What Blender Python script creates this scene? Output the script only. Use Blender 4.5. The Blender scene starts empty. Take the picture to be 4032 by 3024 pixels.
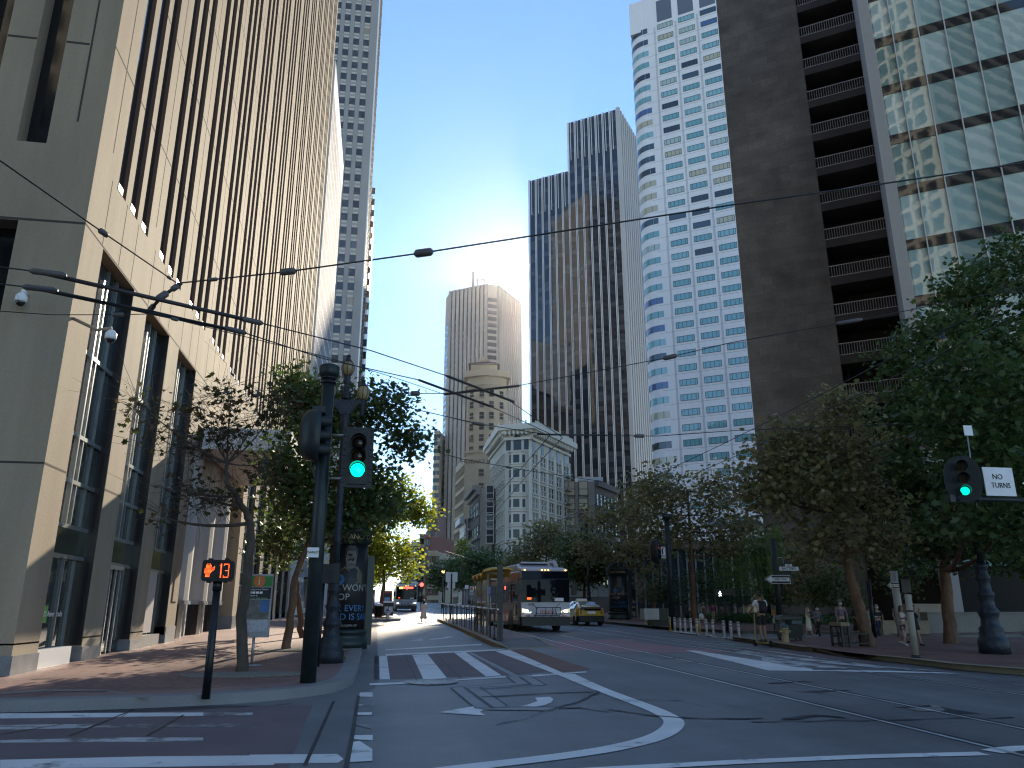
import bpy, bmesh, math, random
import numpy as np
from mathutils import Vector, Matrix
SC=bpy.context.scene; COL=SC.collection
rnd=random.Random(7)
R=math.radians
# ---------------------------------------------------------------- camera model
FPX=769.5; PITCH=R(16.23); YAW=R(9.67); CH=1.55; SL=.012; SX=-.006
def gz(x,y): return SL*y+SX*x
def ray(u,v):
    x=(u-512)/FPX; y=(384-v)/FPX
    fh=math.cos(PITCH)-y*math.sin(PITCH); up=math.sin(PITCH)+y*math.cos(PITCH)
    return Vector((x*math.cos(YAW)+fh*math.sin(YAW), -x*math.sin(YAW)+fh*math.cos(YAW), up))
def G(p,h=0.0):                       # photo point -> point on the ground (h above it)
    d=ray(*p); t=(CH-h)/(SL*d.y+SX*d.x-d.z); return Vector((0,0,CH))+d*t
def atX(p,X): d=ray(*p); return Vector((0,0,CH))+d*(X/d.x)
def atY(p,Y): d=ray(*p); return Vector((0,0,CH))+d*(Y/d.y)
def atD(p,D): d=ray(*p); return Vector((0,0,CH))+d*(D/math.hypot(d.x,d.y))
def atH(p,h):                         # point at height h above ground
    return G(p,h)
def onplane(p,A,n):                   # vertical plane through A with normal n
    d=ray(*p); o=Vector((0,0,CH)); return o+d*((A-o).dot(n)/d.dot(n))
def Zm(x0,y0,s): return lambda x,y:((x0+x/s)/3.9375,(y0+y/s)/3.9375)
Q=lambda x,y:(x/2.16016,y/2.16016)
zA=Zm(0,0,1.659);zB=Zm(0,1000,1.659);zC=Zm(0,1900,1.476);zD=Zm(800,0,1.659);zE=Zm(800,1300,1.8433)
zF=Zm(700,2000,2.37);zG=Zm(1600,1000,1.3825);zH=Zm(1500,2000,2.074);zI=Zm(2000,400,1.659);zJ=Zm(2400,0,1.659)
zK=Zm(3100,0,1.659);zL=Zm(2500,1300,1.659);zM=Zm(3200,1000,1.3822);zN=Zm(2400,2100,2.765);zO=Zm(3000,2100,2.1434)
zP=Zm(1300,2400,.8097);gA=Zm(0,2300,2.765);gB=Zm(1300,2200,3.16);gC=Zm(1200,2600,1.8433);zT=Zm(1560,1050,2.765)
zFl=Zm(1900,1650,3.017);zBu=Zm(1850,2200,4.022);pA=Zm(2940,2340,5.53);pB=Zm(3240,2340,4.809);zLp=Zm(1220,1380,5.185)
zFar=Zm(1620,1900,4.147);zNT=Zm(3560,1650,3.318);zRc=Zm(2300,1900,1.83);zRr=Zm(3560,2100,1.763);zL2=Zm(1240,1200,4.147)
zW=Zm(1000,1300,4.424)
# ---------------------------------------------------------------- objects
def tag(o,label=None,cat=None,group=None,kind=None):
    if label:o['label']=label
    if cat:o['category']=cat
    if group:o['group']=group
    if kind:o['kind']=kind
    return o
def thing(name,label,cat,loc=(0,0,0),rz=0,group=None):
    o=bpy.data.objects.new(name,None); o.empty_display_size=.3; COL.objects.link(o); o.location=loc; o.rotation_euler=(0,0,rz)
    return tag(o,label,cat,group)
class MB:
    def __init__(s): s.v=[]; s.f=[]; s.m=[]; s.s=[]; s.mi=0
    def face(s,pts,smooth=False):
        b=len(s.v); s.v+= [tuple(p) for p in pts]; s.f.append(tuple(range(b,b+len(pts)))); s.m.append(s.mi); s.s.append(smooth)
    def raw(s,v,f,smooth=False):
        b=len(s.v); s.v+=[tuple(p) for p in v]
        for q in f: s.f.append(tuple(i+b for i in q)); s.m.append(s.mi); s.s.append(smooth)
    def box(s,x0,x1,y0,y1,z0,z1):
        s.raw([(x0,y0,z0),(x1,y0,z0),(x1,y1,z0),(x0,y1,z0),(x0,y0,z1),(x1,y0,z1),(x1,y1,z1),(x0,y1,z1)],
              [(0,3,2,1),(4,5,6,7),(0,1,5,4),(1,2,6,5),(2,3,7,6),(3,0,4,7)])
    def obox(s,c,ax,ay,az):            # centre and half-axes
        c=Vector(c);P=[c+ax*i+ay*j+az*k for k in(-1,1) for i,j in((-1,-1),(1,-1),(1,1),(-1,1))]
        s.raw(P,[(0,3,2,1),(4,5,6,7),(0,1,5,4),(1,2,6,5),(2,3,7,6),(3,0,4,7)])
    def bar(s,a,b,w,h=None,up=Vector((0,0,1))):
        a=Vector(a);b=Vector(b);d=(b-a)
        if d.length<1e-6:return
        dn=d.normalized(); sd=dn.cross(up)
        if sd.length<1e-4: sd=Vector((1,0,0))
        sd.normalize(); u=sd.cross(dn); h=h or w
        s.obox((a+b)/2,sd*(w/2),d/2,u*(h/2))
    def tube(s,pts,rad,n=8,cap=True,smooth=True):
        pts=[Vector(p) for p in pts]
        if not hasattr(rad,'__len__'): rad=[rad]*len(pts)
        b=len(s.v); up=Vector((0,0,1)); prev=None
        for i,p in enumerate(pts):
            d=(pts[min(i+1,len(pts)-1)]-pts[max(i-1,0)])
            d=d.normalized() if d.length>1e-9 else Vector((0,0,1))
            if prev is None:
                a=d.cross(up) if abs(d.z)<.95 else d.cross(Vector((1,0,0)))
            else: a=prev-d*prev.dot(d)
            a.normalize(); prev=a; c=d.cross(a)
            for k in range(n):
                t=2*math.pi*k/n; s.v.append(tuple(p+a*(math.cos(t)*rad[i])+c*(math.sin(t)*rad[i])))
        for i in range(len(pts)-1):
            for k in range(n):
                k2=(k+1)%n; s.f.append((b+i*n+k,b+i*n+k2,b+(i+1)*n+k2,b+(i+1)*n+k)); s.m.append(s.mi); s.s.append(smooth)
        if cap:
            s.f.append(tuple(b+k for k in range(n))[::-1]); s.m.append(s.mi); s.s.append(False)
            e=b+(len(pts)-1)*n; s.f.append(tuple(e+k for k in range(n))); s.m.append(s.mi); s.s.append(False)
    def lathe(s,c,prof,n=16,smooth=True,sx=1,sy=1):   # prof: (r,z)
        b=len(s.v); c=Vector(c)
        for r,z in prof:
            for k in range(n):
                t=2*math.pi*(k+.5)/n; s.v.append((c.x+r*sx*math.cos(t),c.y+r*sy*math.sin(t),c.z+z))
        for i in range(len(prof)-1):
            for k in range(n):
                k2=(k+1)%n; s.f.append((b+i*n+k,b+i*n+k2,b+(i+1)*n+k2,b+(i+1)*n+k)); s.m.append(s.mi); s.s.append(smooth)
        s.f.append(tuple(b+k for k in range(n))[::-1]); s.m.append(s.mi); s.s.append(False)
        e=b+(len(prof)-1)*n; s.f.append(tuple(e+k for k in range(n))); s.m.append(s.mi); s.s.append(False)
    def prism(s,poly,z0,z1):
        n=len(poly)
        ar=sum(poly[i][0]*poly[(i+1)%n][1]-poly[(i+1)%n][0]*poly[i][1] for i in range(n))
        if ar<0: poly=poly[::-1]
        v=[(p[0],p[1],z0) for p in poly]+[(p[0],p[1],z1) for p in poly]
        s.raw(v,[tuple(range(n))[::-1],tuple(range(n,2*n))]+[(i,(i+1)%n,n+(i+1)%n,n+i) for i in range(n)])
    def extr(s,poly,d):                # 3-D polygon extruded along d
        n=len(poly); P=[Vector(p) for p in poly]; d=Vector(d)
        s.raw(P+[p+d for p in P],[tuple(range(n))[::-1],tuple(range(n,2*n))]+[(i,(i+1)%n,n+(i+1)%n,n+i) for i in range(n)])
    def loft(s,rings,smooth=True,cap=True):
        n=len(rings[0]); b=len(s.v)
        for r in rings: s.v+=[tuple(p) for p in r]
        for i in range(len(rings)-1):
            for k in range(n):
                k2=(k+1)%n; s.f.append((b+i*n+k,b+i*n+k2,b+(i+1)*n+k2,b+(i+1)*n+k)); s.m.append(s.mi); s.s.append(smooth)
        if cap:
            s.f.append(tuple(b+k for k in range(n))[::-1]); s.m.append(s.mi); s.s.append(False)
            e=b+(len(rings)-1)*n; s.f.append(tuple(e+k for k in range(n))); s.m.append(s.mi); s.s.append(False)
    def ball(s,c,rx,ry=None,rz=None,n=12,m=8,smooth=True):
        ry=ry or rx; rz=rz or rx
        s.lathe((0,0,0),[(1e-3+math.sin(math.pi*i/m),-math.cos(math.pi*i/m)) for i in range(m+1)],n,smooth)
        k=n*(m+1)
        for i in range(len(s.v)-k,len(s.v)):
            x,y,z=s.v[i]; s.v[i]=(c[0]+x*rx,c[1]+y*ry,c[2]+z*rz)
    def mesh(s,name,mats,fix=True):
        me=bpy.data.meshes.new(name); me.from_pydata(s.v,[],s.f)
        for m in (mats if isinstance(mats,(list,tuple)) else [mats]): me.materials.append(m)
        me.polygons.foreach_set('material_index',s.m); me.polygons.foreach_set('use_smooth',s.s)
        if fix:
            bm=bmesh.new(); bm.from_mesh(me); bmesh.ops.recalc_face_normals(bm,faces=bm.faces); bm.to_mesh(me); bm.free()
        me.update(); return me
    def build(s,name,mats,parent=None,world=True,fix=True):
        if not s.f: return None
        o=bpy.data.objects.new(name,s.mesh(name,mats,fix)); COL.objects.link(o)
        if parent:
            o.parent=parent
            if world:
                p=parent; off=Vector((0,0,0))
                while p: off+=p.location; p=p.parent
                o.location=-off
        return o
def inst(name,me,parent,loc,rot=(0,0,0),scale=(1,1,1)):
    o=bpy.data.objects.new(name,me); COL.objects.link(o); o.parent=parent; o.location=loc; o.rotation_euler=rot; o.scale=scale; return o
def copy_tree(o,parent=None):
    c=o.copy(); COL.objects.link(c); c.parent=parent
    for ch in list(o.children): copy_tree(ch,c)
    return c
# ---------------------------------------------------------------- materials
def M(name,col,rough=.7,metal=0,noise=None,bump=None,ior=None,spec=None,emit=None,est=1,var=0,alpha=None,coat=0,trans=0):
    m=bpy.data.materials.new(name); m.use_nodes=True; nt=m.node_tree; N=nt.nodes; Lk=nt.links; b=N['Principled BSDF']
    c=tuple(col)+(1,)
    b.inputs['Base Color'].default_value=c; b.inputs['Roughness'].default_value=rough; b.inputs['Metallic'].default_value=metal
    if ior:b.inputs['IOR'].default_value=ior
    if spec is not None:b.inputs['Specular IOR Level'].default_value=spec
    if coat:b.inputs['Coat Weight'].default_value=coat
    if trans:b.inputs['Transmission Weight'].default_value=trans
    if emit:
        b.inputs['Emission Color'].default_value=tuple(emit)+(1,); b.inputs['Emission Strength'].default_value=est
    tc=None; last=None
    if noise or bump:
        tc=N.new('ShaderNodeTexCoord')
    if noise:
        for sc,am in (noise if isinstance(noise,list) else [noise]):
            t=N.new('ShaderNodeTexNoise'); t.inputs['Detail'].default_value=5; t.inputs['Scale'].default_value=sc if not hasattr(sc,'__len__') else 1
            if hasattr(sc,'__len__'):
                mp=N.new('ShaderNodeMapping'); mp.inputs['Scale'].default_value=sc; Lk.new(tc.outputs['Object'],mp.inputs[0]); Lk.new(mp.outputs[0],t.inputs[0])
            else: Lk.new(tc.outputs['Object'],t.inputs[0])
            mr=N.new('ShaderNodeMapRange'); mr.inputs[1].default_value=.25; mr.inputs[2].default_value=.75; mr.inputs[3].default_value=1-am; mr.inputs[4].default_value=1+am
            Lk.new(t.outputs['Fac'],mr.inputs[0])
            mx=N.new('ShaderNodeMix'); mx.data_type='RGBA'; mx.blend_type='MULTIPLY'; mx.inputs[0].default_value=1
            if last: Lk.new(last,mx.inputs[6])
            else: mx.inputs[6].default_value=c
            Lk.new(mr.outputs[0],mx.inputs[7]); last=mx.outputs[2]
    if var:
        oi=N.new('ShaderNodeObjectInfo'); mr=N.new('ShaderNodeMapRange'); mr.inputs[3].default_value=1-var; mr.inputs[4].default_value=1+var
        Lk.new(oi.outputs['Random'],mr.inputs[0]); mx=N.new('ShaderNodeMix'); mx.data_type='RGBA'; mx.blend_type='MULTIPLY'; mx.inputs[0].default_value=1
        if last: Lk.new(last,mx.inputs[6])
        else: mx.inputs[6].default_value=c
        Lk.new(mr.outputs[0],mx.inputs[7]); last=mx.outputs[2]
    if last: Lk.new(last,b.inputs['Base Color'])
    if bump:
        sc,st=bump; t=N.new('ShaderNodeTexNoise'); t.inputs['Scale'].default_value=sc; t.inputs['Detail'].default_value=4; Lk.new(tc.outputs['Object'],t.inputs[0])
        bp=N.new('ShaderNodeBump'); bp.inputs['Strength'].default_value=st; bp.inputs['Distance'].default_value=.05; Lk.new(t.outputs['Fac'],bp.inputs['Height']); Lk.new(bp.outputs[0],b.inputs['Normal'])
    return m
def ramp_window(name,cols,rough=.05,ior=1.9,wave=0,fake=None):
    """window glass whose look differs from pane to pane (blinds, dark rooms): colour picked by the object's random number"""
    m=bpy.data.materials.new(name); m.use_nodes=True; N=m.node_tree.nodes; Lk=m.node_tree.links; b=N['Principled BSDF']
    b.inputs['Roughness'].default_value=rough; b.inputs['IOR'].default_value=ior
    oi=N.new('ShaderNodeObjectInfo'); r=N.new('ShaderNodeValToRGB'); r.color_ramp.interpolation='CONSTANT'
    el=r.color_ramp.elements
    while len(el)<len(cols): el.new(.5)
    for i,(p,c) in enumerate(cols): el[i].position=p; el[i].color=tuple(c)+(1,)
    Lk.new(oi.outputs['Random'],r.inputs[0]); Lk.new(r.outputs[0],b.inputs['Base Color'])
    if wave:
        tc=N.new('ShaderNodeTexCoord'); t=N.new('ShaderNodeTexNoise'); t.inputs['Scale'].default_value=.7; Lk.new(tc.outputs['Object'],t.inputs[0])
        bp=N.new('ShaderNodeBump'); bp.inputs['Strength'].default_value=wave; bp.inputs['Distance'].default_value=.1; Lk.new(t.outputs['Fac'],bp.inputs['Height']); Lk.new(bp.outputs[0],b.inputs['Normal'])
    return m
def textmesh(name,s,size,mat,ex=.004,align='CENTER',space=1.0):
    cu=bpy.data.curves.new(name,'FONT'); cu.body=s; cu.size=size; cu.extrude=ex; cu.align_x=align; cu.align_y='CENTER'; cu.space_character=space
    cu.resolution_u=3
    o=bpy.data.objects.new(name,cu); COL.objects.link(o); dg=bpy.context.evaluated_depsgraph_get()
    me=bpy.data.meshes.new_from_object(o.evaluated_get(dg)); bpy.data.objects.remove(o); bpy.data.curves.remove(cu)
    me.materials.clear(); me.materials.append(mat); return me
def lettering(parent,s,size,mat,loc,rz=0,tilt=math.pi/2,sx=1,ex=.004,name='lettering',space=1.0):
    """upright lettering facing -Y of its parent, turned by rz"""
    me=textmesh(name,s,size,mat,ex,space=space); return inst(name,me,parent,loc,(tilt,0,rz),(sx,1,1))
# ---------------------------------------------------------------- ground
m_asph=M('asphalt',(.145,.145,.148),.5,noise=[(.35,.22),((1.1,.09,1),.22),((.25,.7,1),.12),(3,.1),(60,.28)],bump=(90,.2),spec=.6)
m_asph2=M('asphalt_patch',(.24,.24,.245),.55,noise=[(1.5,.15),(50,.2)],bump=(90,.3))
m_asphd=M('asphalt_seal',(.02,.02,.022),.6,noise=(20,.3))
m_conc=M('gutter_concrete',(.17,.17,.17),.8,noise=[(.8,.15),(30,.12)])
m_kerb=M('kerb_granite',(.24,.24,.24),.7,noise=[(1.2,.15),(60,.15)])
m_kerby=M('kerb_yellow',(.30,.25,.17),.7,noise=[(1.5,.25),(40,.15)])
m_mauve=M('crosswalk_colour',(.16,.12,.12),.8,noise=[(.9,.18),(45,.2)])
m_steel=M('rail_steel',(.8,.82,.86),.42,.8,noise=(3,.2))
def brick_mat(name,c1,c2,mortar,sc,rot=0):
    m=bpy.data.materials.new(name); m.use_nodes=True; N=m.node_tree.nodes; Lk=m.node_tree.links; b=N['Principled BSDF']
    tc=N.new('ShaderNodeTexCoord'); mp=N.new('ShaderNodeMapping'); mp.inputs['Rotation'].default_value=(0,0,rot); Lk.new(tc.outputs['Object'],mp.inputs[0])
    br=N.new('ShaderNodeTexBrick'); br.inputs['Scale'].default_value=sc; br.inputs['Mortar Size'].default_value=.012; br.inputs['Color1'].default_value=c1+(1,); br.inputs['Color2'].default_value=c2+(1,); br.inputs['Mortar'].default_value=mortar+(1,)
    Lk.new(mp.outputs[0],br.inputs[0]); n=N.new('ShaderNodeTexNoise'); n.inputs['Scale'].default_value=.6; n.inputs['Detail'].default_value=6; Lk.new(tc.outputs['Object'],n.inputs[0])
    mr=N.new('ShaderNodeMapRange'); mr.inputs[1].default_value=.3; mr.inputs[2].default_value=.7; mr.inputs[3].default_value=.7; mr.inputs[4].default_value=1.25; Lk.new(n.outputs['Fac'],mr.inputs[0])
    mx=N.new('ShaderNodeMix'); mx.data_type='RGBA'; mx.blend_type='MULTIPLY'; mx.inputs[0].default_value=1; Lk.new(br.outputs[0],mx.inputs[6]); Lk.new(mr.outputs[0],mx.inputs[7]); Lk.new(mx.outputs[2],b.inputs['Base Color'])
    b.inputs['Roughness'].default_value=.62
    bp=N.new('ShaderNodeBump'); bp.inputs['Strength'].default_value=.5; bp.inputs['Distance'].default_value=.01; Lk.new(br.outputs['Fac'],bp.inputs['Height']); bp.invert=True; Lk.new(bp.outputs[0],b.inputs['Normal'])
    return m
m_brick=brick_mat('paving_brick',(.26,.125,.10),(.15,.078,.07),(.19,.16,.145),4.0,R(45))
m_brick2=brick_mat('paving_band',(.28,.17,.15),(.22,.135,.12),(.15,.125,.12),3.2)
def paint_mat(name,col,wear,sc=2.2):
    m=bpy.data.materials.new(name); m.use_nodes=True; N=m.node_tree.nodes; Lk=m.node_tree.links; b=N['Principled BSDF']
    tc=N.new('ShaderNodeTexCoord'); n=N.new('ShaderNodeTexNoise'); n.inputs['Scale'].default_value=sc; n.inputs['Detail'].default_value=8; n.inputs['Roughness'].default_value=.7; Lk.new(tc.outputs['Object'],n.inputs[0])
    r=N.new('ShaderNodeValToRGB'); r.color_ramp.elements[0].position=wear-.06; r.color_ramp.elements[1].position=wear+.06
    r.color_ramp.elements[0].color=(.12,.12,.125,1); r.color_ramp.elements[1].color=col+(1,); Lk.new(n.outputs['Fac'],r.inputs[0])
    n2=N.new('ShaderNodeTexNoise'); n2.inputs['Scale'].default_value=1.3; Lk.new(tc.outputs['Object'],n2.inputs[0]); mr=N.new('ShaderNodeMapRange'); mr.inputs[3].default_value=.7; mr.inputs[4].default_value=1.2; Lk.new(n2.outputs['Fac'],mr.inputs[0])
    mx=N.new('ShaderNodeMix'); mx.data_type='RGBA'; mx.blend_type='MULTIPLY'; mx.inputs[0].default_value=1; Lk.new(r.outputs[0],mx.inputs[6]); Lk.new(mr.outputs[0],mx.inputs[7]); Lk.new(mx.outputs[2],b.inputs['Base Color']); b.inputs['Roughness'].default_value=.6
    return m
m_redlane=paint_mat('red_lane_paint',(.33,.175,.18),.36,1.2)
m_paint=paint_mat('road_paint',(.78,.77,.74),.37); m_paintw=paint_mat('worn_road_paint',(.55,.55,.54),.47); m_paintg=paint_mat('green_bike_paint',(.22,.42,.32),.45)
def gpoly(name,pts,h,mat,kind='structure',label=None,cat=None,sub=True):
    mb=MB(); mb.face([Vector((p[0],p[1],gz(p[0],p[1])+h)) for p in pts]); o=mb.build(name,mat); return tag(o,label,cat,None,kind)
def gpts(z,*pts,h=0): return [G(z(*p),h) for p in pts]
mb=MB(); 
for i in range(-8,9):
    for j in range(-2,15):
        x0,y0=i*60,j*60; mb.face([Vector((x,y,gz(x,y))) for x,y in((x0,y0),(x0+60,y0),(x0+60,y0+60),(x0,y0+60))])
tag(mb.build('road',m_asph),None,None,None,'structure')
def strip_pts(line,w):
    """offset a polyline to its left by w"""
    L=[Vector((p[0],p[1],0)) for p in line]; out=[]
    for i,p in enumerate(L):
        d=(L[min(i+1,len(L)-1)]-L[max(i-1,0)]).normalized(); out.append(p+Vector((-d.y,d.x,0))*w)
    return out
def kerb(name,line,w=.3,h=.15,mat=None,drop=()):
    """kerb along line; the pavement lies to its left. drop: indices where the kerb ramps to the road"""
    inn=strip_pts(line,w); mb=MB(); n=len(line)
    H=[(.012 if i in drop else h)+.006 for i in range(n)]
    T=lambda p,hh:Vector((p[0],p[1],gz(p[0],p[1])+hh))
    for i in range(n-1):
        a,b,c,d=line[i],line[i+1],inn[i+1],inn[i]
        mb.face([T(a,H[i]),T(b,H[i+1]),T(c,H[i+1]),T(d,H[i])]); mb.face([T(a,-.1),T(b,-.1),T(b,H[i+1]),T(a,H[i])])
    o=mb.build(name,mat or m_kerb); return tag(o,None,None,None,'structure')
def smooth_line(P,it=2):
    P=[Vector((p[0],p[1],0)) for p in P]
    for _ in range(it):
        o=[P[0]]
        for a,b in zip(P,P[1:]): o+= [a*.75+b*.25,a*.25+b*.75]
        P=o+[P[-1]]
    return P
# left pavement: along Market street, round the corner into the side street
lk=[G(gB(*p)) for p in((510,810),(490,950),(440,1250),(405,1430),(385,1560))]
lk2=[G(gA(2800,1300)),G(gA(2212,1341)),G(gA(1500,1362)),G(gA(900,1360))]
xe=-.32
corner=smooth_line([Vector((xe,16.6,0)),Vector((-.36,15.0,0)),Vector((-.75,13.9,0)),Vector((-1.75,13.0,0)),Vector((-3.2,12.55,0)),Vector((-4.6,12.35,0))],3)
lkerb=[Vector((1.6,170,0)),Vector((1.9,60.0,0)),Vector((1.75,57.2,0)),Vector((1.3,56.4,0)),Vector((-.3,54.6,0)),Vector((xe,50,0)),Vector((xe,30,0))]+corner+[Vector((-5.2,12.33,0)),Vector((-7.6,12.3,0)),Vector((-9,12.3,0)),Vector((-60,12.3,0))]
lkerb=lkerb[::-1]
nl=len(lkerb)
kerb('kerb',lkerb,.32,drop=(1,2))
inn=strip_pts(lkerb,.30)
gpoly('pavement',inn+[Vector((-9,170,0)),Vector((-60,170,0))],.15,m_brick)
band=strip_pts(lkerb,.85)
mb=MB()
for i in range(4,nl-1):
    mb.face([Vector((p[0],p[1],gz(p[0],p[1])+.154)) for p in(inn[i],inn[i+1],band[i+1],band[i])])
tag(mb.build('pavement_edge_band',m_brick2),None,None,None,'structure')
# pale bands let into the brick of the corner
m_band=M('paving_stone_band',(.25,.205,.185),.7,noise=(2,.2))
for P in (((0,1185),(460,1150),(1180,1150),(1180,1165),(460,1172),(0,1205)),((1180,1150),(1640,1240),(1530,1242),(1120,1165))):
    gpoly('paving_band',gpts(gA,*P,h=.15),.155,m_band)
# gutter of the left kerb
gut=strip_pts(lkerb,-.45); mb=MB()
for i in range(0,nl-5): mb.face([Vector((p[0],p[1],gz(p[0],p[1])+.004)) for p in(lkerb[i],lkerb[i+1],gut[i+1],gut[i])])
tag(mb.build('gutter',m_conc),None,None,None,'structure')
# right-hand pavements
rb=[zN(1340,1160),zN(1800,1225),zN(2212,1292),zO(480,1000),zO(740,1042),zO(900,1062),zO(1010,1075),zO(1350,1110),zO(1700,1155),zO(2212,1198)]
rb=[G(p) for p in rb]+[Vector((19.5,9,0)),Vector((26,2,0))]
back=[Vector((34,12,0)),G(zO(2212,918)),G(zO(1440,893)),G(zO(950,890)),G(zO(290,905)),G(zO(60,930))]
gpoly('pavement',strip_pts(rb,-.28)+back,.15,m_brick)
kerb('kerb',rb[::-1],.3,mat=m_kerby,drop=(6,7))
ra=[Vector((20,170,0)),Vector((17.6,75,0)),G(zN(0,985)),G(zN(400,1025)),G(zN(660,1050)),G(zN(1000,1070)),G(zN(1450,1092)),G(pA(700,862)),G(pA(1960,887)),G(zRr(180,727)),G(zRr(832,717)),Vector((60,12,0))]
gpoly('pavement',strip_pts(ra,-.28)+[Vector((90,20,0)),Vector((90,170,0))],.15,m_brick)
kerb('kerb',ra[::-1],.3)
# boarding island
isl=[Vector((4.55,58,0)),G(gB(1330,775)),G(gB(1600,890)),G(gB(1935,1055)),Vector((3.95,27.4,0)),Vector((4.3,26.0,0)),Vector((6.1,26.7,0)),Vector((6.15,29.5,0)),Vector((6.15,58,0))]
kerb('island_kerb',isl+[isl[0]],.22,mat=m_kerby,drop=(5,6))
ii=strip_pts(isl+[isl[0]],.2)
gpoly('island_pavement',[ii[0],ii[1],ii[2],ii[3]]+[Vector((4.45,30,0)),Vector((5.95,30,0)),ii[8]],.15,m_brick2)
mb=MB(); mb.face([Vector((p[0],p[1],gz(p[0],p[1])+p[2])) for p in((4.2,27.2,.10),(4.3,26.1,.02),(6.0,26.75,.02),(5.95,30,.15),(4.45,30,.15))]); tag(mb.build('island_ramp',m_conc),None,None,None,'structure')
# crosswalk panels
def mark(name,z,pts,h=.006,mat=None): return gpoly(name,gpts(z,*pts),h,mat or m_paint)
def wl(name,P,w,h=.008,mat=None):
    """painted line of world width w along ground points"""
    P=[Vector((p[0],p[1],0)) for p in P]; a=strip_pts(P,w/2); b=strip_pts(P,-w/2)
    mb=MB()
    for i in range(len(P)-1): mb.face([Vector((p[0],p[1],gz(p[0],p[1])+h)) for p in(a[i],b[i],b[i+1],a[i+1])])
    return tag(mb.build(name,mat or m_paint),None,None,None,'structure')
mark('crosswalk_panel',gB,((550,1215),(2212,1140),(2212+560,1395),(2212+100,1450),(540,1510)),.004,m_mauve)
mark('crosswalk_panel',zH,((1010,1165),(1200,1150),(1720,1320),(1430,1345)),.0045,M('crosswalk_terracotta',(.19,.105,.08),.8,noise=[(.9,.2),(45,.2)]))
mark('crosswalk_bar',gB,((610,1215),(705,1210),(745,1505),(615,1505)))
mark('crosswalk_bar',gB,((1020,1200),(1210,1190),(1455,1490),(1165,1515)))
mark('crosswalk_bar',zH,((600,1185),(690,1178),(985,1370),(860,1380)))
mark('crosswalk_bar',zH,((935,1172),(1050,1160),(1490,1350),(1420,1355)))
mark('crosswalk_edge',gB,((690,1190),(2120,1128),(2190,1140),(690,1212)),.008)
mark('stop_line',gB,((690,1128),(1885,1060),(1890,1076),(690,1142)))
mark('crosswalk_edge',gC,((470,170),(800,160),(800,172),(470,184)),.008)
mark('crosswalk_edge',gC,((1030,148),(1460,115),(1460,127),(1050,152)),.008)
mark('crosswalk_edge',gC,((1620,112),(2040,82),(2050,90),(1640,122)),.008)
# joints across the panels
for a,b in(((930,1200),(1080,1520)),((1310,1180),(1620,1490))): wl('joint',[G(gB(*a)),G(gB(*b))],.04,.009,m_asphd)
wl('joint',[G(gB(545,1365)),G(gB(2212,1265))],.05,.009,m_conc)
mark('trench_patch',gB,((1700,1165),(1760,1160),(2400,1470),(2290,1480)),.009,m_asph2)
wl('joint',[G(gB(1760,1160)),G(gB(2350,1455))],.05,.011,m_asphd)
# detector loop / trench cuts in the carriageway
mark('trench_patch',gC,((1060,203),(1155,197),(1360,350),(1240,352)),.005,m_asph2)
mark('trench_patch',gC,((1175,205),(1275,200),(1470,333),(1375,347)),.005,m_asph2)
wl('joint',[G(gC(1165,203)),G(gC(1365,350))],.07,.008,m_asphd)
mark('trench_patch',gC,((1060,200),(1510,165),(1640,175),(1275,212)),.0045,m_asph2)
mark('trench_patch',gC,((1465,118),(1550,115),(1640,173),(1530,178)),.0055,m_asph2)
mark('trench_patch',gC,((1570,113),(1630,110),(1750,180),(1660,186)),.0055,m_asph2)
wl('joint',[G(gC(1545,115)),G(gC(1640,175))],.06,.008,m_asphd)
mark('trench_patch',gC,((1235,345),(1830,337),(1750,368),(1240,362)),.005,m_asph2)
for P in (((1060,203),(1240,352)),((1155,197),(1365,350)),((1275,200),(1470,333)),((1060,200),(1510,165)),((1155,207),(1640,176)),((1465,118),(1530,172)),((1550,115),(1640,173)),((1630,110),(1750,180)),((1240,362),(1750,368)),((1370,346),(1830,337)),((1275,212),(1750,182))): wl('seal',[G(gC(*P[0])),G(gC(*P[1]))],.035,.0088,m_asphd)
# turn arrow, lane line, curved line
mark('turn_arrow',gC,((960,382),(1225,338),(1232,352),(1300,365),(1270,378),(1310,405)),.009)
mark('turn_arrow',gC,((1555,338),(1620,325),(1690,300),(1670,275),(1780,268),(1804,285),(1790,310),(1740,330),(1680,340)),.009)
mark('turn_arrow',gB,((965,1022),(1160,998),(1130,1012),(1172,1020)),.006); mark('turn_arrow',gB,((1235,1000),(1400,985),(1450,968),(1530,966),(1530,975),(1450,990),(1240,1010)),.006)
m_cl=[(735,118),(950,195)]
mark('lane_line',gC,((1815,100),(1875,96),(2160,215),(2100,218)),.0085)
curve=[G(zP(*p)) for p in((760,207),(860,255),(960,292),(1040,322),(1085,345),(1100,362),(1085,385),(1040,410),(960,432),(860,452),(700,475),(480,500),(380,512),(250,530))]
curve=[curve[0]]+smooth_line(curve,2)+[curve[-1]]
wl('lane_line',curve,.27,.008)
wl('lane_line',[G(zP(p[0],p[1])) for p in((800,515),(1300,488),(1700,471),(2085,461))],.19)
wl('lane_line',[G(zP(p[0],p[1])) for p in((2110,455),(2160,447),(2212,443),(2400,438))],.24)
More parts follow.
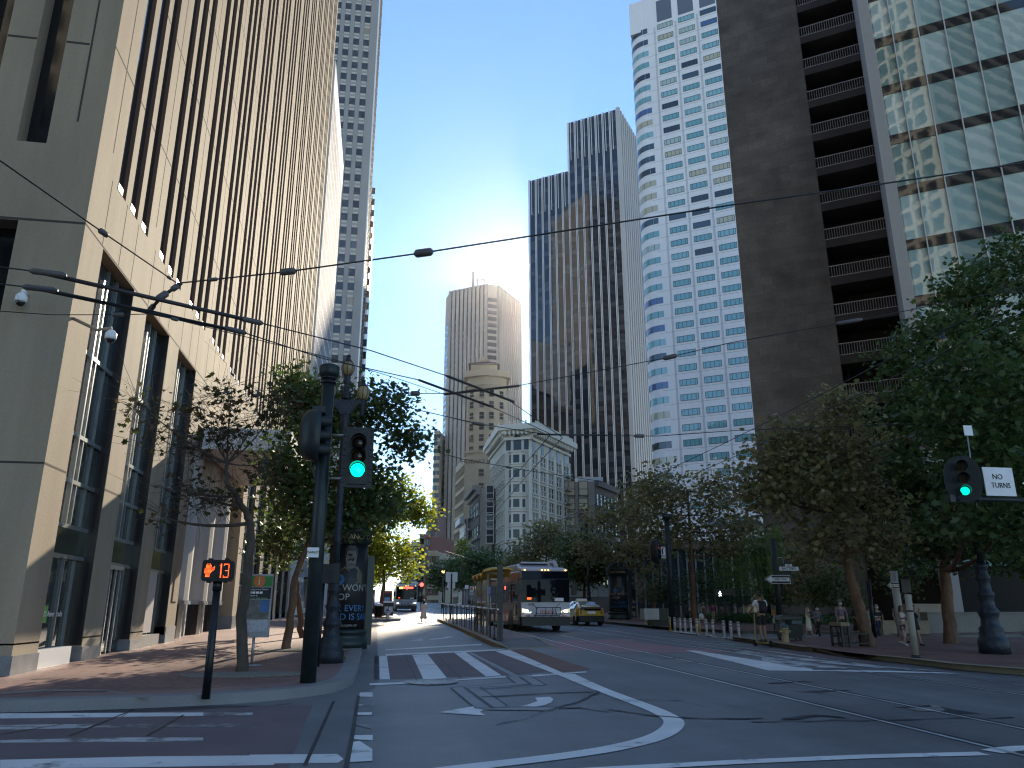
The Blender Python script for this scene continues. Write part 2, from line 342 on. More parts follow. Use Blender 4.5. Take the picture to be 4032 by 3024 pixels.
# left crosswalk of the side street
mark('crosswalk_panel',gC,((-2700,330),(60,330),(-10,480),(-120,800),(-2700,800)),.004,m_mauve)
mark('gutter_slab',gC,((-100,300),(395,240),(300,800),(-130,800)),.003,m_conc)
for p in (((0,1412),(1390,1405),(1310,1453),(0,1468)),((1400,1405),(2212,1402),(2212,1438),(1330,1450))): mark('crosswalk_bar',gA,p)
mark('crosswalk_bar',gA,((2212,1402),(2750,1402),(2750,1430),(2212,1440)),.006,m_paintw)
mark('crosswalk_bar',gA,((0,1540),(1050,1525),(950,1570),(0,1592)),.006,m_paintw); mark('crosswalk_bar',gA,((1080,1530),(2212,1522),(2800,1525),(2800,1560),(1000,1570)),.006,paint_mat('very_worn_road_paint',(.36,.36,.36),.54,4))
mark('crosswalk_bar',zC,((0,1500),(620,1485),(1180,1485),(1180,1508),(0,1515)),.006,m_paintw)
mark('crosswalk_bar',zC,((0,1615),(860,1595),(1624,1588),(1590,1645),(700,1660),(0,1665)),.006)
mark('crosswalk_bar',gC,((-400,690),(235,684),(282,722),(240,748),(-400,756)),.007)
for a,b in(((760,1659),(1460,1370)),((1600,1659),(2000,1430)),((-100,1659),(700,1530))): wl('joint',[G(gA(*a)),G(gA(*b))],.03,.0095,m_asphd)
wl('joint',[G(gC(300,782)),G(gC(345,550)),G(gC(390,260))],.05,.0085,m_asphd); wl('joint',[G(gC(0,770)),G(gC(210,300))],.04,.0085,m_asphd)
for p,mm in((((400,236),(493,236),(493,268),(395,266)),m_paint),(((385,322),(497,318),(495,332),(380,334)),m_paintw),(((375,382),(487,380),(487,400),(370,402)),m_paint),(((365,455),(480,458),(478,500),(360,470)),paint_mat('faint_paint',(.3,.3,.3),.56,3)),(((342,548),(493,546),(492,586),(335,575)),m_paint),(((330,600),(400,590),(490,650),(490,735),(315,745)),m_paint)): mark('side_lane_mark',gC,p,.007,mm)
# manhole
m_iron=M('cast_iron',(.30,.31,.32),.35,.8,noise=[(9,.5),(40,.3)],bump=(60,.6))
c=G(gC(915,161)); mb=MB(); mb.lathe(c+Vector((0,0,.006)),[(.52,0),(.52,.012),(.46,.014),(.45,.008),(.1,.009),(.0,.009)],28); o=mb.build('manhole_cover',m_iron); tag(o,'round bare metal manhole cover at the crosswalk edge in the near lane','manhole cover')
# rails
def rail(P,name='tram_rail'):
    wl(name,P,.075,.009,m_steel); wl('rail_groove',[Vector((p[0]+.09,p[1],0)) for p in P],.07,.0075,m_asphd)
r3=G(zO(300,1175)); r4=G(zO(640,1160)); r3b=G(zO(2212,1490)); r4b=G(zO(2212,1410))
for X in(6.80,8.22): rail([Vector((X,-10,0)),Vector((X,40,0)),Vector((X+.1,200,0))])
for X in(11.1,12.5): rail([Vector((X+1.3,2,0)),Vector((X+.15,12,0)),Vector((X,20,0)),Vector((X-.3,40,0)),Vector((X-.2,200,0))])
# red transit lane and far markings
gpoly('red_lane',gpts(zH,(1360,1095),(1500,1080),(2074,1070),(2074,1165),(1700,1160),(1450,1172)),.0043,m_redlane)
gpoly('red_lane',gpts(zN,(0,1150),(800,1245),(1400,1285),(1300,1300),(700,1300),(0,1295)),.0041,m_redlane)
for p in (((830,1278),(930,1278),(2212,1480),(2212,1502),(1700,1490)),): mark('crosswalk_bar',zN,p,.0085)
for p in (((1370,1290),(1500,1288),(2400,1445),(2212,1425)),((1600,1270),(1720,1280),(2212,1345),(2212,1362))): mark('crosswalk_bar',zN,p,.0085,m_paintw)
for p in (((0,1080),(300,1135),(760,1140),(0,1040)),((-300,1000),(200,1040),(1000,1120),(1600,1170),(1000,1140),(100,1060))): mark('crosswalk_bar',zO,p,.0085,m_paintw)
mark('crosswalk_panel',zN,((1400,1262),(2212,1290),(2900,1420),(2300,1440),(1200,1270)),.0042,m_mauve)
mark('crosswalk_edge',zO,((60,1153),(1050,1162),(1700,1184),(1600,1186),(700,1168),(40,1160)),.0087)
wl('lane_line',[G(zN(0,1060)),G(zN(1200,1245)),G(zN(2212,1380))],.12,.0086,m_paintw)
wl('lane_line',[G(zN(410,1060)),G(zN(1050,1110)),G(zN(1340,1160))],.14,.0086,m_paintw)
mark('bike_mark',zN,((1050,1172),(1180,1185),(1420,1215),(1350,1222)),.0087,m_paintg)
mark('bike_mark',gB,((1060,880),(1320,868),(1340,890),(1080,905)),.006,paint_mat('bike_box',(.3,.42,.36),.5,5))
mark('lane_line',gB,((1238,670),(1275,668),(1312,780),(1283,782)),.006); mark('stop_line',gB,((1045,845),(1265,828),(1265,838),(1045,853)),.006)
for k in range(7): mark('hatch_mark',gB,((1280,688+k*14),(1400,690+k*14),(1400,694+k*14),(1283,692+k*14)),.005,m_paintw)
for k in range(14):
    a=70+k*9; wl('lane_line',[Vector((2.4+.02*k,a,0)),Vector((2.4+.02*k,a+3,0))],.12,.006)
for X in (5.4,): wl('lane_line',[Vector((X,60,0)),Vector((X,200,0))],.15,.006)
for z_,p in ((zO,((270,880),(640,876),(1040,884),(1040,872),(640,866),(280,870))),(pA,((0,930),(720,945),(720,958),(0,945))),(pA,((1050,955),(2060,965),(2060,945),(1050,935))),(pA,((0,880),(720,895),(720,905),(0,888)))): mark('crosswalk_bar',z_,p,.0085,m_paintw)
# cracks and potholes
def crack(z,pts,w=.05,seed=1):
    r=random.Random(seed); P=[G(z(*p)) for p in pts]; L=[]
    for a,b in zip(P,P[1:]):
        n=max(2,int((b-a).length/.25))
        for i in range(n): q=a.lerp(b,i/n); L.append(q+Vector((r.uniform(-.05,.05),r.uniform(-.06,.06),0)))
    L.append(P[-1]); wd=[w*r.uniform(.3,1.3) for _ in L]; mb=MB()
    T=lambda p,dx:Vector((p.x,p.y+dx,gz(p.x,p.y)+.0105))
    for i in range(len(L)-1): mb.face([T(L[i],-wd[i]),T(L[i+1],-wd[i+1]),T(L[i+1],wd[i+1]),T(L[i],wd[i])])
    tag(mb.build('road_crack',m_asphd),None,None,None,'structure')
for i,(z_,P,w) in enumerate(((gC,((1270,270),(1700,245),(2100,232)),.04),(gC,((2140,230),(1920,330),(1700,380)),.035),(gC,((1830,345),(1990,350),(2212,380)),.06),(zP,((890,320),(1030,340),(1200,350),(1380,348)),.05),(zP,((860,262),(780,300),(730,318)),.05),(zP,((820,210),(940,245),(1120,290),(1250,330)),.03),(zP,((1440,352),(1560,340),(1640,346)),.09),(zP,((1080,262),(1240,300),(1400,330)),.02),(zP,((1405,238),(1500,230),(1560,238)),.07),(zP,((1480,262),(1580,268)),.05),(zP,((1340,360),(1900,352),(2180,345)),.03),(zO,((60,1270),(390,1253),(480,1272)),.06),(zO,((390,1335),(740,1328)),.05),(zN,((540,1368),(820,1358)),.06),(zN,((760,1420),(980,1410)),.05),(gC,((1360,465),(1560,430),(1730,380)),.02),(zP,((900,290),(1120,292)),.03))): crack(z_,P,w,i)
m_hole=M('broken_concrete',(.20,.185,.165),.95,noise=[(6,.4),(30,.3)],bump=(25,1))
mark('pothole',zP,((1800,312),(1920,305),(1990,320),(2080,334),(2000,334),(1900,322)),.005,m_asphd); mark('pothole',zP,((1835,316),(1915,313),(1960,325),(1880,326)),.008,m_hole); mark('pothole',zP,((1910,306),(1935,306),(1965,324),(1930,322)),.010,m_hole)
# litter-free tree pits and pavement covers
m_pit=M('tree_pit_gravel',(.20,.185,.15),.95,noise=(20,.3))
# ---------------------------------------------------------------- buildings
def hdir(az): return Vector((math.sin(R(az)),math.cos(R(az)),0))
def walk(P,az,px):
    d=hdir(az); r=ray(*px); t=-(P.x*r.y-P.y*r.x)/(d.x*r.y-d.y*r.x); q=P+d*t; return Vector((q.x,q.y,0))
def topz(P,px):
    d=ray(*px); k=math.hypot(P.x,P.y)/math.hypot(d.x,d.y); return CH+d.z*k
def at_az(px,D): d=ray(*px); k=D/math.hypot(d.x,d.y); return Vector((d.x*k,d.y*k,0))
def floor_glass(name,fh,cols,rough=.06,ior=1.8,z0=0,line=.0,linecol=(.02,.02,.02),wave=.0,cell=None):
    """glass in storeys: every storey (and every object) gets its own tone; line = share of the storey taken by a spandrel"""
    m=bpy.data.materials.new(name); m.use_nodes=True; N=m.node_tree.nodes; Lk=m.node_tree.links; b=N['Principled BSDF']
    b.inputs['Roughness'].default_value=rough; b.inputs['IOR'].default_value=ior
    tc=N.new('ShaderNodeTexCoord'); sx=N.new('ShaderNodeSeparateXYZ'); Lk.new(tc.outputs['Object'],sx.inputs[0])
    mt=lambda op,a,bv=None:(lambda n:(setattr(n,'operation',op),[Lk.new(x,n.inputs[i]) if hasattr(x,'links') else n.inputs[i].__setattr__('default_value',x) for i,x in enumerate((a,bv)) if x is not None],n.outputs[0])[2])(N.new('ShaderNodeMath'))
    zf=mt('DIVIDE',mt('SUBTRACT',sx.outputs[2],z0),fh); fl=mt('FLOOR',zf); fr=mt('FRACT',zf)
    oi=N.new('ShaderNodeObjectInfo'); wn=N.new('ShaderNodeTexWhiteNoise'); wn.noise_dimensions='2D'; cb=N.new('ShaderNodeCombineXYZ'); Lk.new(fl,cb.inputs[0])
    ob=mt('MULTIPLY',oi.outputs['Random'],97.0); Lk.new(ob,cb.inputs[1]); Lk.new(cb.outputs[0],wn.inputs['Vector'])
    r=N.new('ShaderNodeValToRGB'); r.color_ramp.interpolation='CONSTANT'; el=r.color_ramp.elements
    while len(el)<len(cols): el.new(.5)
    for i,(p,c) in enumerate(cols): el[i].position=p; el[i].color=tuple(c)+(1,)
    Lk.new(wn.outputs[0],r.inputs[0]); out=r.outputs[0]
    if line:
        mx=N.new('ShaderNodeMix'); mx.data_type='RGBA'; Lk.new(mt('LESS_THAN',fr,line),mx.inputs[0]); Lk.new(out,mx.inputs[6]); mx.inputs[7].default_value=tuple(linecol)+(1,); out=mx.outputs[2]
    Lk.new(out,b.inputs['Base Color'])
    if wave:
        t=N.new('ShaderNodeTexNoise'); t.inputs['Scale'].default_value=.25; t.inputs['Detail'].default_value=1; Lk.new(tc.outputs['Object'],t.inputs[0]); bp=N.new('ShaderNodeBump'); bp.inputs['Strength'].default_value=wave; bp.inputs['Distance'].default_value=1; Lk.new(t.outputs['Fac'],bp.inputs['Height']); Lk.new(bp.outputs[0],b.inputs['Normal'])
    return m
def wall_strips(par,P0,P1,z0,z1,n,ribw,ribd,gl,rib,wname='window_strip',inset=.15,edge=True,double=0):
    """vertical ribs with a glass strip between each pair, on the wall from P0 to P1 (outside to the right of P0->P1 seen from above is +n)"""
    d=(P1-P0); L=d.length; d.normalize(); nrm=Vector((d.y,-d.x,0)); 
    if nrm.dot(-P0)<0: nrm=-nrm
    st=L/n; mb=MB()
    for i in range(n+1):
        c=P0+d*(st*i)
        if double:
            for s in(-1,1): mb.obox(c+d*(s*ribw*.30)+nrm*(ribd/2)+Vector((0,0,(z0+z1)/2)),d*(ribw*double/2),nrm*(ribd/2),Vector((0,0,(z1-z0)/2)))
        else: mb.obox(c+nrm*(ribd/2)+Vector((0,0,(z0+z1)/2)),d*(ribw/2),nrm*(ribd/2),Vector((0,0,(z1-z0)/2)))
    mb.build('fin',rib,par)
    for i in range(n):
        g=MB(); a=P0+d*(st*i+ribw/2)+nrm*.05; c=P0+d*(st*(i+1)-ribw/2)+nrm*.05
        g.face([a+Vector((0,0,z0)),c+Vector((0,0,z0)),c+Vector((0,0,z1-.4)),a+Vector((0,0,z1-.4))]); g.build(wname,gl,par,fix=False)
def place_windows(par,me,spots,name='window',cap=96):
    """spots: (position, facing angle); each window is a part of its own, past cap the rest become one part"""
    off=-par.location
    for p,a in spots[:cap]: inst(name,me,par,Vector(p)+off,(0,0,a))
    rest=spots[cap:]
    if rest:
        mb=MB(); vs=[v.co.copy() for v in me.vertices]
        for p,a in rest:
            T=Matrix.Translation(p)@Matrix.Rotation(a,4,'Z'); b=len(mb.v); mb.v+=[tuple(T@v) for v in vs]
            for f in me.polygons: mb.f.append(tuple(i+b for i in f.vertices)); mb.m.append(f.material_index); mb.s.append(False)
        o=mb.build('windows',list(me.materials),par,fix=False); tag(o,kind='stuff')
def window_mesh(name,w,h,mats,depth=.18,mull=(),trans=(),fw=.07,sill=0,head=0):
    """window facing -Y, centred on x, foot at z=0: 0 glass, 1 frame, 2 sill/head"""
    mb=MB(); mb.face([(-w/2,-.02,0),(w/2,-.02,0),(w/2,-.02,h),(-w/2,-.02,h)]); mb.mi=1
    for x0,x1 in((-w/2,-w/2+fw),(w/2-fw,w/2)): mb.box(x0,x1,-depth*.6,.0,0,h)
    for zz0,zz1 in((0,fw),(h-fw,h)): mb.box(-w/2+fw,w/2-fw,-depth*.6,0,zz0,zz1)
    for x in mull: mb.box(x-fw/2,x+fw/2,-depth*.5,0,fw,h-fw)
    for z in trans: mb.box(-w/2+fw,w/2-fw,-depth*.45,0,z-fw/2,z+fw/2)
    mb.mi=2
    if sill: mb.box(-w/2-.15,w/2+.15,-depth-.1,0,-sill,-.002)
    if head: mb.box(-w/2-.15,w/2+.15,-depth-.1,0,h+.002,h+head)
    return mb.mesh(name,mats,False)
def ang_of(n): return math.atan2(n.y,n.x)+math.pi/2     # rotation so that -Y faces n
Z3=Vector((0,0,1))
def block_wall(name,col,e,bw=1.6,bh=.8):
    """coursed blockwork on a vertical wall running along e: each block its own tone, plus broad weathering"""
    m=bpy.data.materials.new(name); m.use_nodes=True; N=m.node_tree.nodes; Lk=m.node_tree.links; b=N['Principled BSDF']; b.inputs['Roughness'].default_value=.9
    tc=N.new('ShaderNodeTexCoord'); sx=N.new('ShaderNodeSeparateXYZ'); Lk.new(tc.outputs['Object'],sx.inputs[0])
    vd=N.new('ShaderNodeVectorMath'); vd.operation='DOT_PRODUCT'; Lk.new(tc.outputs['Object'],vd.inputs[0]); vd.inputs[1].default_value=(e[0],e[1],0)
    cb=N.new('ShaderNodeCombineXYZ'); Lk.new(vd.outputs['Value'],cb.inputs[0]); Lk.new(sx.outputs[2],cb.inputs[1])
    br=N.new('ShaderNodeTexBrick'); br.inputs['Scale'].default_value=1; br.inputs['Brick Width'].default_value=bw; br.inputs['Row Height'].default_value=bh; br.inputs['Mortar Size'].default_value=.012
    c=lambda k:(col[0]*k,col[1]*k,col[2]*k,1); br.inputs['Color1'].default_value=c(.88); br.inputs['Color2'].default_value=c(1.12); br.inputs['Mortar'].default_value=c(.7); Lk.new(cb.outputs[0],br.inputs[0]); last=br.outputs[0]
    for sc,am,dt in((.13,.28,6),(.45,.22,3),(5,.12,4)):
        n=N.new('ShaderNodeTexNoise'); n.inputs['Scale'].default_value=sc; n.inputs['Detail'].default_value=dt; Lk.new(cb.outputs[0],n.inputs[0]); mr=N.new('ShaderNodeMapRange'); mr.inputs[1].default_value=.3; mr.inputs[2].default_value=.7; mr.inputs[3].default_value=1-am; mr.inputs[4].default_value=1+am; Lk.new(n.outputs['Fac'],mr.inputs[0])
        mx=N.new('ShaderNodeMix'); mx.data_type='RGBA'; mx.blend_type='MULTIPLY'; mx.inputs[0].default_value=1; Lk.new(last,mx.inputs[6]); Lk.new(mr.outputs[0],mx.inputs[7]); last=mx.outputs[2]
    Lk.new(last,b.inputs['Base Color']); return m
# ---- left precast tower
m_tan=M('precast_tan',(.34,.275,.19),.85,noise=[(.18,.12),((2.2,2.2,.25),.12),(14,.06)],bump=(40,.15))
m_joint=M('panel_joint',(.06,.05,.042),.9)
m_brown=M('bronze_reveal',(.10,.062,.045),.5)
m_gl_dark=M('dark_glass',(.012,.013,.015),.06,ior=1.6,var=.3)
m_gran=M('plinth_granite',(.22,.22,.225),.45,noise=[(3,.2),(40,.2)])
m_granb=M('plinth_black',(.02,.02,.022),.25)
m_white=M('white_panel',(.62,.62,.60),.6,noise=(.5,.08))
m_alu=M('aluminium',(.55,.56,.57),.3,.8)
m_mull=M('mullion_grey',(.22,.25,.25),.4,.5)
m_glass=M('clear_shop_glass',(.05,.06,.058),.03,ior=1.5,noise=(.6,.6))
XF=-6.43; HT=74
bt=thing('office_tower','tan precast office tower with tall dark slit windows at the left street corner','building',(XF,16,0))
w=MB(); Yend=64.5
groups=[17.4+3.65*n for n in range(13)]; strips=[(0,.6),(.96,1.56),(1.9,2.5)]
prev=16.0; D=.55; DG=.10
wl_=[]
for g in groups:
    for a,b in strips: wl_.append((g+a,g+b))
edges=[16.0]+[y for s in wl_ for y in s]+[Yend]
for i in range(0,len(edges),2): w.box(XF-D,XF,edges[i],edges[i+1],11.0,HT)
w.box(XF-D,XF,16.0,Yend,9.33,11.0)
pier=[(16.0,17.13),(19.5,20.69),(23.03,24.19),(26.61,27.79)]+[(38.2+3.65*k,39.35+3.65*k) for k in range(7)]
for a,b in pier: w.box(XF-1.3,XF,a,b,.9 if a<28 else .9,9.33)
w.box(XF-D,XF,27.79,38.2,7.75,9.33)
w.mi=1
for k in range(18):
    z=10.345+3.467*k
    if z<11: z=9.36
    for i in range(0,len(edges),2):
        if z>9.5: w.box(XF-.01,XF+.004,edges[i]+.003,edges[i+1]-.003,z,z+.04)
w.box(XF-.01,XF+.004,16.02,Yend,9.35,9.385)
for y in [16.82]+[g+3.08 for g in groups[:-1]]: w.box(XF-.01,XF+.003,y-.018,y+.018,11.6,HT-1)
for y in [g+x for g in groups for x in(-.35,.78,1.74)]: w.box(XF-.01,XF+.003,y-.012,y+.012,9.4,11)
w.box(XF-.01,XF+.004,16.02,17.1,4.22,4.26)
for a,b in pier[1:]: w.box(XF-.01,XF+.004,a+.02,b-.02,4.22,4.26)
w.build('facade',[m_tan,m_joint],bt)
core=MB(); core.box(XF-45,XF-D-.2,16.6,Yend-.3,.3,HT-.5); core.build('core',m_granb,bt)
for a,b in wl_:
    g=MB(); g.face([(XF-DG,a,11),(XF-DG,b,11),(XF-DG,b,HT),(XF-DG,a,HT)]); g.mi=1; g.face([(XF-.004,b-.004,11.02),(XF-DG+.001,b-.004,11.02),(XF-DG+.001,b-.004,HT),(XF-.004,b-.004,HT)])
    g.mi=0
    g.build('slit_window',[m_gl_dark,m_brown],bt,fix=False)
m_sillw=M('bright_sill',(.8,.8,.78),.35)
for a,b in wl_:
    s=MB(); s.box(XF-DG+.003,XF+.01,a+.01,a+.33,11.0,11.17); s.build('sill',m_sillw,bt)
for a,b in pier:
    s=MB(); zt=.72 if a<24.5 else (.99 if a<28 else 1.2); s.box(XF-1.32,XF+.03,a-.02,b+.02,.1,zt); s.build('plinth',m_gran,bt)
    s=MB(); s.box(XF-1.3,XF,a,b,zt,.93) if zt<.9 else None
    s.build('pier_foot',m_tan,bt)
# side street face
S=MB(); Y0=16.0
wx=[atY(zA(290,1000),Y0).x,atY(zA(90,1000),Y0).x]
zt=11.2; xs=[XF-.02,wx[0]]; wd=wx[0]-wx[1]; gap=.62
win=[]; x=wx[0]
for k in range(8): win.append((x-wd,x)); x-=wd+gap
e=[XF-D]+[v for a,b in win for v in(b,a)]+[x-3]
for i in range(0,len(e)-1,2): S.box(e[i+1],e[i],Y0+.003,Y0+.5,zt,HT)
S.box(x-3,XF-D,Y0+.003,Y0+.5,9.33,zt)
opx=atY(zA(185,1500),Y0).x
S.box(opx,XF-1.3,Y0+.003,Y0+.5,.8,9.33)
S.mi=1
for k in range(18):
    z=13.8+3.467*k
    for i in range(0,len(e)-1,2): S.box(e[i+1]+.01,e[i]-.01,Y0-.004,Y0+.01,z,z+.05)
S.box(x-3,XF-.01,Y0-.004,Y0+.01,9.34,9.39); jx=atY(zA(590,340),Y0).x; S.box(jx-.02,jx+.02,Y0-.004,Y0+.01,11.8,HT-1); S.box(opx,XF-.01,Y0-.004,Y0+.01,4.22,4.26)
S.build('side_facade',[m_tan,m_joint],bt)
for a,b in win:
    g=MB(); g.face([(a,Y0+.4,zt),(b,Y0+.4,zt),(b,Y0+.4,HT),(a,Y0+.4,HT)]); g.build('slit_window',m_gl_dark,bt,fix=False)
g=MB(); g.face([(x-3,Y0+.45,.2),(opx,Y0+.45,.2),(opx,Y0+.45,9.33),(x-3,Y0+.45,9.33)]); g.build('shop_window',m_gl_dark,bt,fix=False)
g=MB(); g.box(opx,XF-1.32,Y0-.03,Y0+.4,.1,.72); g.build('plinth',m_granb,bt)
# ground-floor bays
m_poster=M('window_panel',(.46,.43,.43),.6); 
bays=[(17.13,19.5),(20.69,23.03),(24.19,26.61)]+[(39.35+3.65*k,41.85+3.65*k) for k in range(6)]
for bi,(a,b) in enumerate(bays):
    g=MB(); xg=XF-.28; g.face([(xg,a,.5),(xg,b,.5),(xg,b,9.33),(xg,a,9.33)]); wb=g.build('bay_window',m_glass,bt,fix=False)
    fr=MB(); 
    for z in (2.62,3.25,4.2,5.2,7.05): fr.box(xg,xg+.07,a,b,z-.045,z+.045)
    fr.mi=1; fr.box(xg+.02,xg+.12,a+.80,a+.86,3.25,8.9); fr.mi=0
    for y in (a+.04,a+.42,a+1.25,b-.5): fr.box(xg,xg+.06,y-.025,y+.025,.75,9.3)
    fr.build('frame',[m_mull,m_alu],wb)
    jm=MB(); jm.box(XF-.30,XF-.012,b-.02,b-.001,.75,9.33); jm.build('jamb',m_granb,bt); sp=MB(); sp.box(xg+.005,xg+.08,a,b,2.67,3.2); sp.build('spandrel',M('green_marble',(.035,.045,.04),.15,noise=(4,.6)) if bi==0 else bpy.data.materials['green_marble'],bt)
    if bi in (0,2):
        s=MB(); s.box(XF-.26,XF-.02,a+.02,b-.55,.2,.76 if bi==0 else .8); s.build('window_seat',m_gran if bi else m_sillw,bt)
s=MB(); s.face([(XF-.19,24.2,.85),(XF-.19,25.7,.85),(XF-.19,25.7,2.6),(XF-.19,24.2,2.6)]); s.build('window_panel',m_poster,bt)
# revolving glass doors in the second bay
d=MB()
for k in range(5): d.box(XF-.24,XF-.20,20.75+.36*k,20.79+.36*k,.3,2.6)
d.box(XF-.24,XF-.19,20.7,22.4,2.5,2.6); d.build('door',m_alu,bt)
# bank logo and name in the first window
mg=M('logo_green',(.10,.42,.05),.5); mlw=M('lettering_white',(.72,.74,.72),.5)
p=atX(zC(262,765),XF-.24); s=MB(); s.box(XF-.27,XF-.255,p.y-.13,p.y+.15,p.z-.17,p.z+.17); sg=s.build('logo_plate',mg,bt)
me=textmesh('lettering','D Ameritrade',.17,mlw,.003,'LEFT'); inst('lettering',me,bt,Vector((XF-.25,p.y-.04,p.z))-bt.location,(math.pi/2,0,math.pi/2))
# entrance: bowed pale panels, canopy
m_bow=M('bowed_panel',(.52,.52,.50),.55,noise=(.6,.06))
for y0,y1 in((28.3,30.9),(31.5,34.0),(34.5,37.0)):
    p=MB(); pts=[]; n=10
    for i in range(n+1):
        t=math.pi*i/n; pts.append((XF-1.05+.95*math.sin(t),(y0+y1)/2-(y1-y0)/2*math.cos(t)))
    p.mi=0
    for i in range(n):
        (xa,ya),(xb,yb)=pts[i],pts[i+1]; p.raw([(xa,ya,1.75),(xb,yb,1.75),(xb,yb,7.6),(xa,ya,7.6)],[(0,1,2,3)],True)
    p.build('bowed_panel',m_bow,bt,fix=False)
    q=MB(); q.loft([[(x-.12,y,z) for x,y in pts]+[(XF-1.2,pts[-1][1],z),(XF-1.2,pts[0][1],z)] for z in(.2,1.72)],False); q.build('panel_foot',m_granb,bt)
    r=MB(); 
    for i in range(n):
        (xa,ya),(xb,yb)=pts[i],pts[i+1]; r.raw([(xa+.05,ya,1.68),(xb+.05,yb,1.68),(xb+.05,yb,1.80),(xa+.05,ya,1.80)],[(0,1,2,3)],True)
    r.build('rail',m_alu,bt,fix=False)
    f=MB(); f.box(XF-.8,XF-.42,y1+.12,y1+.30,.2,7.6); f.build('fin',m_white,bt)
cp=MB(); cp.box(XF+.002,-3.35,28.7,37.6,7.05,7.85); cp.build('canopy',m_white,bt)
cp=MB(); cp.box(XF-1.25,XF-1.2,27.8,38.2,.2,7.7); cp.build('recess_wall',m_gran,bt)
# plaque beside the entrance
pl=MB(); pl.box(XF+.002,XF+.03,27.0,27.6,1.75,2.9); pl.build('plaque',m_tan,bt)
mgold=M('gold_letters',(.5,.4,.2),.4,.6)
# security cameras
def dome_cam(par,p):
    mb=MB(); mb.lathe(p,[(.02,.16),(.05,.15),(.11,.08),(.115,-.02),(.10,-.05)],14); c=mb.build('camera_housing',m_sillw,par)
    mb=MB(); mb.ball(p+Vector((0,0,-.05)),.085,.085,.085); mb.build('dome',m_gl_dark,c)
a=atX(zB(640,425),XF+.75); cc=thing('security_camera','white dome camera on an arm sticking out from the sunlit tan wall','camera',atX(zB(475,420),XF)); mb=MB(); mb.tube([cc.location,Vector((XF+.5,cc.location.y,a.z+.02)),Vector((XF+.78,cc.location.y,a.z+.08))],.035,8); mb.build('arm',m_tan,cc); dome_cam(cc,Vector((XF+.78,cc.location.y,a.z-.12)))
p=atY(zB(137,300),15.75); cc=thing('security_camera','white dome camera on the shaded face of the tan corner tower','camera',Vector((p.x,15.98,p.z+.2))); mb=MB(); mb.tube([(p.x,16,p.z+.2),(p.x,15.75,p.z+.2)],.035,8); mb.build('arm',m_sillw,cc); dome_cam(cc,p)
# ---- lattice block
m_lat=M('lattice_white',(.70,.70,.68),.55); m_blue=M('lattice_glass',(.03,.05,.11),.08,ior=1.9)
YL=66.5
lb=thing('office_block','white block with a lattice of vertical ribs over blue glass behind the tan tower','building',(XF,YL,0))
c=MB(); c.box(XF-40,XF-.5,YL,85.8,0,53.6); c.build('wall',m_lat,lb)
m_lattice=block_wall('lattice_front',(.03,.05,.12),(0,1),.95,1.95); nt=m_lattice.node_tree
for nd in nt.nodes:
    if nd.type=='TEX_BRICK': nd.inputs['Mortar'].default_value=(.66,.66,.64,1); nd.inputs['Mortar Size'].default_value=.20; nd.inputs['Mortar Smooth'].default_value=.3
g=MB(); g.face([(XF-.01,YL,2),(XF-.01,85.6,2),(XF-.01,85.6,50.4),(XF-.01,YL,50.4)]); g.build('lattice_front',m_lattice,lb,fix=False)
c=MB(); c.box(XF-.5,XF-.02,YL,85.8,0,50.4); c.build('front_backing',m_lat,lb)
c=MB(); c.box(XF-.5,XF,YL,85.8,50.4,53.8); c.build('parapet',m_lat,lb)
# ---- grey tower with punched windows, sunlit end behind
m_grey=M('grey_granite',(.29,.285,.275),.75,noise=[(.12,.06),((3,3,.3),.06)]); m_cream=M('cream_panel',(.52,.48,.40),.7)
gt=thing('office_tower','tall grey stone tower with small windows between cream panels, left of the open sky','building',(-7.3,182,0))
XG=atY(zD(1120,500),182).x
c=MB(); c.box(-46,XG,182,212,0,222); c.build('wall',m_grey,gt)
wmg=ramp_window('tower_pane',[(0,(.02,.022,.026)),(.5,(.035,.04,.05)),(.8,(.10,.10,.105)),(.93,(.30,.25,.17))],.08,1.6)
cx=[atY(zD(x,45),182).x for x in(1080,1015)]; sp=cx[0]-cx[1]
zr=[atY(zD(1062,98),182).z,atY(zD(1060,172),182).z]; fh=3.83
mb=MB(); ww=1.45; mb.face([(-ww/2,-.03,.55),(ww/2,-.03,.55),(ww/2,-.03,2.6),(-ww/2,-.03,2.6)]); mb.mi=1
for z0,z1 in((0,.52),(2.63,3.15)): mb.box(-ww/2,ww/2,-.05,0,z0,z1)
mb.mi=2; mb.box(-ww/2-.08,-ww/2,-.06,0,0,3.15); mb.box(ww/2,ww/2+.08,-.06,0,0,3.15)
wme=mb.mesh('window',[wmg,m_cream,m_joint],False)
base=zr[0]-3.15; spots=[]
for k in range(-38,20):
    z=base+fh*k
    if z<22 or z>215: continue
    for c_ in range(0,5): spots.append((Vector((cx[0]-sp*c_,182-.001,z)),0.0))
spots.sort(key=lambda s:(abs(s[0].x-cx[0]-sp)>sp*1.4,s[0].z)); place_windows(gt,wme,spots)
spots=[]
for k in range(-38,20):
    z=base+fh*k
    if z<30: continue
    for j in range(9): spots.append((Vector((XG+.001,184.5+3.1*j,z)),math.pi/2))
place_windows(gt,wme,spots,cap=0)
e=MB(); e.box(XG+.003,XG+.35,182.05,182.5,20,222); e.build('sunlit_edge',m_sillw,gt)  # white strip paints sunlight onto the tower's front corner
p=atX(zD(1112,1270),XG+.2)
st=thing('office_tower','slim grey tower with one column of dark windows behind the tall grey stone tower','building',(XG,216,0))
p=atY(zD(1112,1270),226); c=MB(); c.box(-30,p.x-.5,226,250,0,p.z); c.build('wall',m_grey,st)
e=MB(); e.box(p.x-.5,p.x,226.1,249,0,p.z-.5); e.build('sunlit_edge',m_sillw,st)  # sunlit edge of the slim tower, painted as a white strip
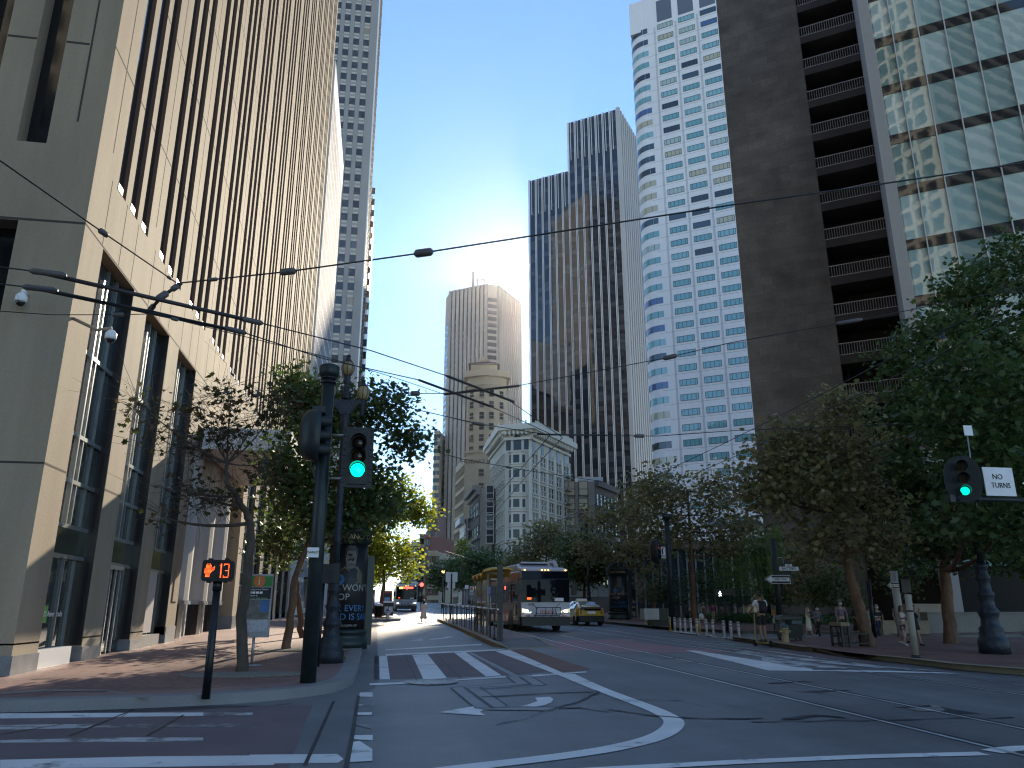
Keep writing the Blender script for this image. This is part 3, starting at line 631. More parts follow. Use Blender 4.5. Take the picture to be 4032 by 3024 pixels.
wx_=atY(zL2(770,710),226).x; wy=MB(); wy.face([(-1.3,-.03,0),(1.3,-.03,0),(1.3,-.03,2.3),(-1.3,-.03,2.3)]); wm2=wy.mesh('window',[wmg],False)
place_windows(st,wm2,[(Vector((wx_,225.99,6+4.0*k)),0.0) for k in range(4,int(p.z/4))])
# ---- far tower with ribs and cut corners
m_rib=M('tower_rib',(.33,.30,.26),.8,noise=(.1,.06)); g44=floor_glass('tower_bands',3.9,[(0,(.035,.03,.035)),(.35,(.06,.058,.065)),(.6,(.12,.115,.115)),(.85,(.17,.165,.16))],.25,1.5,line=.42,linecol=(.055,.045,.045))
A=at_az(zT(985,190),425); zt=topz(A,zT(985,190)); B=walk(A,-54,zT(578,900)); Cc=walk(A,81,zT(1108,400)); Dd=walk(Cc,36,zT(1350,800)); E_=walk(B,-9,zT(532,700))
ft=thing('office_tower','far brown-grey tower with vertical ribs and cut corners, hazy against the sun','building',(A.x,A.y,0))
F_=E_+hdir(36)*40
poly=[A,B,E_,F_,Dd+hdir(-54)*5,Dd,Cc]
c=MB(); c.prism([(p.x,p.y) for p in poly],0,zt); c.build('wall',m_rib,ft)
wall_strips(ft,A,B,8,zt,9,1.9,.7,g44,m_rib); wall_strips(ft,Cc,Dd,8,zt,11,1.9,.7,g44,m_rib)
g=MB(); d=(Cc-A).normalized(); n=Vector((d.y,-d.x,0)); n=n if n.dot(-A)>0 else -n
L=(Cc-A).length
for k in range(40):
    z=zt-11-4.0*k
    if z<20: break
    g=MB(); a=A+d*.8+n*.06; b_=Cc-d*.8+n*.06; g.face([a+Z3*z,b_+Z3*z,b_+Z3*(z+2.5),a+Z3*(z+2.5)]); g.build('corner_window',g44,ft,fix=False)
d=(E_-B).normalized(); n=Vector((d.y,-d.x,0)); n=n if n.dot(-A)>0 else -n
m_skyglass=M('sky_glass',(.05,.07,.1),.03,ior=2.6)
g=MB()
for k in range(36):
    z=zt-22-4.0*k
    if z<20: break
    g.face([B+n*.06+Z3*z,E_+n*.06+Z3*z,E_+n*.06+Z3*(z+2.6),B+n*.06+Z3*(z+2.6)])
g.build('corner_glass',m_skyglass,ft,fix=False)
r=MB(); q=A+hdir(-54)*12+hdir(36)*9; r.prism([(q.x,q.y),((q+hdir(-54)*-7).x,(q+hdir(-54)*-7).y),((q+hdir(36)*7).x,(q+hdir(36)*7).y)],zt,zt+4.5); r.build('roof_house',m_rib,ft)
r=MB(); q=walk(A,-54,zT(845,200)); tz=topz(q,zT(848,45)); r.tube([q+Z3*zt,q+Z3*tz],[.35,.15],6); r.obox(q+Z3*(tz-5.5)-hdir(-54)*-.7,hdir(-54)*.6,hdir(36)*.05,Z3*5); 
a=walk(A,-54,zT(888,150)); b_=walk(A,-54,zT(958,150))
for p in(a,b_): r.tube([p+Z3*zt,p+Z3*topz(p,zT(888 if p is a else 958,128))],.35,6)
r.tube([a+Z3*topz(a,zT(888,150)),b_+Z3*topz(b_,zT(958,135))],.3,6); r.build('roof_mast',m_mull,ft)
# ---- sandstone tower with bowed front and pyramid roof
m_sand=M('sandstone',(.40,.335,.235),.8,noise=[(.2,.1),((.6,.6,5),.08)]); m_tile=M('roof_tile',(.13,.085,.07),.8)
m_dwin=ramp_window('old_window',[(0,(.02,.022,.025)),(.55,(.045,.05,.055)),(.8,(.14,.14,.14))],.12,1.5)
hA=at_az(zG(330,760),262); hB=at_az(zG(545,760),262); ht=topz((hA+hB)/2,zG(430,650))
hb=thing('old_tower','sandstone tower with bowed front, pyramid tiled roof and lettering low down','building',((hA+hB)/2).to_tuple(2)[:2]+(0,))
ch=hB-hA; nn=Vector((ch.y,-ch.x,0)).normalized(); nn=nn if nn.dot(-hA)>0 else -nn
def bow(k,ex=0): t=k; m=4*t*(1-t); return hA+ch*t+nn*(m*3.2+ex)
front=[bow(i/12) for i in range(13)]; dep=-nn*24
def hob_prism(ex,z0,z1,name,mat):
    c=MB(); f=[bow(i/12,ex)+ch.normalized()*(ex*(i/6-1)) for i in range(13)]; P=f+[hB+dep,hA+dep-Vector((4,0,0))*0]; c.prism([(p.x,p.y) for p in P],z0,z1); c.build(name,mat,hb)
zc=ht-2
hob_prism(0,0,zc,'wall',m_sand); hob_prism(1.3,zc,zc+2.2,'cornice',m_sand); hob_prism(.6,zc-3.2,zc-2.6,'cornice',m_sand); hob_prism(.5,zc-27,zc-26.3,'cornice',m_sand)
uA=at_az(zG(350,640),268); uB=at_az(zG(495,640),268); uz=topz(uA,zG(420,600)); un=(uB-uA).normalized()
c=MB(); c.prism([(p.x,p.y) for p in(uA,uB,uB-nn*16,uA-nn*16)],zc,uz); c.build('penthouse',m_sand,hb)
pk=topz((uA+uB)/2,zG(410,555)); r=MB(); ctr=(uA+uB)/2-nn*8; b0=[uA-un*.8+nn*.8,uB+un*.8+nn*.8,uB+un*.8-nn*17,uA-un*.8-nn*17]; t0=[ctr-un*1.5+nn*1,ctr+un*1.5+nn*1,ctr+un*1.5-nn*1,ctr-un*1.5-nn*1]
r.loft([[p+Z3*(uz-.2) for p in b0],[p+Z3*uz for p in b0],[p+Z3*(pk) for p in t0]],smooth=False); r.build('roof',m_tile,hb)
r=MB(); r.lathe(ctr+Z3*pk,[(1.6,0),(2.2,.6),(2.0,1.2),(.8,1.6),(.3,2.4),(.1,3.4)],10); r.build('finial',m_sand,hb)
hw=window_mesh('window',1.9,2.6,[m_dwin,m_sand,m_sand],.25,(),(1.3,),.12,.2); spots=[]
for row in range(22):
    z=zc-7.5-3.95*row
    if z<8: break
    for k in(.13,.38,.62,.87):
        p=bow(k,.05); d=(bow(k+.02)-bow(k-.02)).normalized(); n=Vector((d.y,-d.x,0)); n=n if n.dot(-p)>0 else -n; spots.append((p+Z3*z,ang_of(n)))
place_windows(hb,hw,spots)
fl=MB(); fp=at_az(zG(323,600),258); fl.tube([fp+Z3*zc,fp+Z3*topz(fp,zG(326,500))],[.2,.1],6); fl.build('flagpole',m_alu,hb)
# lower block with lettering
lA=at_az(zG(318,1115),252); lB=at_az(zG(560,1115),252); lz=topz(lA,zG(330,1105)); lC=walk(lA,-3,zG(268,1200))
c=MB(); c.prism([(p.x,p.y) for p in(lA,lB,lB+Vector((6,5,0)),lC+Vector((10,4,0)),lC)],0,lz); c.build('lower_block',m_sand,hb)
ld=(lB-lA).normalized(); ln=Vector((ld.y,-ld.x,0)); ln=ln if ln.dot(-lA)>0 else -ln
me=textmesh('lettering','HOBART BUILDING',2.0,M('letter_brown',(.10,.07,.05),.7),.08); mid=lA+ld*7.6+ln*.1+Z3*(lz-1.6); inst('lettering',me,hb,mid-hb.location,(math.pi/2,0,ang_of(ln)))
spots=[(lA+ld*x+ln*.03+Z3*(lz-6.5-4.6*k),ang_of(ln)) for k in range(9) for x in(5.5,10.3)]; place_windows(hb,hw,spots)
md=(lC-lA); mn=Vector((-1,0,0)); spots=[(lA+md*((j+.5)/9)+Vector((-.05,0,0))+Z3*(lz-5-4.2*k),ang_of(mn)) for k in range(11) for j in range(9)]; place_windows(hb,hw,spots,cap=0)
# ---- white flat-iron block
m_iron_w=M('cream_terracotta',(.52,.50,.43),.7,noise=[(.25,.08),(6,.05)]); m_cream2=M('cream_trim',(.60,.58,.50),.65)
m_bwin=ramp_window('bay_pane',[(0,(.012,.014,.016)),(.6,(.03,.035,.04)),(.85,(.10,.10,.10))],.1,1.38)
A=at_az(zG(538,1100),186); B=walk(A,117,zG(672,1100)); C3=walk(B,36,zG(884,1150)); D0=walk(A,0,zG(455,1250))
za=topz(A,zG(545,985)); zc=topz(A,zG(545,948))
fi=thing('flatiron_building','narrow cream flat-iron block with bay windows and a heavy cornice','building',(A.x,A.y,0))
pl=[A,B,C3,C3+hdir(-54)*6,D0+Vector((4,2,0)),D0]
def ring(ex):
    out=[]; n=len(pl)
    for i,p in enumerate(pl):
        a=(p-pl[i-1]).normalized(); b=(pl[(i+1)%n]-p).normalized(); na=Vector((a.y,-a.x,0)); nb=Vector((b.y,-b.x,0)); s=1
        v=(na+nb); v.normalize(); out.append(p-v*ex/max(.4,v.dot(na)))
    return out
sgn=1 if (ring(1)[0]-A).dot(-A)>0 else -1
def fprism(ex,z0,z1,name,mat): c=MB(); c.prism([(p.x,p.y) for p in ring(ex*sgn)],z0,z1); return c.build(name,mat,fi)
H=za
fprism(0,0,H,'wall',m_iron_w); fprism(.5,H-1.5,H-.9,'moulding',m_cream2); fprism(1.0,H,H+.8,'cornice',m_cream2); fprism(1.9,H+.8,H+2.2,'cornice',m_cream2); fprism(1.2,H+2.2,zc+.6,'parapet',m_iron_w)
# brackets under the cornice
def along(P,Qq,st):
    d=Qq-P; L=d.length; n=max(1,int(L/st)); d.normalize(); nn=Vector((d.y,-d.x,0)); nn=nn if nn.dot(-P)>0 else -nn
    return [(P+d*(L*(i+.5)/n),d,nn) for i in range(n)]
for P,Qq in((A,B),(B,C3),(A,D0)):
    for p,d,nn in along(P,Qq,1.0):
        br=MB(); br.obox(p+nn*.75+Z3*(H+.4),d*.2,nn*.75,Z3*.8)
        br.obox(p+nn*1.45+Z3*(H+2.6),d*.15,nn*.15,Z3*.5); br.build('bracket',m_cream2,fi)
fh=(topz(A,zFl(430,640))-topz(A,zFl(430,1380)))/4.28*1.0
wz=[topz(A,zFl(430,y)) for y in(540,710,890,1060,1245,1425)]   # bay window sills
fh=(wz[0]-wz[-1])/5; d=(B-A).normalized(); n=Vector((d.y,-d.x,0)); n=n if n.dot(-A)>0 else -n; L=(B-A).length
cxp=A+d*(L*.50)
bayw=L*.20
for k in range(10):
    z=wz[0]-fh*k
    if z<6: break
    bb=MB(); bb.prism([((cxp-d*(bayw+.9)).x,(cxp-d*(bayw+.9)).y),((cxp-d*bayw+n*1.0).x,(cxp-d*bayw+n*1.0).y),((cxp+d*bayw+n*1.0).x,(cxp+d*bayw+n*1.0).y),((cxp+d*(bayw+.9)).x,(cxp+d*(bayw+.9)).y)],z-.9,z+2.95); bay=bb.build('bay',m_cream2,fi)
    s=MB()
    for (e,z0,z1) in((.25,z-.25,z-.05),(.3,z+2.75,z+2.95)): s.prism([((cxp-d*(bayw+.9+e)).x,(cxp-d*(bayw+.9+e)).y),((cxp-d*(bayw+e)+n*(1.0+e)).x,(cxp-d*(bayw+e)+n*(1.0+e)).y),((cxp+d*(bayw+e)+n*(1.0+e)).x,(cxp+d*(bayw+e)+n*(1.0+e)).y),((cxp+d*(bayw+.9+e)).x,(cxp+d*(bayw+.9+e)).y)],z0,z1)
    s.build('ledge',m_cream2,bay)
    g=MB(); a=cxp-d*(bayw*.62)+n*1.02; b_=cxp+d*(bayw*.62)+n*1.02; g.face([a+Z3*(z+.15),b_+Z3*(z+.15),b_+Z3*(z+2.1),a+Z3*(z+2.1)]); g.build('pane',m_bwin,bay,fix=False)
    for s_ in(-1,1):
        g=MB(); a=cxp+d*s_*(bayw+.22)+n*.8; b_=cxp+d*s_*(bayw+.72)+n*.24
        off=(n+d*s_*.9).normalized()*.04; g.face([a+off+Z3*(z+.15),b_+off+Z3*(z+.15),b_+off+Z3*(z+2.1),a+off+Z3*(z+2.1)]); g.build('pane',m_bwin,bay,fix=False)
# arched triple window at the top of the front
za3=topz(A,zFl(430,375))
def arch_win(par,c,d,n,w,h,mat,name='arched_window',pointed=False):
    P=[c-d*w/2,c+d*w/2]; k=8; pts=[c-d*w/2,c+d*w/2]; top=[]
    for i in range(k+1):
        t=math.pi*i/k; top.append(c+d*(w/2*math.cos(t))+Z3*(h+(w/2)*math.sin(t)*(1.25 if pointed else 1)))
    g=MB(); g.face([p+n*.05 for p in pts]+[p+n*.05 for p in top]); g.build(name,mat,par,fix=False)
for x,w_,h_ in((-2.3,1.2,2.0),(0,2.0,2.6),(2.3,1.2,2.0)): arch_win(fi,cxp+d*x+Z3*za3,d,n,w_,h_,m_bwin,pointed=True)
ar=MB(); 
for rr in(3.6,4.05): ar.tube([cxp+n*.12+d*(rr*math.cos(math.pi*i/14))+Z3*(za3+2.3+rr*.85*math.sin(math.pi*i/14)) for i in range(15)],.17,5)
ar.build('arch_moulding',m_cream2,fi)
# right-hand flank: five bays
d=(C3-B).normalized(); n=Vector((d.y,-d.x,0)); n=n if n.dot(-B)>0 else -n; L=(C3-B).length; nb=5
fw=window_mesh('window',1.25,2.6,[m_bwin,m_cream2,m_cream2],.3,(),(1.3,),.12,.25,.25); spots=[]
pil=MB()
for j in range(nb+1): pil.obox(B+d*(L*j/nb)+n*.12+Z3*(H*.46),d*.55,n*.12,Z3*(H*.46))
pil.build('pilaster',m_cream2,fi)
for j in range(nb):
    c=B+d*(L*(j+.5)/nb)
    arch_win(fi,c+Z3*(za3-.3)+n*.03,d,n,1.6,2.6,m_bwin)
    am=MB(); am.tube([c+n*.1+d*(1.5*math.cos(math.pi*i/10))+Z3*(za3+2.4+1.5*math.sin(math.pi*i/10)) for i in range(11)],.13,5); am.build('arch_moulding',m_cream2,fi)
    for k in range(9):
        z=wz[0]-fh*k
        if z<7: break
        for s_ in(-.85,.85): spots.append((c+d*s_+Z3*z,ang_of(n)))
place_windows(fi,fw,spots,cap=80)
# Market-side flank
d=(D0-A).normalized(); n=Vector((-1,0,0)); L=(D0-A).length; spots=[]
for j in range(9):
    for k in range(9):
        z=wz[0]-fh*k
        if z<7: break
        spots.append((A+d*(L*(j+.6)/9.4)+Z3*z+n*.02,ang_of(n)))
place_windows(fi,fw,spots,cap=0)
# fire escape on the far end of the flank
fe=MB(); p=C3-(C3-B).normalized()*2.2; d=(C3-B).normalized(); n=Vector((d.y,-d.x,0)); n=n if n.dot(-B)>0 else -n
for k in range(8):
    z=wz[0]-fh*k-.3
    if z<10: break
    fe.obox(p+n*.7+Z3*z,d*1.6,n*.7,Z3*.05); fe.bar(p-d*1.6+n*1.4+Z3*(z+1),p+d*1.6+n*1.4+Z3*(z+1),.07)
    for s_ in(-1.6,-.8,0,.8,1.6): fe.bar(p+d*s_+n*1.4+Z3*z,p+d*s_+n*1.4+Z3*(z+1),.05)
    fe.bar(p-d*1.2+n*.8+Z3*z,p+d*1.0+n*.8+Z3*(z+fh),.15)
fe.build('fire_escape',m_mull,fi)
# ---- low buildings around the flat-iron
m_stucco=M('brown_stucco',(.27,.235,.20),.85,noise=(.3,.08)); m_dkst=M('dark_brickwork',(.11,.10,.095),.85,noise=[(.4,.15),((8,8,8),.1)])
m_pale_win=ramp_window('plain_pane',[(0,(.02,.02,.022)),(.4,(.05,.05,.055)),(.55,(.42,.38,.27))],.1,1.5)
A=at_az(zFl(1332,900),205); B=walk(A,-75,zFl(985,900)); C3=walk(A,36,zFl(1585,950)); zt=topz(A,zFl(1332,742))
b1=thing('low_building','plain brown stucco building with a few sash windows beside the flat-iron block','building',(A.x,A.y,0))
c=MB(); c.prism([(p.x,p.y) for p in(B,A,C3,C3+hdir(-54)*18,B+hdir(20)*14)],0,zt); c.build('wall',m_stucco,b1)
d=(B-A).normalized(); n=Vector((d.y,-d.x,0)); n=n if n.dot(-A)>0 else -n
sw=window_mesh('window',2.5,4.4,[m_pale_win,m_joint,m_stucco],.2,(),(2.2,),.14,.3); spots=[]
for x in(1045,1200):
    for y in(930,1100,1270): 
        q=onplane(zFl(x,y),A,n); spots.append((q+n*.03,ang_of(n)))
place_windows(b1,sw,spots)
f=MB(); d=(C3-A).normalized(); n=Vector((d.y,-d.x,0)); n=n if n.dot(-A)>0 else -n; L=(C3-A).length
f.extr([A+n*.02,C3+n*.02,C3+n*.02+Z3*zt,A+n*.02+Z3*zt],n*.2); f.build('front',m_dkst,b1)
f=MB(); 
for z0,z1,ex in((zt-1.2,zt+.3,1.2),(zt-8,zt-7.5,.6),(zt-15,zt-14.5,.5)): f.extr([A+Z3*z0,C3+Z3*z0,C3+Z3*z1,A+Z3*z1],n*ex)
f.build('cornice',m_dkst,b1)
place_windows(b1,window_mesh('window',1.9,3.2,[m_bwin,m_joint,m_dkst],.2,(),(1.6,),.12,.25),[(A+d*(L*(j+.5)/6)+n*.24+Z3*(zt-6.2-6.8*k),ang_of(n)) for k in range(4) for j in range(6)])
r=MB(); q=at_az(zFl(1285,720),212); r.box(q.x-3.5,q.x+3.5,q.y,q.y+4,zt-.1,zt+2.4); r.build('roof_plant',m_white,b1)
# left neighbour with dark side and cornice
A=at_az(zFar(1122,500),200); B=walk(A,110,zFar(1312,500)); C3=walk(A,0,zFar(965,500)); zt=topz(A,zFar(1122,85))
b2=thing('low_building','grey-brown building with a dark cornice and tall sash windows left of the flat-iron block','building',(A.x,A.y,0))
c=MB(); c.prism([(p.x,p.y) for p in(A,B,B+Vector((8,14,0)),C3+Vector((8,0,0)),C3)],0,zt); c.build('wall',m_stucco,b2)
d=(B-A).normalized(); n=Vector((d.y,-d.x,0)); n=n if n.dot(-A)>0 else -n
place_windows(b2,window_mesh('window',2.1,4.2,[m_bwin,m_white,m_stucco],.2,(),(2.1,),.14,.25),[(onplane(zFar(1282,y),A,n)+n*.03,ang_of(n)) for y in(305,530,760,995)])
f=MB(); n=Vector((-1,0,0)); f.extr([A+n*.02,C3+n*.02,C3+n*.02+Z3*zt,A+n*.02+Z3*zt],n*.3); f.build('front',m_dkst,b2)
f=MB(); 
for z0,z1,ex in((zt-1.8,zt-.6,1.1),(zt-.6,zt+.6,2.1),(zt-13,zt-12.3,.8),(zt-23,zt-22.4,.7)): f.extr([A+Z3*z0+Vector((0,-.4,0)),C3+Z3*z0,C3+Z3*z1,A+Z3*z1+Vector((0,-.4,0))],n*ex)
f.build('cornice',M('cornice_grey',(.22,.21,.19),.8),b2)
L=(C3-A).length; d=(C3-A).normalized()
place_windows(b2,window_mesh('window',2.2,3.8,[m_bwin,m_joint,m_dkst],.2,(),(1.9,),.14,.25),[(A+d*(L*(j+.5)/6)+n*.34+Z3*(zt-7-6.2*k),ang_of(n)) for k in range(5) for j in range(6)])
# narrow white front with flags below
A=at_az(zFar(888,800),222); B=walk(A,100,zFar(985,800)); C3=walk(A,0,zFar(808,800)); zt=topz(A,zFar(888,600))
b3=thing('low_building','small narrow building with a bright white carved front low beside the sandstone tower','building',(A.x,A.y,0))
c=MB(); c.prism([(p.x,p.y) for p in(A,B,B+Vector((4,9,0)),C3+Vector((6,0,0)),C3)],0,zt); c.build('wall',m_stucco,b3)
f=MB(); n=Vector((-1,0,0)); f.extr([A+n*.02,C3+n*.02,C3+n*.02+Z3*zt,A+n*.02+Z3*zt],n*.35); f.build('front',m_white,b3)
f=MB(); f.extr([A+Z3*(zt-1.2),C3+Z3*(zt-1.2),C3+Z3*(zt+.5),A+Z3*(zt+.5)],n*1.8); f.build('cornice',m_white,b3)
L=(C3-A).length; d=(C3-A).normalized()
place_windows(b3,window_mesh('window',2.4,6.5,[m_bwin,m_white,m_white],.2,(),(3,),.2,.3),[(A+d*(L*(j+.5)/3)+n*.38+Z3*(zt-11-12*k),ang_of(n)) for k in range(2) for j in range(3)])
d=Vector((1,0,0)); n=Vector((0,-1,0)); place_windows(b3,window_mesh('window',1.6,3,[m_bwin,m_white,m_white],.2,(),(1.5,),.14,.3),[(onplane(zFar(958,y),A,Vector((0,-1,0)))+n*.6,0.0) for y in(760,960)])
# flags
m_fp=M('flag_pole_white',(.7,.7,.7),.4)
for i,(c1,x,y) in enumerate((((.10,.08,.30),930,1000),((.45,.08,.10),905,1030),((.10,.25,.22),870,1035),((.35,.30,.40),890,1010))):
    a=at_az(zFar(1085,1060),196); az=topz(a,zFar(1085-12*i,1062+10*i)); b_=at_az(zFar(x,y),194-2*i); bz=topz(b_,zFar(x,y-12))
    fg=thing('flag',['dark blue flag on the highest of the slanting poles by the small white front','red and white striped flag on the slanting poles by the small white front','dark green flag on the slanting poles by the small white front','pale violet flag on the slanting poles by the small white front'][i],'flag',(a.x,a.y,az),group='flags on slanting poles')
    mb=MB(); A_=Vector((a.x-.3*i,a.y,az)); B_=Vector((b_.x,b_.y,bz)); mb.tube([A_,B_],.09,6); mb.build('pole',m_fp,fg)
    mb=MB(); dd=(A_-B_)*.32; n_=8
    for k in range(n_):
        f0,f1=k/n_,(k+1)/n_; w0,w1=.25*math.sin(f0*9+i),.25*math.sin(f1*9+i)
        mb.raw([B_+dd*f0+Vector((w0,w0,-.1)),B_+dd*f1+Vector((w1,w1,-.1)),B_+dd*f1+Vector((w1-.2,w1,-3.4+.6*f1)),B_+dd*f0+Vector((w0-.2,w0,-3.4+.6*f0))],[(0,1,2,3)],True)
    mb.build('cloth',M('flag_cloth',c1,.8),fg,fix=False)
# ---- far street-end buildings
def block(name,label,px0,px1,D,pt,mat,win=None,depth=25,az=-80,rows=0,cols=0,ww=1.6,wh=2.4,fh=4):
    A=at_az(px1,D); B=walk(A,az,px0); zt=topz(A,pt); o=thing(name,label,'building',(A.x,A.y,0)); q=hdir(az+90)*depth
    c=MB(); c.prism([(p.x,p.y) for p in(A,B,B+q,A+q)],0,zt); c.build('wall',mat,o)
    d=(B-A).normalized(); n=Vector((d.y,-d.x,0)); n=n if n.dot(-A)>0 else -n; L=(B-A).length
    if win: place_windows(o,window_mesh('window',ww,wh,[win,m_joint,mat],.2,(),(),.1),[(A+d*(L*(j+.5)/cols)+n*.03+Z3*(zt-4-fh*k),ang_of(n)) for k in range(rows) for j in range(cols)],cap=60)
    r=MB(); r.extr([A+Z3*(zt-.6),B+Z3*(zt-.6),B+Z3*(zt+.4),A+Z3*(zt+.4)],n*.7); r.build('cornice',mat,o); return o
block('office_tower','slim tan building edge at the left side of the far ribbed tower','tan'and zFar(345,200),zFar(440,200),430,zG(178,965),m_sand,m_dwin,az=-75,rows=24,cols=3,ww=1.5,wh=2.3,fh=4.2)
m_red=M('red_brickwork',(.13,.075,.065),.85,noise=(.3,.1)); m_grn=M('grey_stone',(.25,.235,.22),.85,noise=(.3,.1))
block('brick_building','dark red brick building with a grey top at the far end of the street','r' and zFar(255,900),zFar(400,900),360,zFar(380,470),m_red,m_dwin,az=-75,rows=12,cols=4,ww=2.2,wh=2.8)
block('brick_building','bright red brick building in front of the dark red one at the street end',zFar(215,1100),zFar(300,1100),330,zFar(290,870),M('red_paint_brick',(.20,.085,.07),.85,noise=(.3,.1)),m_dwin,az=-60,rows=9,cols=4,ww=1.2,wh=2.6)
block('stone_building','grey stone building at the far left end of the street under the yellow tree',zFar(125,1100),zFar(225,1100),340,zFar(180,850),m_grn,m_dwin,az=-80,rows=10,cols=4)
block('stone_building','low cream building with a gabled top in front of the far ribbed tower',zFar(270,1300),zFar(435,1300),300,zFar(410,1130),M('cream_wall',(.42,.38,.29),.8),m_dwin,az=-70,rows=5,cols=6)
block('stone_building','pale sunlit building closing the street behind the yellow tree',zFar(-150,1300),zFar(130,1300),420,zFar(60,980),M('pale_wall',(.5,.48,.43),.8),m_dwin,az=-90,rows=8,cols=6)
# ---- dark glass tower with white fins
m_fin=M('white_fin',(.62,.62,.61),.5,.0,noise=((1,1,.05),.06)); g_blue=floor_glass('blue_tower_glass',1.93,[(0,(.010,.011,.016)),(.4,(.018,.02,.028)),(.75,(.05,.05,.058))],.04,1.75,line=.06,linecol=(.01,.01,.012),wave=.02)
C0=at_az(Q(1346,560),275); zt=topz(C0,Q(1343,236)); Mx=walk(C0,-54,Q(1230.5,430)); Lx=walk(Mx,-54,Q(1145,600)); Rx=walk(C0,36,Q(1388,420)); zl=topz(Mx,Q(1230,370))
bl=thing('office_tower','dark blue glass tower with white vertical fins, stepped down on its left','building',(C0.x,C0.y,0))
c=MB(); dp=hdir(36)*50
c.prism([(p.x,p.y) for p in(C0,Mx,Mx+dp,C0+dp)],0,zt-.5); c.build('wall',m_granb,bl)
c=MB(); c.prism([(p.x,p.y) for p in(Mx,Lx,Lx+dp*.8,Mx+dp*.8)],0,zl-.5); c.build('lower_wing',m_granb,bl)
wall_strips(bl,C0,Mx,4,zt+.6,7,.85,.35,g_blue,m_fin,double=.30); wall_strips(bl,Mx,Lx,4,zl+.6,6,.8,.35,g_blue,m_fin,double=.30)
wall_strips(bl,C0,C0+hdir(36)*50,4,zt+.6,18,1.5,1.3,g_blue,M('side_fin_shaded',(.42,.41,.39),.6,noise=((1,1,.05),.08)))  # darker copy of the front fins, side shade put into the colour
c=MB(); d=hdir(-54); n=Vector((d.y,-d.x,0)); n=n if n.dot(-C0)>0 else -n
for i in range(7):
    p=C0+d*((C0-Mx).length*(i+.62)/7)+n*.25; c.obox(p+Z3*(zt-9),d*.11,n*.12,Z3*9)
for i in range(6):
    p=Mx+d*((Mx-Lx).length*(i+.62)/6)+n*.25; c.obox(p+Z3*(zl-8),d*.10,n*.12,Z3*8)
c.build('louvre_fin',m_fin,bl)
# ---- white tower with rounded corner
m_wt=M('white_tower_panel',(.74,.72,.72),.6,noise=[(.08,.05),((1.5,1.5,.08),.04)])
m_cy=ramp_window('cyan_pane',[(0,(.17,.36,.39)),(.3,(.24,.44,.47)),(.5,(.05,.08,.11)),(.62,(.40,.48,.43)),(.74,(.03,.035,.045)),(.84,(.07,.13,.28)),(.92,(.46,.42,.29))],.03,1.75,wave=.05)
Kp=at_az(Q(1440,600),178); d=hdir(-54); n=Vector((d.y,-d.x,0)); n=n if n.dot(-Kp)>0 else -n
Lk0=walk(Kp,-54,zI(935,500)); RR=4.4
Rk=walk(Kp,-54,Q(1700,600)); wz0=onplane(zI(1060,1350),Kp,n).z; ztop=onplane(zJ(250,10),Kp,n).z
wt=thing('office_tower','white tower with a rounded corner and rows of blue-green windows','building',(Kp.x,Kp.y,0))
arc=[Lk0-n*RR+n*(RR*math.cos(t))+d*(RR*math.sin(t)) for t in[math.pi/2*i/10 for i in range(11)]]
ztop=max(ztop,150); zcn=onplane(zJ(190,215),Kp,n).z; tq=Lk0+d*(RR*.80)
c=MB(); c.prism([(p.x,p.y) for p in [Rk]+arc+[arc[-1]-n*30,Rk-n*40]],16,ztop+1); c.prism([(p.x,p.y) for p in(Rk+n*.03,tq+n*.03,tq-n*28,Rk-n*38)],zcn,ztop+1.03); c.build('wall',m_wt,wt)
def rowz(y,x): return onplane(zJ(x,y),Kp,n).z
zrows=[onplane(zJ(365,y),Kp,n).z for y in(235,312)]
# storey height from two window rows far apart
za_=onplane(zJ(395,450),Kp,n).z; zb_=onplane(zL(320,535),Kp,n).z
nst=26; fh=(za_-zb_)/nst
cols=[]
for a,b in(((zJ(327,450),zJ(432,420))),((zJ(467,405),zJ(575,375))),((zJ(612,440),zJ(730,410)))):
    p=onplane(a,Kp,n); q=onplane(b,Kp,n); cols.append(((p+q)/2,abs((q-p).dot(d))))
p0=cols[0][0].copy(); sp=(cols[1][0]-cols[0][0]); sp.z=0; wwid=sum(c[1] for c in cols)/3*.96
wh_=fh*.44; wm=window_mesh('window',wwid,wh_,[m_cy,M('pane_frame_dark',(.05,.09,.10),.4),m_wt],.12,(-wwid/2+wwid*.14,-wwid*.12,wwid*.12,wwid*.36),(),.09)
spots=[]
for k in range(-8,36):
    z=za_-fh*k-.95
    if z<22 or z>ztop-8: continue
    for c_ in range(0,4):
        q=p0+sp*c_; spots.append((Vector((q.x,q.y,z))+n*.03,ang_of(n)))
spots.sort(key=lambda s:(s[0]-p0).xy.length>sp.length*2.5); place_windows(wt,wm,spots,cap=62)
nar=14
def curved(z0,z1):
    g=MB(); t0,t1=.02,1.45
    for i in range(nar):
        a,b_=t0+(t1-t0)*i/nar,t0+(t1-t0)*(i+1)/nar; P=lambda t,r=RR+.06:Lk0-n*RR+n*(r*math.cos(t))+d*(r*math.sin(t))
        g.raw([P(a)+Z3*z0,P(b_)+Z3*z0,P(b_)+Z3*z1,P(a)+Z3*z1],[(0,1,2,3)],True)
        if i%4==0: g.mi=1; g.raw([P(a,RR+.09)+Z3*z0,P(a+.02,RR+.09)+Z3*z0,P(a+.02,RR+.09)+Z3*z1,P(a,RR+.09)+Z3*z1],[(0,1,2,3)]); g.mi=0
    a0=Lk0+n*.06-d*wwid*.30; g.face([a0+Z3*z0,Lk0+n*.06+Z3*z0,Lk0+n*.06+Z3*z1,a0+Z3*z1])
    return g
for k in range(-7,35):
    z=za_-fh*k-.95
    if z<22 or z>ztop-8: continue
    curved(z,z+wh_+.03).build('curved_window',[m_cy,bpy.data.materials['pane_frame_dark']],wt,fix=False)
jl=MB()
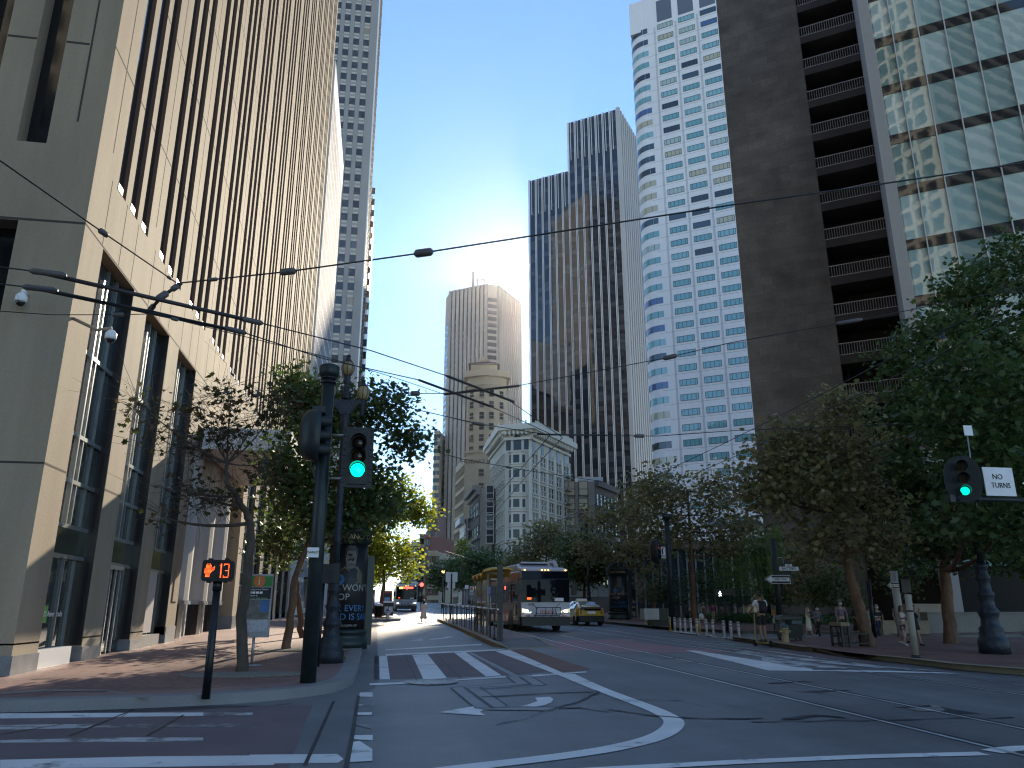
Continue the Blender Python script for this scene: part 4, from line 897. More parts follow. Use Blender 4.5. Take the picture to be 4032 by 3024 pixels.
for k in range(-8,36):
    z=za_-fh*k+2.1
    if 20<z<ztop: jl.obox(Lk0-d*24+n*.01+Z3*z,d*-24,n*.012,Z3*.03)
for c_ in range(4):
    for s_ in(-.5,.0,.5): q=p0+sp*(c_-.5)+sp*.06*s_; jl.obox(Vector((q.x,q.y,(ztop+20)/2))+n*.01,d*.03,n*.012,Z3*((ztop-20)/2))
jl.build('panel_joint',M('joint_grey',(.30,.29,.29),.8),wt)
sl=MB()
for c_ in range(4):
    q=p0+sp*c_; z1=za_+fh*5.6; 
    sl.obox(Vector((q.x,q.y,ztop-4.4))+n*.05,d*(wwid*.48),n*.06,Z3*3.4)
sl.build('roof_slot',M('slot_grey',(.12,.14,.17),.5),wt)
# podium colonnade of the white tower
pc=MB(); q0=Lk0-n*3; pc.prism([(p.x,p.y) for p in(Rk-n*4,Lk0-n*6,arc[-1]-n*25,Rk-n*40)],0,16.2); pc.build('podium',m_granb,wt)
pc=MB()
for k in range(8): pc.obox(Lk0-n*1.2-d*(k*7.2)+Z3*8,d*1.1,n*1.0,Z3*8.1)
pc.build('column',m_wt,wt)
# ---- dark brick tower with balconies
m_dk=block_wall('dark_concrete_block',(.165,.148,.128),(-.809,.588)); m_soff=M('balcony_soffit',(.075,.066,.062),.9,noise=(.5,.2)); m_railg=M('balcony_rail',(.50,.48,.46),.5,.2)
Wr=at_az(zJ(1300,700),66); d=hdir(-54); n=Vector((d.y,-d.x,0)); n=n if n.dot(-Wr)>0 else -n
Wl=walk(Wr,-54,zJ(770,830)); Cr=walk(Wr,126,zK(565,480)); DTOP=95
dk=thing('balcony_tower','dark brown concrete tower with a blank wall and railed balconies on its right','building',(Wr.x,Wr.y,0))
c=MB(); c.prism([(p.x,p.y) for p in(Wl,Wr,Wr-n*26,Wl-n*26)],0,DTOP); c.build('wall',m_dk,dk)
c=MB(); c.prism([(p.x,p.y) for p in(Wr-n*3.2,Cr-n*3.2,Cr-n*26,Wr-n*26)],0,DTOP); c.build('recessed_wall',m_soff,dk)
zz=[onplane(zJ(1330,y),Wr,n).z for y in(155,370)]
rt=[onplane(q,Wr,n).z for q in(zJ(1275,170),zJ(1295,382),zJ(1320,595),zJ(1340,815),zJ(1365,1030),zJ(1385,1255),zJ(1410,1495))]
fh=(rt[0]-rt[-1])/6
for k in range(-6,14):
    z=rt[0]-fh*k-1.05
    if z<3 or z>DTOP-3: continue
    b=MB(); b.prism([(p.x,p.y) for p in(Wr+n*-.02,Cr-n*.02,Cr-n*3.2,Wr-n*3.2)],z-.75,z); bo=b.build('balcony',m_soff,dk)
    r=MB(); L=(Cr-Wr).length; e=-d; r.bar(Wr-n*.12+Z3*(z+1.05),Cr-n*.12+Z3*(z+1.05),.06); r.bar(Wr-n*.12+Z3*(z+.08),Cr-n*.12+Z3*(z+.08),.05)
    N_=int(L/.2)
    for i in range(1,N_): q=Wr+e*(L*i/N_)-n*.12; r.bar(q+Z3*(z+.05),q+Z3*(z+1.05),.035)
    r.build('railing',m_railg,bo)
# ---- glass block with reflections, white ribbed corner column
Gp=at_az(zK(600,480),56); Gl=Gp.copy(); Gr=Gl-d*34
gb=thing('glass_block','pale green glass curtain-wall block with white mullions and a ribbed white corner column','building',(Gp.x,Gp.y,0))
m_pane=ramp_window('curtain_pane',[(0,(.20,.30,.28)),(.25,(.34,.47,.45)),(.5,(.46,.57,.54)),(.8,(.26,.36,.34))],.015,2.0,wave=.03)
m_span=M('spandrel_glass',(.03,.032,.035),.03,ior=1.75,bump=(.5,.06)); m_rcol=M('ribbed_column',(.42,.40,.38),.6)
c=MB(); c.prism([(p.x,p.y) for p in(Gl-n*.5,Gr-n*.5,Gr-n*20,Gl-n*20)],0,DTOP); c.build('core',m_granb,gb)
sb=[onplane(q,Gp,n).z for q in(zK(640,300),zK(690,612),zK(740,940),zK(790,1275))]; fh=(sb[0]-sb[-1])/3; sh=.19*fh
mx=[onplane(q,Gp,n) for q in(zK(650,0),zK(825,0),zK(1000,0),zK(1180,0),zK(1360,0))]; tx=[(q-Gp).dot(-d) for q in mx]; step=(tx[-1]-tx[0])/4
mcols=[tx[0]-step+step*i for i in range(15)]
for k in range(-9,9):
    z=sb[0]-fh*k
    if z<4 or z>DTOP-5: continue
    s=MB(); s.obox(Gl-d*17+n*.02+Z3*(z+sh/2),d*17,n*.03,Z3*(sh/2)); s.build('spandrel',m_span,gb)
    for i in range(9):
        a=max(.05,mcols[i]); b_=mcols[i+1]
        if b_<.2 or -2>k or k>6: continue
        g=MB(); P=Gl-d*(a+.03)+n*.0; Q_=Gl-d*(b_-.03)+n*.0; g.face([P+Z3*(z+sh),Q_+Z3*(z+sh),Q_+Z3*(z+fh),P+Z3*(z+fh)]); g.build('pane',m_pane,gb,fix=False)
g=MB(); g.face([Gl-n*.05+Z3*4,Gr-n*.05+Z3*4,Gr-n*.05+Z3*(DTOP-4),Gl-n*.05+Z3*(DTOP-4)]); g.build('glazing',m_pane,gb,fix=False)
for i in range(15):
    if mcols[i]<.1: continue
    mu=MB(); mu.obox(Gl-d*mcols[i]+n*.13+Z3*(DTOP/2+2),d*.035,n*.1,Z3*(DTOP/2-3)); mu.build('mullion',M('mullion_white',(.6,.6,.58),.4) if i<2 and 'mullion_white' not in bpy.data.materials else bpy.data.materials['mullion_white'],gb)
col=MB(); cw=(walk(Gl,126,zK(610,480))-walk(Gl,126,zK(540,480))).length; cc=Gl+d*cw*.55+n*.2
col.prism([(p.x,p.y) for p in(cc-d*cw*.5+n*.2,cc+d*cw*.5+n*.2,cc+d*cw*.5-n*10,cc-d*cw*.5-n*10)],0,DTOP)
for i in range(9): col.obox(cc+d*(cw*(-.45+.9*i/8))+n*.26+Z3*DTOP/2,d*.05,n*.07,Z3*DTOP/2)
col.build('corner_column',m_rcol,gb)
# base storey of the glass block: dark piers and plinth wall
# ---- waffle-front block behind the viewer, mirrored in the glass block
m_waf=M('waffle_concrete',(.36,.34,.28),.8)
wb=thing('office_block','pale waffle-grid office block mirrored in the green glass block','building',(-9,-38,0))
c=MB(); c.box(-60,-9,-90,-39.2,0,130); c.build('wall',m_gl_dark,wb)
c=MB()
for i in range(18): c.box(-60+3*i-.35,-60+3*i+.35,-39.2,-37.6,4,130)
for k in range(35):
    z=4+3.7*k
    c.box(-60.3,-8.7,-39.2,-37.9,z,z+1.0)
c.build('waffle_grid',m_waf,wb)
c=MB()
for k in range(35): z=4+3.7*k; c.box(-9,-8.2,-90,-39.2,z,z+1.5)
c.box(-9,-8.0,-39.2,-37.0,0,130); c.build('band',m_waf,wb)

# ---------------------------------------------------------------- trees
def leaf_mat(name,cols,trans=.35):
    m=bpy.data.materials.new(name); m.use_nodes=True; N=m.node_tree.nodes; Lk=m.node_tree.links; b=N['Principled BSDF']
    g=N.new('ShaderNodeNewGeometry'); r=N.new('ShaderNodeValToRGB'); el=r.color_ramp.elements
    while len(el)<len(cols): el.new(.5)
    for i,c in enumerate(cols): el[i].position=i/(len(cols)-1); el[i].color=tuple(c)+(1,)
    Lk.new(g.outputs['Random Per Island'],r.inputs[0]); Lk.new(r.outputs[0],b.inputs['Base Color']); b.inputs['Roughness'].default_value=.5
    t=N.new('ShaderNodeBsdfTranslucent'); mx=N.new('ShaderNodeMixShader'); mx.inputs[0].default_value=trans
    hs=N.new('ShaderNodeHueSaturation'); hs.inputs['Value'].default_value=1.6; hs.inputs['Saturation'].default_value=1.1; Lk.new(r.outputs[0],hs.inputs['Color']); Lk.new(hs.outputs[0],t.inputs[0])
    Lk.new(b.outputs[0],mx.inputs[1]); Lk.new(t.outputs[0],mx.inputs[2]); Lk.new(mx.outputs[0],N['Material Output'].inputs[0]); return m
lf_dark=leaf_mat('leaves_dark_green',[(.045,.08,.03),(.065,.11,.035),(.085,.125,.04),(.11,.135,.045)])
lf_olive=leaf_mat('leaves_olive',[(.14,.15,.065),(.21,.205,.09),(.25,.22,.095),(.29,.235,.10),(.10,.11,.045)])
lf_brown=leaf_mat('leaves_browning',[(.06,.045,.02),(.08,.05,.025),(.05,.06,.02),(.04,.055,.015),(.10,.06,.03)])
lf_yellow=leaf_mat('leaves_yellow_green',[(.13,.19,.03),(.22,.25,.035),(.26,.25,.04),(.10,.16,.03)],.6)
lf_will=leaf_mat('willow_leaves',[(.07,.14,.03),(.12,.20,.04),(.17,.25,.05)],.5)  # greens brightened so the colour carries sunlight on the willow
m_bark=M('bark',(.085,.065,.05),.9,noise=[(3,.3),((9,9,1.5),.3)],bump=(12,.6)); m_barkr=M('bark_red',(.15,.085,.05),.9,noise=[(3,.3),((9,9,1.5),.3)],bump=(12,.6))
LOBE=np.array([(0,-.5),(.16,-.3),(.5,-.22),(.33,.05),(.42,.33),(.14,.28),(0,.55),(-.14,.28),(-.42,.33),(-.33,.05),(-.5,-.22),(-.16,-.3)])
QUAD=np.array([(0,-.5),(.36,-.1),(.25,.3),(0,.5),(-.25,.3),(-.36,-.1)])
LONG=np.array([(0,-.5),(.1,0),(0,.5),(-.1,0)])
def leaves_mesh(name,P,size,mat,shape,rg,flat=.55,hang=0):
    n=len(P); k=len(shape)
    nr=rg.normal(size=(n,3)); nr[:,2]=np.abs(nr[:,2])*1.0+flat; nr/=np.linalg.norm(nr,axis=1)[:,None]
    a=rg.normal(size=(n,3)); 
    if hang: a=np.tile([0,0,1.0],(n,1))+rg.normal(size=(n,3))*.15; nr=rg.normal(size=(n,3))
    a-=nr*(a*nr).sum(1)[:,None]; a/=np.linalg.norm(a,axis=1)[:,None]+1e-9; b=np.cross(nr,a); nr/=np.linalg.norm(nr,axis=1)[:,None]
    s=size*rg.uniform(.6,1.25,size=(n,1,1)); S=shape[None]*s
    cup=(np.abs(shape[:,0])**1.5)[None,:,None]*s*rg.uniform(-.5,.9,size=(n,1,1))
    V=P[:,None,:]+S[:,:,0:1]*b[:,None,:]+S[:,:,1:2]*a[:,None,:]+cup*nr[:,None,:]
    V=V.reshape(-1,3); me=bpy.data.meshes.new(name); me.vertices.add(n*k); me.vertices.foreach_set('co',V.astype(np.float32).ravel())
    me.loops.add(n*k); me.loops.foreach_set('vertex_index',np.arange(n*k,dtype=np.int32)); me.polygons.add(n); me.polygons.foreach_set('loop_start',np.arange(0,n*k,k,dtype=np.int32)); me.polygons.foreach_set('loop_total',np.full(n,k,dtype=np.int32))
    me.materials.append(mat); me.update(calc_edges=True); return me
def tree(name,label,base,trunk,blobs,nclump,per,size,lmat,bmat=None,seed=1,shape=LOBE,r0=.16,spread=.55,cat='tree',group=None,bare=0,shell=.55,twig=.012,hang=0,nb=None):
    """trunk: world points after base; blobs: (centre, radii). Clumps of leaves fill the blobs, each carried by a branch."""
    rg=np.random.default_rng(seed); base=Vector(base); t=thing(name,label,cat,base,0,group)
    T=[base-Vector((0,0,.15))]+[Vector(p) for p in trunk]; nT=len(T)
    mb=MB(); L=[]
    for i in range(nT-1):
        for j in range(4): L.append(T[i].lerp(T[i+1],j/4))
    L.append(T[-1]); n=len(L); rr=[r0*(1.25 if i==0 else 1)*(1-.72*i/n) for i in range(n)]
    L=[p+Vector((rg.normal()*.02,rg.normal()*.02,0)) if i else p for i,p in enumerate(L)]
    mb.tube(L,rr,10)
    vols=np.array([b[1][0]*b[1][1]*b[1][2] for b in blobs]); pr=vols**.8/ (vols**.8).sum(); cl=[]
    for _ in range(nclump):
        b=blobs[rg.choice(len(blobs),p=pr)]; v=rg.normal(size=3); v/=np.linalg.norm(v); q=rg.uniform(shell,1)**.6*(1 if rg.random()<.8 else rg.uniform(.3,1)); cl.append(np.array(b[0])+v*q*np.array(b[1]))
    cl=np.array(cl)
    # branches: main limbs to blob centres, twigs to clumps
    limbs=[]
    for c,rad in blobs:
        c=Vector(c); k=min(range(n//3,n),key=lambda i:(L[i]-c).length+ (0 if L[i].z<c.z else 2)); a=L[k]; m=a.lerp(c,.5)+Vector((rg.normal()*.12,rg.normal()*.12,-.12*(c-a).length)); pts=[a]
        for i in range(1,7): f=i/6; pts.append(a*(1-f)**2+m*2*f*(1-f)+c*f*f)
        ra=max(.02,rr[k]*.6); mb.tube(pts,[ra*(1-.65*i/6) for i in range(7)],7,False); limbs.append(pts)
    allp=[(p,i) for l in limbs for i,p in enumerate(l) if i>1]+[(p,4) for p in L[n//2:]]
    arr=np.array([tuple(p) for p,_ in allp]); nb=nb or nclump
    for c in cl[:nb]:
        d=np.linalg.norm(arr-c,axis=1)+np.maximum(0,arr[:,2]-c[2])*.7; a=Vector(arr[int(d.argmin())]); c=Vector(c); l=(c-a).length
        m=a.lerp(c,.55)+Vector((rg.normal()*.12*l,rg.normal()*.12*l,-.08*l)); mb.tube([a,a.lerp(m,.5)+Vector((0,0,.03*l)),m,c],[twig*(1+l*.35),twig*(.9+l*.2),twig*.8,twig*.3],4,False)
        for _ in range(bare):
            e=c+Vector(rg.normal(size=3))*.45; mb.tube([m.lerp(c,rg.random()),(m+e)/2+Vector(rg.normal(size=3))*.1,e],[twig*.6,twig*.45,twig*.25],3,False)
    mb.build('trunk',bmat or m_bark,t,fix=False)
    if per>0:
        P=(cl[:,None,:]+rg.normal(size=(nclump,per,3))*np.array([1,1,.75])*spread*.6).reshape(-1,3)
        if hang:
            P=(cl[:,None,:]+rg.normal(size=(nclump,per,3))*np.array([.08,.08,0])+np.array([0,0,-1])*rg.uniform(0,hang,size=(nclump,per,1))).reshape(-1,3)
        P=P[P[:,2]>base.z+1.2]
        me=leaves_mesh('crown',P,size,lmat,shape,rg,hang=hang); o=bpy.data.objects.new('crown',me); COL.objects.link(o); o.parent=t; o.location=-base
    return t
def blobY(p,Y,r): q=atY(p,Y); return ((q.x,q.y,q.z),r)
def pit(name,c,rx,ry,label):
    mb=MB(); mb.lathe((0,0,0),[(.98,-.02),(1,.012),(.97,.014),(.02,.01)],26,sx=rx,sy=ry); o=mb.build(name,m_pit); o.location=(c.x,c.y,c.z); return tag(o,label,'tree pit')
# left pavement: nearly bare plane tree
b=G(Q(521,1450),.15); Y=b.y
pts=[atY(Q(525,1330),Y),atY(Q(540,1200),Y),atY(Q(541,1130),Y+.1),atY(Q(515,1080),Y),atY(Q(492,1040),Y-.1),atY(Q(488,1000),Y)]
bl=[blobY(Q(400,960),Y,(.55,.6,.35)),blobY(Q(330,935),Y-.3,(.35,.5,.3)),blobY(Q(430,880),Y+.2,(.5,.5,.3)),blobY(Q(300,870),Y-.2,(.3,.4,.25)),blobY(Q(500,850),Y,(.4,.5,.3)),blobY(Q(560,900),Y+.3,(.5,.5,.4)),blobY(Q(390,1060),Y,(.5,.5,.3)),blobY(Q(480,940),Y,(.6,.6,.4)),blobY(Q(600,870),Y,(.3,.4,.5)),blobY(Q(570,1000),Y,(.4,.4,.4)),blobY(Q(470,1080),Y-.3,(.6,.5,.3)),blobY(Q(360,1120),Y,(.25,.3,.25))]
tree('plane_tree','half bare street tree with browning leaves and bent trunk beside the transit map sign',b,pts,bl,150,6,.125,lf_brown,m_bark,3,r0=.115,spread=.4,bare=4,twig=.009,shell=.2)
pit('tree_pit',G(gA(2212+620,1500) if False else Q(527,1457),.16),1.15,.55,'oval gravel tree pit round the bent street tree by the transit map sign')
# left pavement: dense dark tree behind the lamp post
b=G(Q(618,1402),.15); Y=b.y+.3
bl=[blobY(Q(700,900),Y,(1.1,1.2,.9)),blobY(Q(640,850),Y,(.45,.6,.9)),blobY(Q(820,880),Y,(.8,1,.8)),blobY(Q(880,950),Y,(.55,.9,.45)),blobY(Q(640,1050),Y,(.9,1,.8)),blobY(Q(770,1040),Y+.3,(1.1,1.2,.7)),blobY(Q(720,1120),Y,(1.2,1,.5)),blobY(Q(600,1000),Y-.4,(.5,.6,.8)),blobY(Q(835,1090),Y+.8,(.5,.7,.4))]
tree('plane_tree','dense dark green street tree with reddish leaning trunk just behind the traffic signal pole',b,[atY(Q(628,1330),Y),atY(Q(637,1250),Y),atY(Q(660,1190),Y),atY(Q(690,1080),Y),atY(Q(705,1000),Y)],bl,620,18,.16,lf_dark,m_barkr,5,r0=.13,spread=.55,bare=1,twig=.010)
pit('tree_pit',G(Q(640,1404),.16),1.5,.6,'oval gravel tree pit round the leaning reddish trunk behind the signal pole')
b=G(zF(1163,1212),.15); Y=b.y
tree('plane_tree','thin orange-brown leaning trunk of a street tree beside the left bus shelter',b,[atY(zF(1140,1000),Y),atY(zF(1112,740),Y),atY(zF(1112,640),Y),atY(zF(1160,480),Y),atY(zF(1250,300),Y)],[blobY(zF(1150,250),Y,(1.4,1.5,1.0)),blobY(zF(1000,300),Y,(1,1,.8)),blobY(zF(900,420),Y,(.7,.9,.6)),blobY(zF(1000,150),Y+1,(1.2,1,1))],150,13,.17,lf_dark,m_barkr,6,r0=.12,spread=.6)
# sunlit yellow-green row further up the left kerb
Y=66; b=atY(gB(640,600),Y); b=Vector((b.x,Y,gz(b.x,Y)+.15))
bl=[blobY(Q(800,1110),Y,(2.0,2.2,1.5)),blobY(Q(860,1090),Y,(2.2,2.2,1.5)),blobY(Q(905,1110),Y,(1.0,1.4,.9)),blobY(Q(835,1190),Y,(2.2,2.0,1.3)),blobY(Q(785,1190),Y,(1.6,1.8,1.2)),blobY(Q(850,1050),Y+1,(1.4,1.5,.9)),blobY(Q(880,1230),Y,(1.0,1.3,.8)),blobY(Q(780,1240),Y,(1.4,1.4,.6))]
tree('plane_tree','sunlit yellow-green street tree on the left kerb in front of the oncoming far bus',b,[atY(gB(660,400),Y),atY(gB(672,250),Y),atY(gB(660,60),Y)],bl,420,22,.31,lf_yellow,m_bark,8,shape=QUAD,r0=.22,spread=1.0,twig=.02)
for i,(x,Y) in enumerate(((-.9,92),(-1.4,118),(-1.0,150))):
    z=gz(x,Y)+.15; r=random.Random(i+40)
    tree('plane_tree',['second yellow-green tree of the left kerb row, standing behind the sunlit one','third tree of the left kerb row, half hidden and darker','farthest tree of the left kerb row by the street end'][i],(x,Y,z),[(x,Y,z+3),(x+.2,Y,z+5)],[((x+r.uniform(-1.5,2.0),Y+r.uniform(-2,2),z+r.uniform(4.2,8.2)),(1.7,1.8,1.3)) for _ in range(7)],170,18,.34,lf_yellow if i in(0,) else lf_olive if i!=2 else lf_dark,m_bark,60+i,shape=QUAD,r0=.2,spread=1.0,twig=.02)
# right side: big dark plane tree
b=G(Q(2055,1390),.15); Y=b.y
bl=[blobY(Q(x,y),Y+dy,(rx,rx*1.1,rz)) for x,y,dy,rx,rz in((2090,620,0,1.1,.9),(2180,560,.5,1.2,.9),(2030,740,-.5,1.4,1.1),(2150,760,0,1.8,1.2),(1980,880,0,1.2,1.0),(2080,900,.5,1.9,1.2),(2200,900,.5,1.8,1.3),(1960,1010,0,1.3,.9),(2060,1050,-.4,1.8,1.0),(2190,1060,0,1.8,1.1),(2000,1150,0,1.5,.7),(2110,1180,-.5,1.6,.7),(2220,1190,0,1.6,.8),(2060,700,1,1.2,.9),(1940,770,-.3,.7,.6),(2290,800,0,1.8,1.5),(2300,1050,0,1.8,1.2),(1925,930,.2,.6,.5),(2240,660,0,1.2,1.0),(2130,1000,-6.6,1.3,.9),(2050,900,-6.6,.9,.7),(2170,1130,-6.4,1.1,.7),(2090,820,-6.6,1.0,.8),(2090,1110,-6.6,.9,.6),(2200,960,-6.4,1.0,.9),(2180,830,-6.4,1.0,.8),(2030,770,-6.7,.8,.5))]
tree('plane_tree','tall dark green plane tree filling the right edge over the no turns signal',b,[atY(Q(2045,1300),Y),atY(Q(2040,1230),Y),atY(Q(2060,1100),Y),atY(Q(2080,950),Y),atY(Q(2090,800),Y)],bl,1500,24,.22,lf_dark,m_barkr,11,r0=.24,spread=.7,nb=350,twig=.014)
# right side: leaning olive-brown plane tree
b=G(Q(1876,1396),.15); Y=b.y
bl=[blobY(Q(x,y),Y+dy,(rx,rx*1.1,rz)) for x,y,dy,rx,rz in((1810,880,0,.6,.5),(1860,870,0,.5,.4),(1750,930,0,1.0,.7),(1680,950,.5,.9,.6),(1850,960,0,1.2,.8),(1660,1030,0,.9,.7),(1760,1040,-.3,1.4,.9),(1860,1080,0,1.2,.9),(1690,1080,0,1.1,.6),(1800,1160,0,1.3,.7),(1620,1010,.2,.6,.5),(1900,1170,.3,.9,.7),(1630,1070,.4,.7,.6),(1790,1000,.3,1.3,.9),(1720,1000,.4,1.2,.8))]
tree('plane_tree','olive-brown plane tree with leaning rust-coloured trunk behind the wire cage seat on the right pavement',b,[atY(Q(1855,1310),Y),atY(Q(1833,1230),Y),atY(Q(1815,1150),Y),atY(Q(1800,1060),Y),atY(Q(1808,960),Y)],bl,560,13,.19,lf_olive,m_barkr,13,r0=.21,spread=.6,bare=2,nb=420,twig=.012)
# trees of the far right pavement
def rtree(label,bp,tr,spots,D,mat,seed,n=300,per=15,sz=.26,r0=.17,bm=None,h=.15):
    b=G(bp,h); Y=b.y if D is None else D
    if D is not None: b=Vector((atY(bp,Y).x,Y,gz(atY(bp,Y).x,Y)+.15))
    return tree('plane_tree',label,b,[atY(p,Y) for p in tr],[blobY(Q(x,y),Y+dy,(rx,rx,rz)) for x,y,dy,rx,rz in spots],n,per,sz,mat,bm or m_barkr,seed,shape=QUAD,r0=r0,spread=.85,nb=int(n*.6),twig=.016)
rtree('olive street tree with a low side branch behind the white posts on the right',Q(1500,1340),[Q(1497,1260),Q(1492,1200),Q(1490,1130),Q(1485,1060)],((1480,1080,0,1.8,1.1),(1560,1100,0,1.6,1.1),(1420,1060,1,1.5,1.2),(1540,1040,0,1.4,.9),(1600,1140,0,1.2,.9),(1500,1160,.5,1.8,.9),(1430,1150,0,1.5,1.0),(1380,1100,0,1.2,1.1),(1580,1190,0,1.2,.7),(1445,1020,.5,.9,.6)),44,lf_olive,21,n=330,per=14,sz=.26)
rtree('olive street tree with leaning pale trunk beside the far kiosk and the dark utility boxes',zRc(490,905),[zRc(515,760),zRc(530,680),zRc(540,560),zRc(560,420)],((1360,1110,0,2.2,1.5),(1300,1130,0,1.9,1.3),(1400,1060,0,1.7,1.2),(1340,1190,0,2.2,1.0),(1420,1170,0,1.8,1.1),(1270,1190,0,1.7,.9),(1390,1225,0,1.6,.6)),58,lf_olive,22,n=330,per=14,sz=.28)
rtree('round olive tree directly behind the roof of the near bus',Q(1180,1300),[Q(1180,1230),Q(1180,1190)],((1150,1190,0,2.4,1.6),(1210,1180,0,2.4,1.6),(1180,1150,0,2.0,1.2),(1120,1220,0,2.0,1.3),(1235,1230,0,2.0,1.2)),86,lf_olive,23,n=330,per=14,sz=.36)
rtree('dark olive tree between the near bus and the far kiosk',Q(1262,1300),[Q(1262,1220),Q(1265,1180)],((1250,1190,0,2.0,1.4),(1290,1220,0,1.8,1.2),(1260,1240,0,1.9,.9)),70,lf_dark,24,n=340,sz=.34)
rtree('dark street tree in front of the sandstone tower foot at the street end',Q(1075,1300),[Q(1075,1250),Q(1075,1220)],((1060,1215,0,3.4,2.2),(1010,1225,0,3.2,2.2),(1090,1235,0,2.8,1.8)),120,lf_dark,25,n=230,sz=.5)
rtree('dark street tree over the far red-lit bus at the street end',Q(960,1300),[Q(960,1260),Q(960,1240)],((965,1235,0,3.4,2.2),(1000,1250,0,2.6,1.8),(945,1260,0,2.2,1.4)),150,lf_dark,26,n=200,sz=.55)
rtree('small bright yellow-green tree catching sun before the sandstone tower',zFar(850,1250),[zFar(850,1180)],((1002,1185,0,1.4,2.4),(1006,1200,0,1.3,1.6)),170,lf_yellow,27,n=70,sz=.5,per=14)
# willow in the corner garden
b=G(Q(1640,1326),.1); Y=46; b=Vector((atY(Q(1640,1320),Y).x,Y,gz(25,Y)+.1))
tree('willow_tree','weeping willow with hanging yellow-green curtains in the corner garden',b,[atY(Q(1640,1260),Y),atY(Q(1632,1215),Y),atY(Q(1630,1180),Y)],[blobY(Q(x,y),Y+dy,(rx,rx,.6)) for x,y,dy,rx in((1600,1150,0,1.5),(1650,1140,0,1.6),(1690,1165,.5,1.2),(1570,1180,0,1.1),(1625,1190,-1,1.3))],260,34,.22,lf_will,m_bark,31,shape=LONG,r0=.14,hang=2.3,cat='tree')
for i,(x,y,Y,w_,h_) in enumerate(((1440,1290,52,1.6,1.5),(1540,1270,50,1.8,1.9),(1590,1280,52,1.6,1.6),(1690,1290,47,1.3,1.3),(1750,1240,40,1.3,1.6),(1800,1290,38,1.0,1.2),(1930,1210,40,1.6,1.6))):
    q=atY(Q(x,y),Y); z=gz(q.x,Y)+.1
    tree('shrub',['low dark shrub in the garden bed behind the left end of the white posts','broad dark shrub in the garden below the willow branches, left part','dark shrub close to the lit walking-man signal','dark shrub right of the willow trunk','leafy shrub against the blank brown wall behind the couple','small dark shrub against the blank brown wall left of the leaning tree','dark shrub in shade behind the leaning tree'][i],(q.x,Y,z),[(q.x,Y,z+.6),(q.x,Y,z+1)],[((q.x+.5*w_*math.sin(k*2.1),Y+.4*math.cos(k*3),max(z+.5,q.z+(k-1.5)*.45*h_)),(.7*w_,.6*w_,.55*h_)) for k in range(4)],70,22,.20,lf_dark if i!=4 else lf_olive,m_bark,90+i,shape=QUAD,r0=.05,spread=.6,cat='shrub',twig=.01)
# ground cover of the garden bed
rg=np.random.default_rng(5)
gcp=[G(zN(600,900)),G(zN(1000,985)),G(zN(1450,1005)),G(pA(1200,700)),G(pA(1960,740)),G(pB(1250,520)),Vector((40,34,0)),Vector((40,60,0)),Vector((24,60,0))]
m_soil=M('garden_soil',(.05,.055,.03),.95,noise=(3,.3)); gpoly('garden_bed',gcp,.17,m_soil)
def inpoly(P,poly):
    x,y=P[:,0],P[:,1]; ins=np.zeros(len(P),bool); n=len(poly)
    for i in range(n):
        a,b_=poly[i],poly[i-1]; c=((a.y>y)!=(b_.y>y))&(x<(b_.x-a.x)*(y-a.y)/(b_.y-a.y+1e-12)+a.x); ins^=c
    return ins
P=rg.uniform([12,20,0],[40,60,0],size=(60000,3)); P=P[inpoly(P,gcp)][:16000]; P[:,2]=SL*P[:,1]+SX*P[:,0]+.2+rg.uniform(0,1,len(P))**1.5*.42
me=leaves_mesh('ground_cover',P,.17,leaf_mat('ground_cover_leaves',[(.03,.07,.015),(.05,.10,.02),(.08,.13,.03)]),QUAD,rg); o=bpy.data.objects.new('ground_cover',me); COL.objects.link(o); tag(o,'low green ground cover filling the corner garden bed','ground cover',kind='stuff')
# weeds at the lamp post foot
P=np.array([tuple(G(gB(120,1290),.15))])+rg.normal(size=(60,3))*np.array([.07,.07,.02])+np.array([0,0,.06]); me=leaves_mesh('weed',P,.12,lf_will,LONG,rg,hang=.1); o=bpy.data.objects.new('weed',me); COL.objects.link(o); tag(o,'tuft of green weed at the foot of the left lamp post','weed')
# ---------------------------------------------------------------- street furniture
m_sig=M('signal_green_black',(.018,.026,.026),.45,.2,noise=(6,.3)); m_blk=M('black_metal',(.014,.015,.017),.4,.3,noise=(8,.3)); m_lampg=M('lamp_iron',(.020,.026,.036),.45,.3,noise=[(5,.3),(30,.2)],bump=(30,.3))
m_lens_off=M('dark_lens',(.03,.012,.01),.15); m_lens_y=M('dark_amber_lens',(.03,.02,.008),.15)
def em(name,c,s): return M(name,(.02,.02,.02),.3,emit=c,est=s)
m_go=em('green_light',(0,1,.62),2.2); m_go2=em('dim_green_light',(0,.75,.5),.9); m_led=em('orange_led',(1,.10,.015),3.2); m_redl=em('red_light',(1,.06,.04),3.5); m_walk=em('white_led',(.85,.92,1),3.0); m_amb=em('amber_marker',(1,.55,.15),3.0); m_headl=em('headlight',(1,.98,.9),4.0); m_pix=em('amber_sign',(1,.6,.1),2.5)
m_globe=M('amber_globe',(.30,.22,.11),.35,noise=(3,.2)); m_swh=M('sign_white',(.82,.82,.82),.5,noise=(3,.06)); m_sbl=M('sign_black',(.012,.012,.014),.5); m_grey=M('galvanised',(.33,.34,.35),.45,.6,noise=(6,.15))
m_sblue=M('sign_blue',(.04,.08,.35),.5); m_sred=M('sign_red',(.42,.04,.05),.5); m_tlet=M('sign_lettering',(.015,.015,.02),.5)
def zat(p,b): return atY(p,b.y).z-b.z
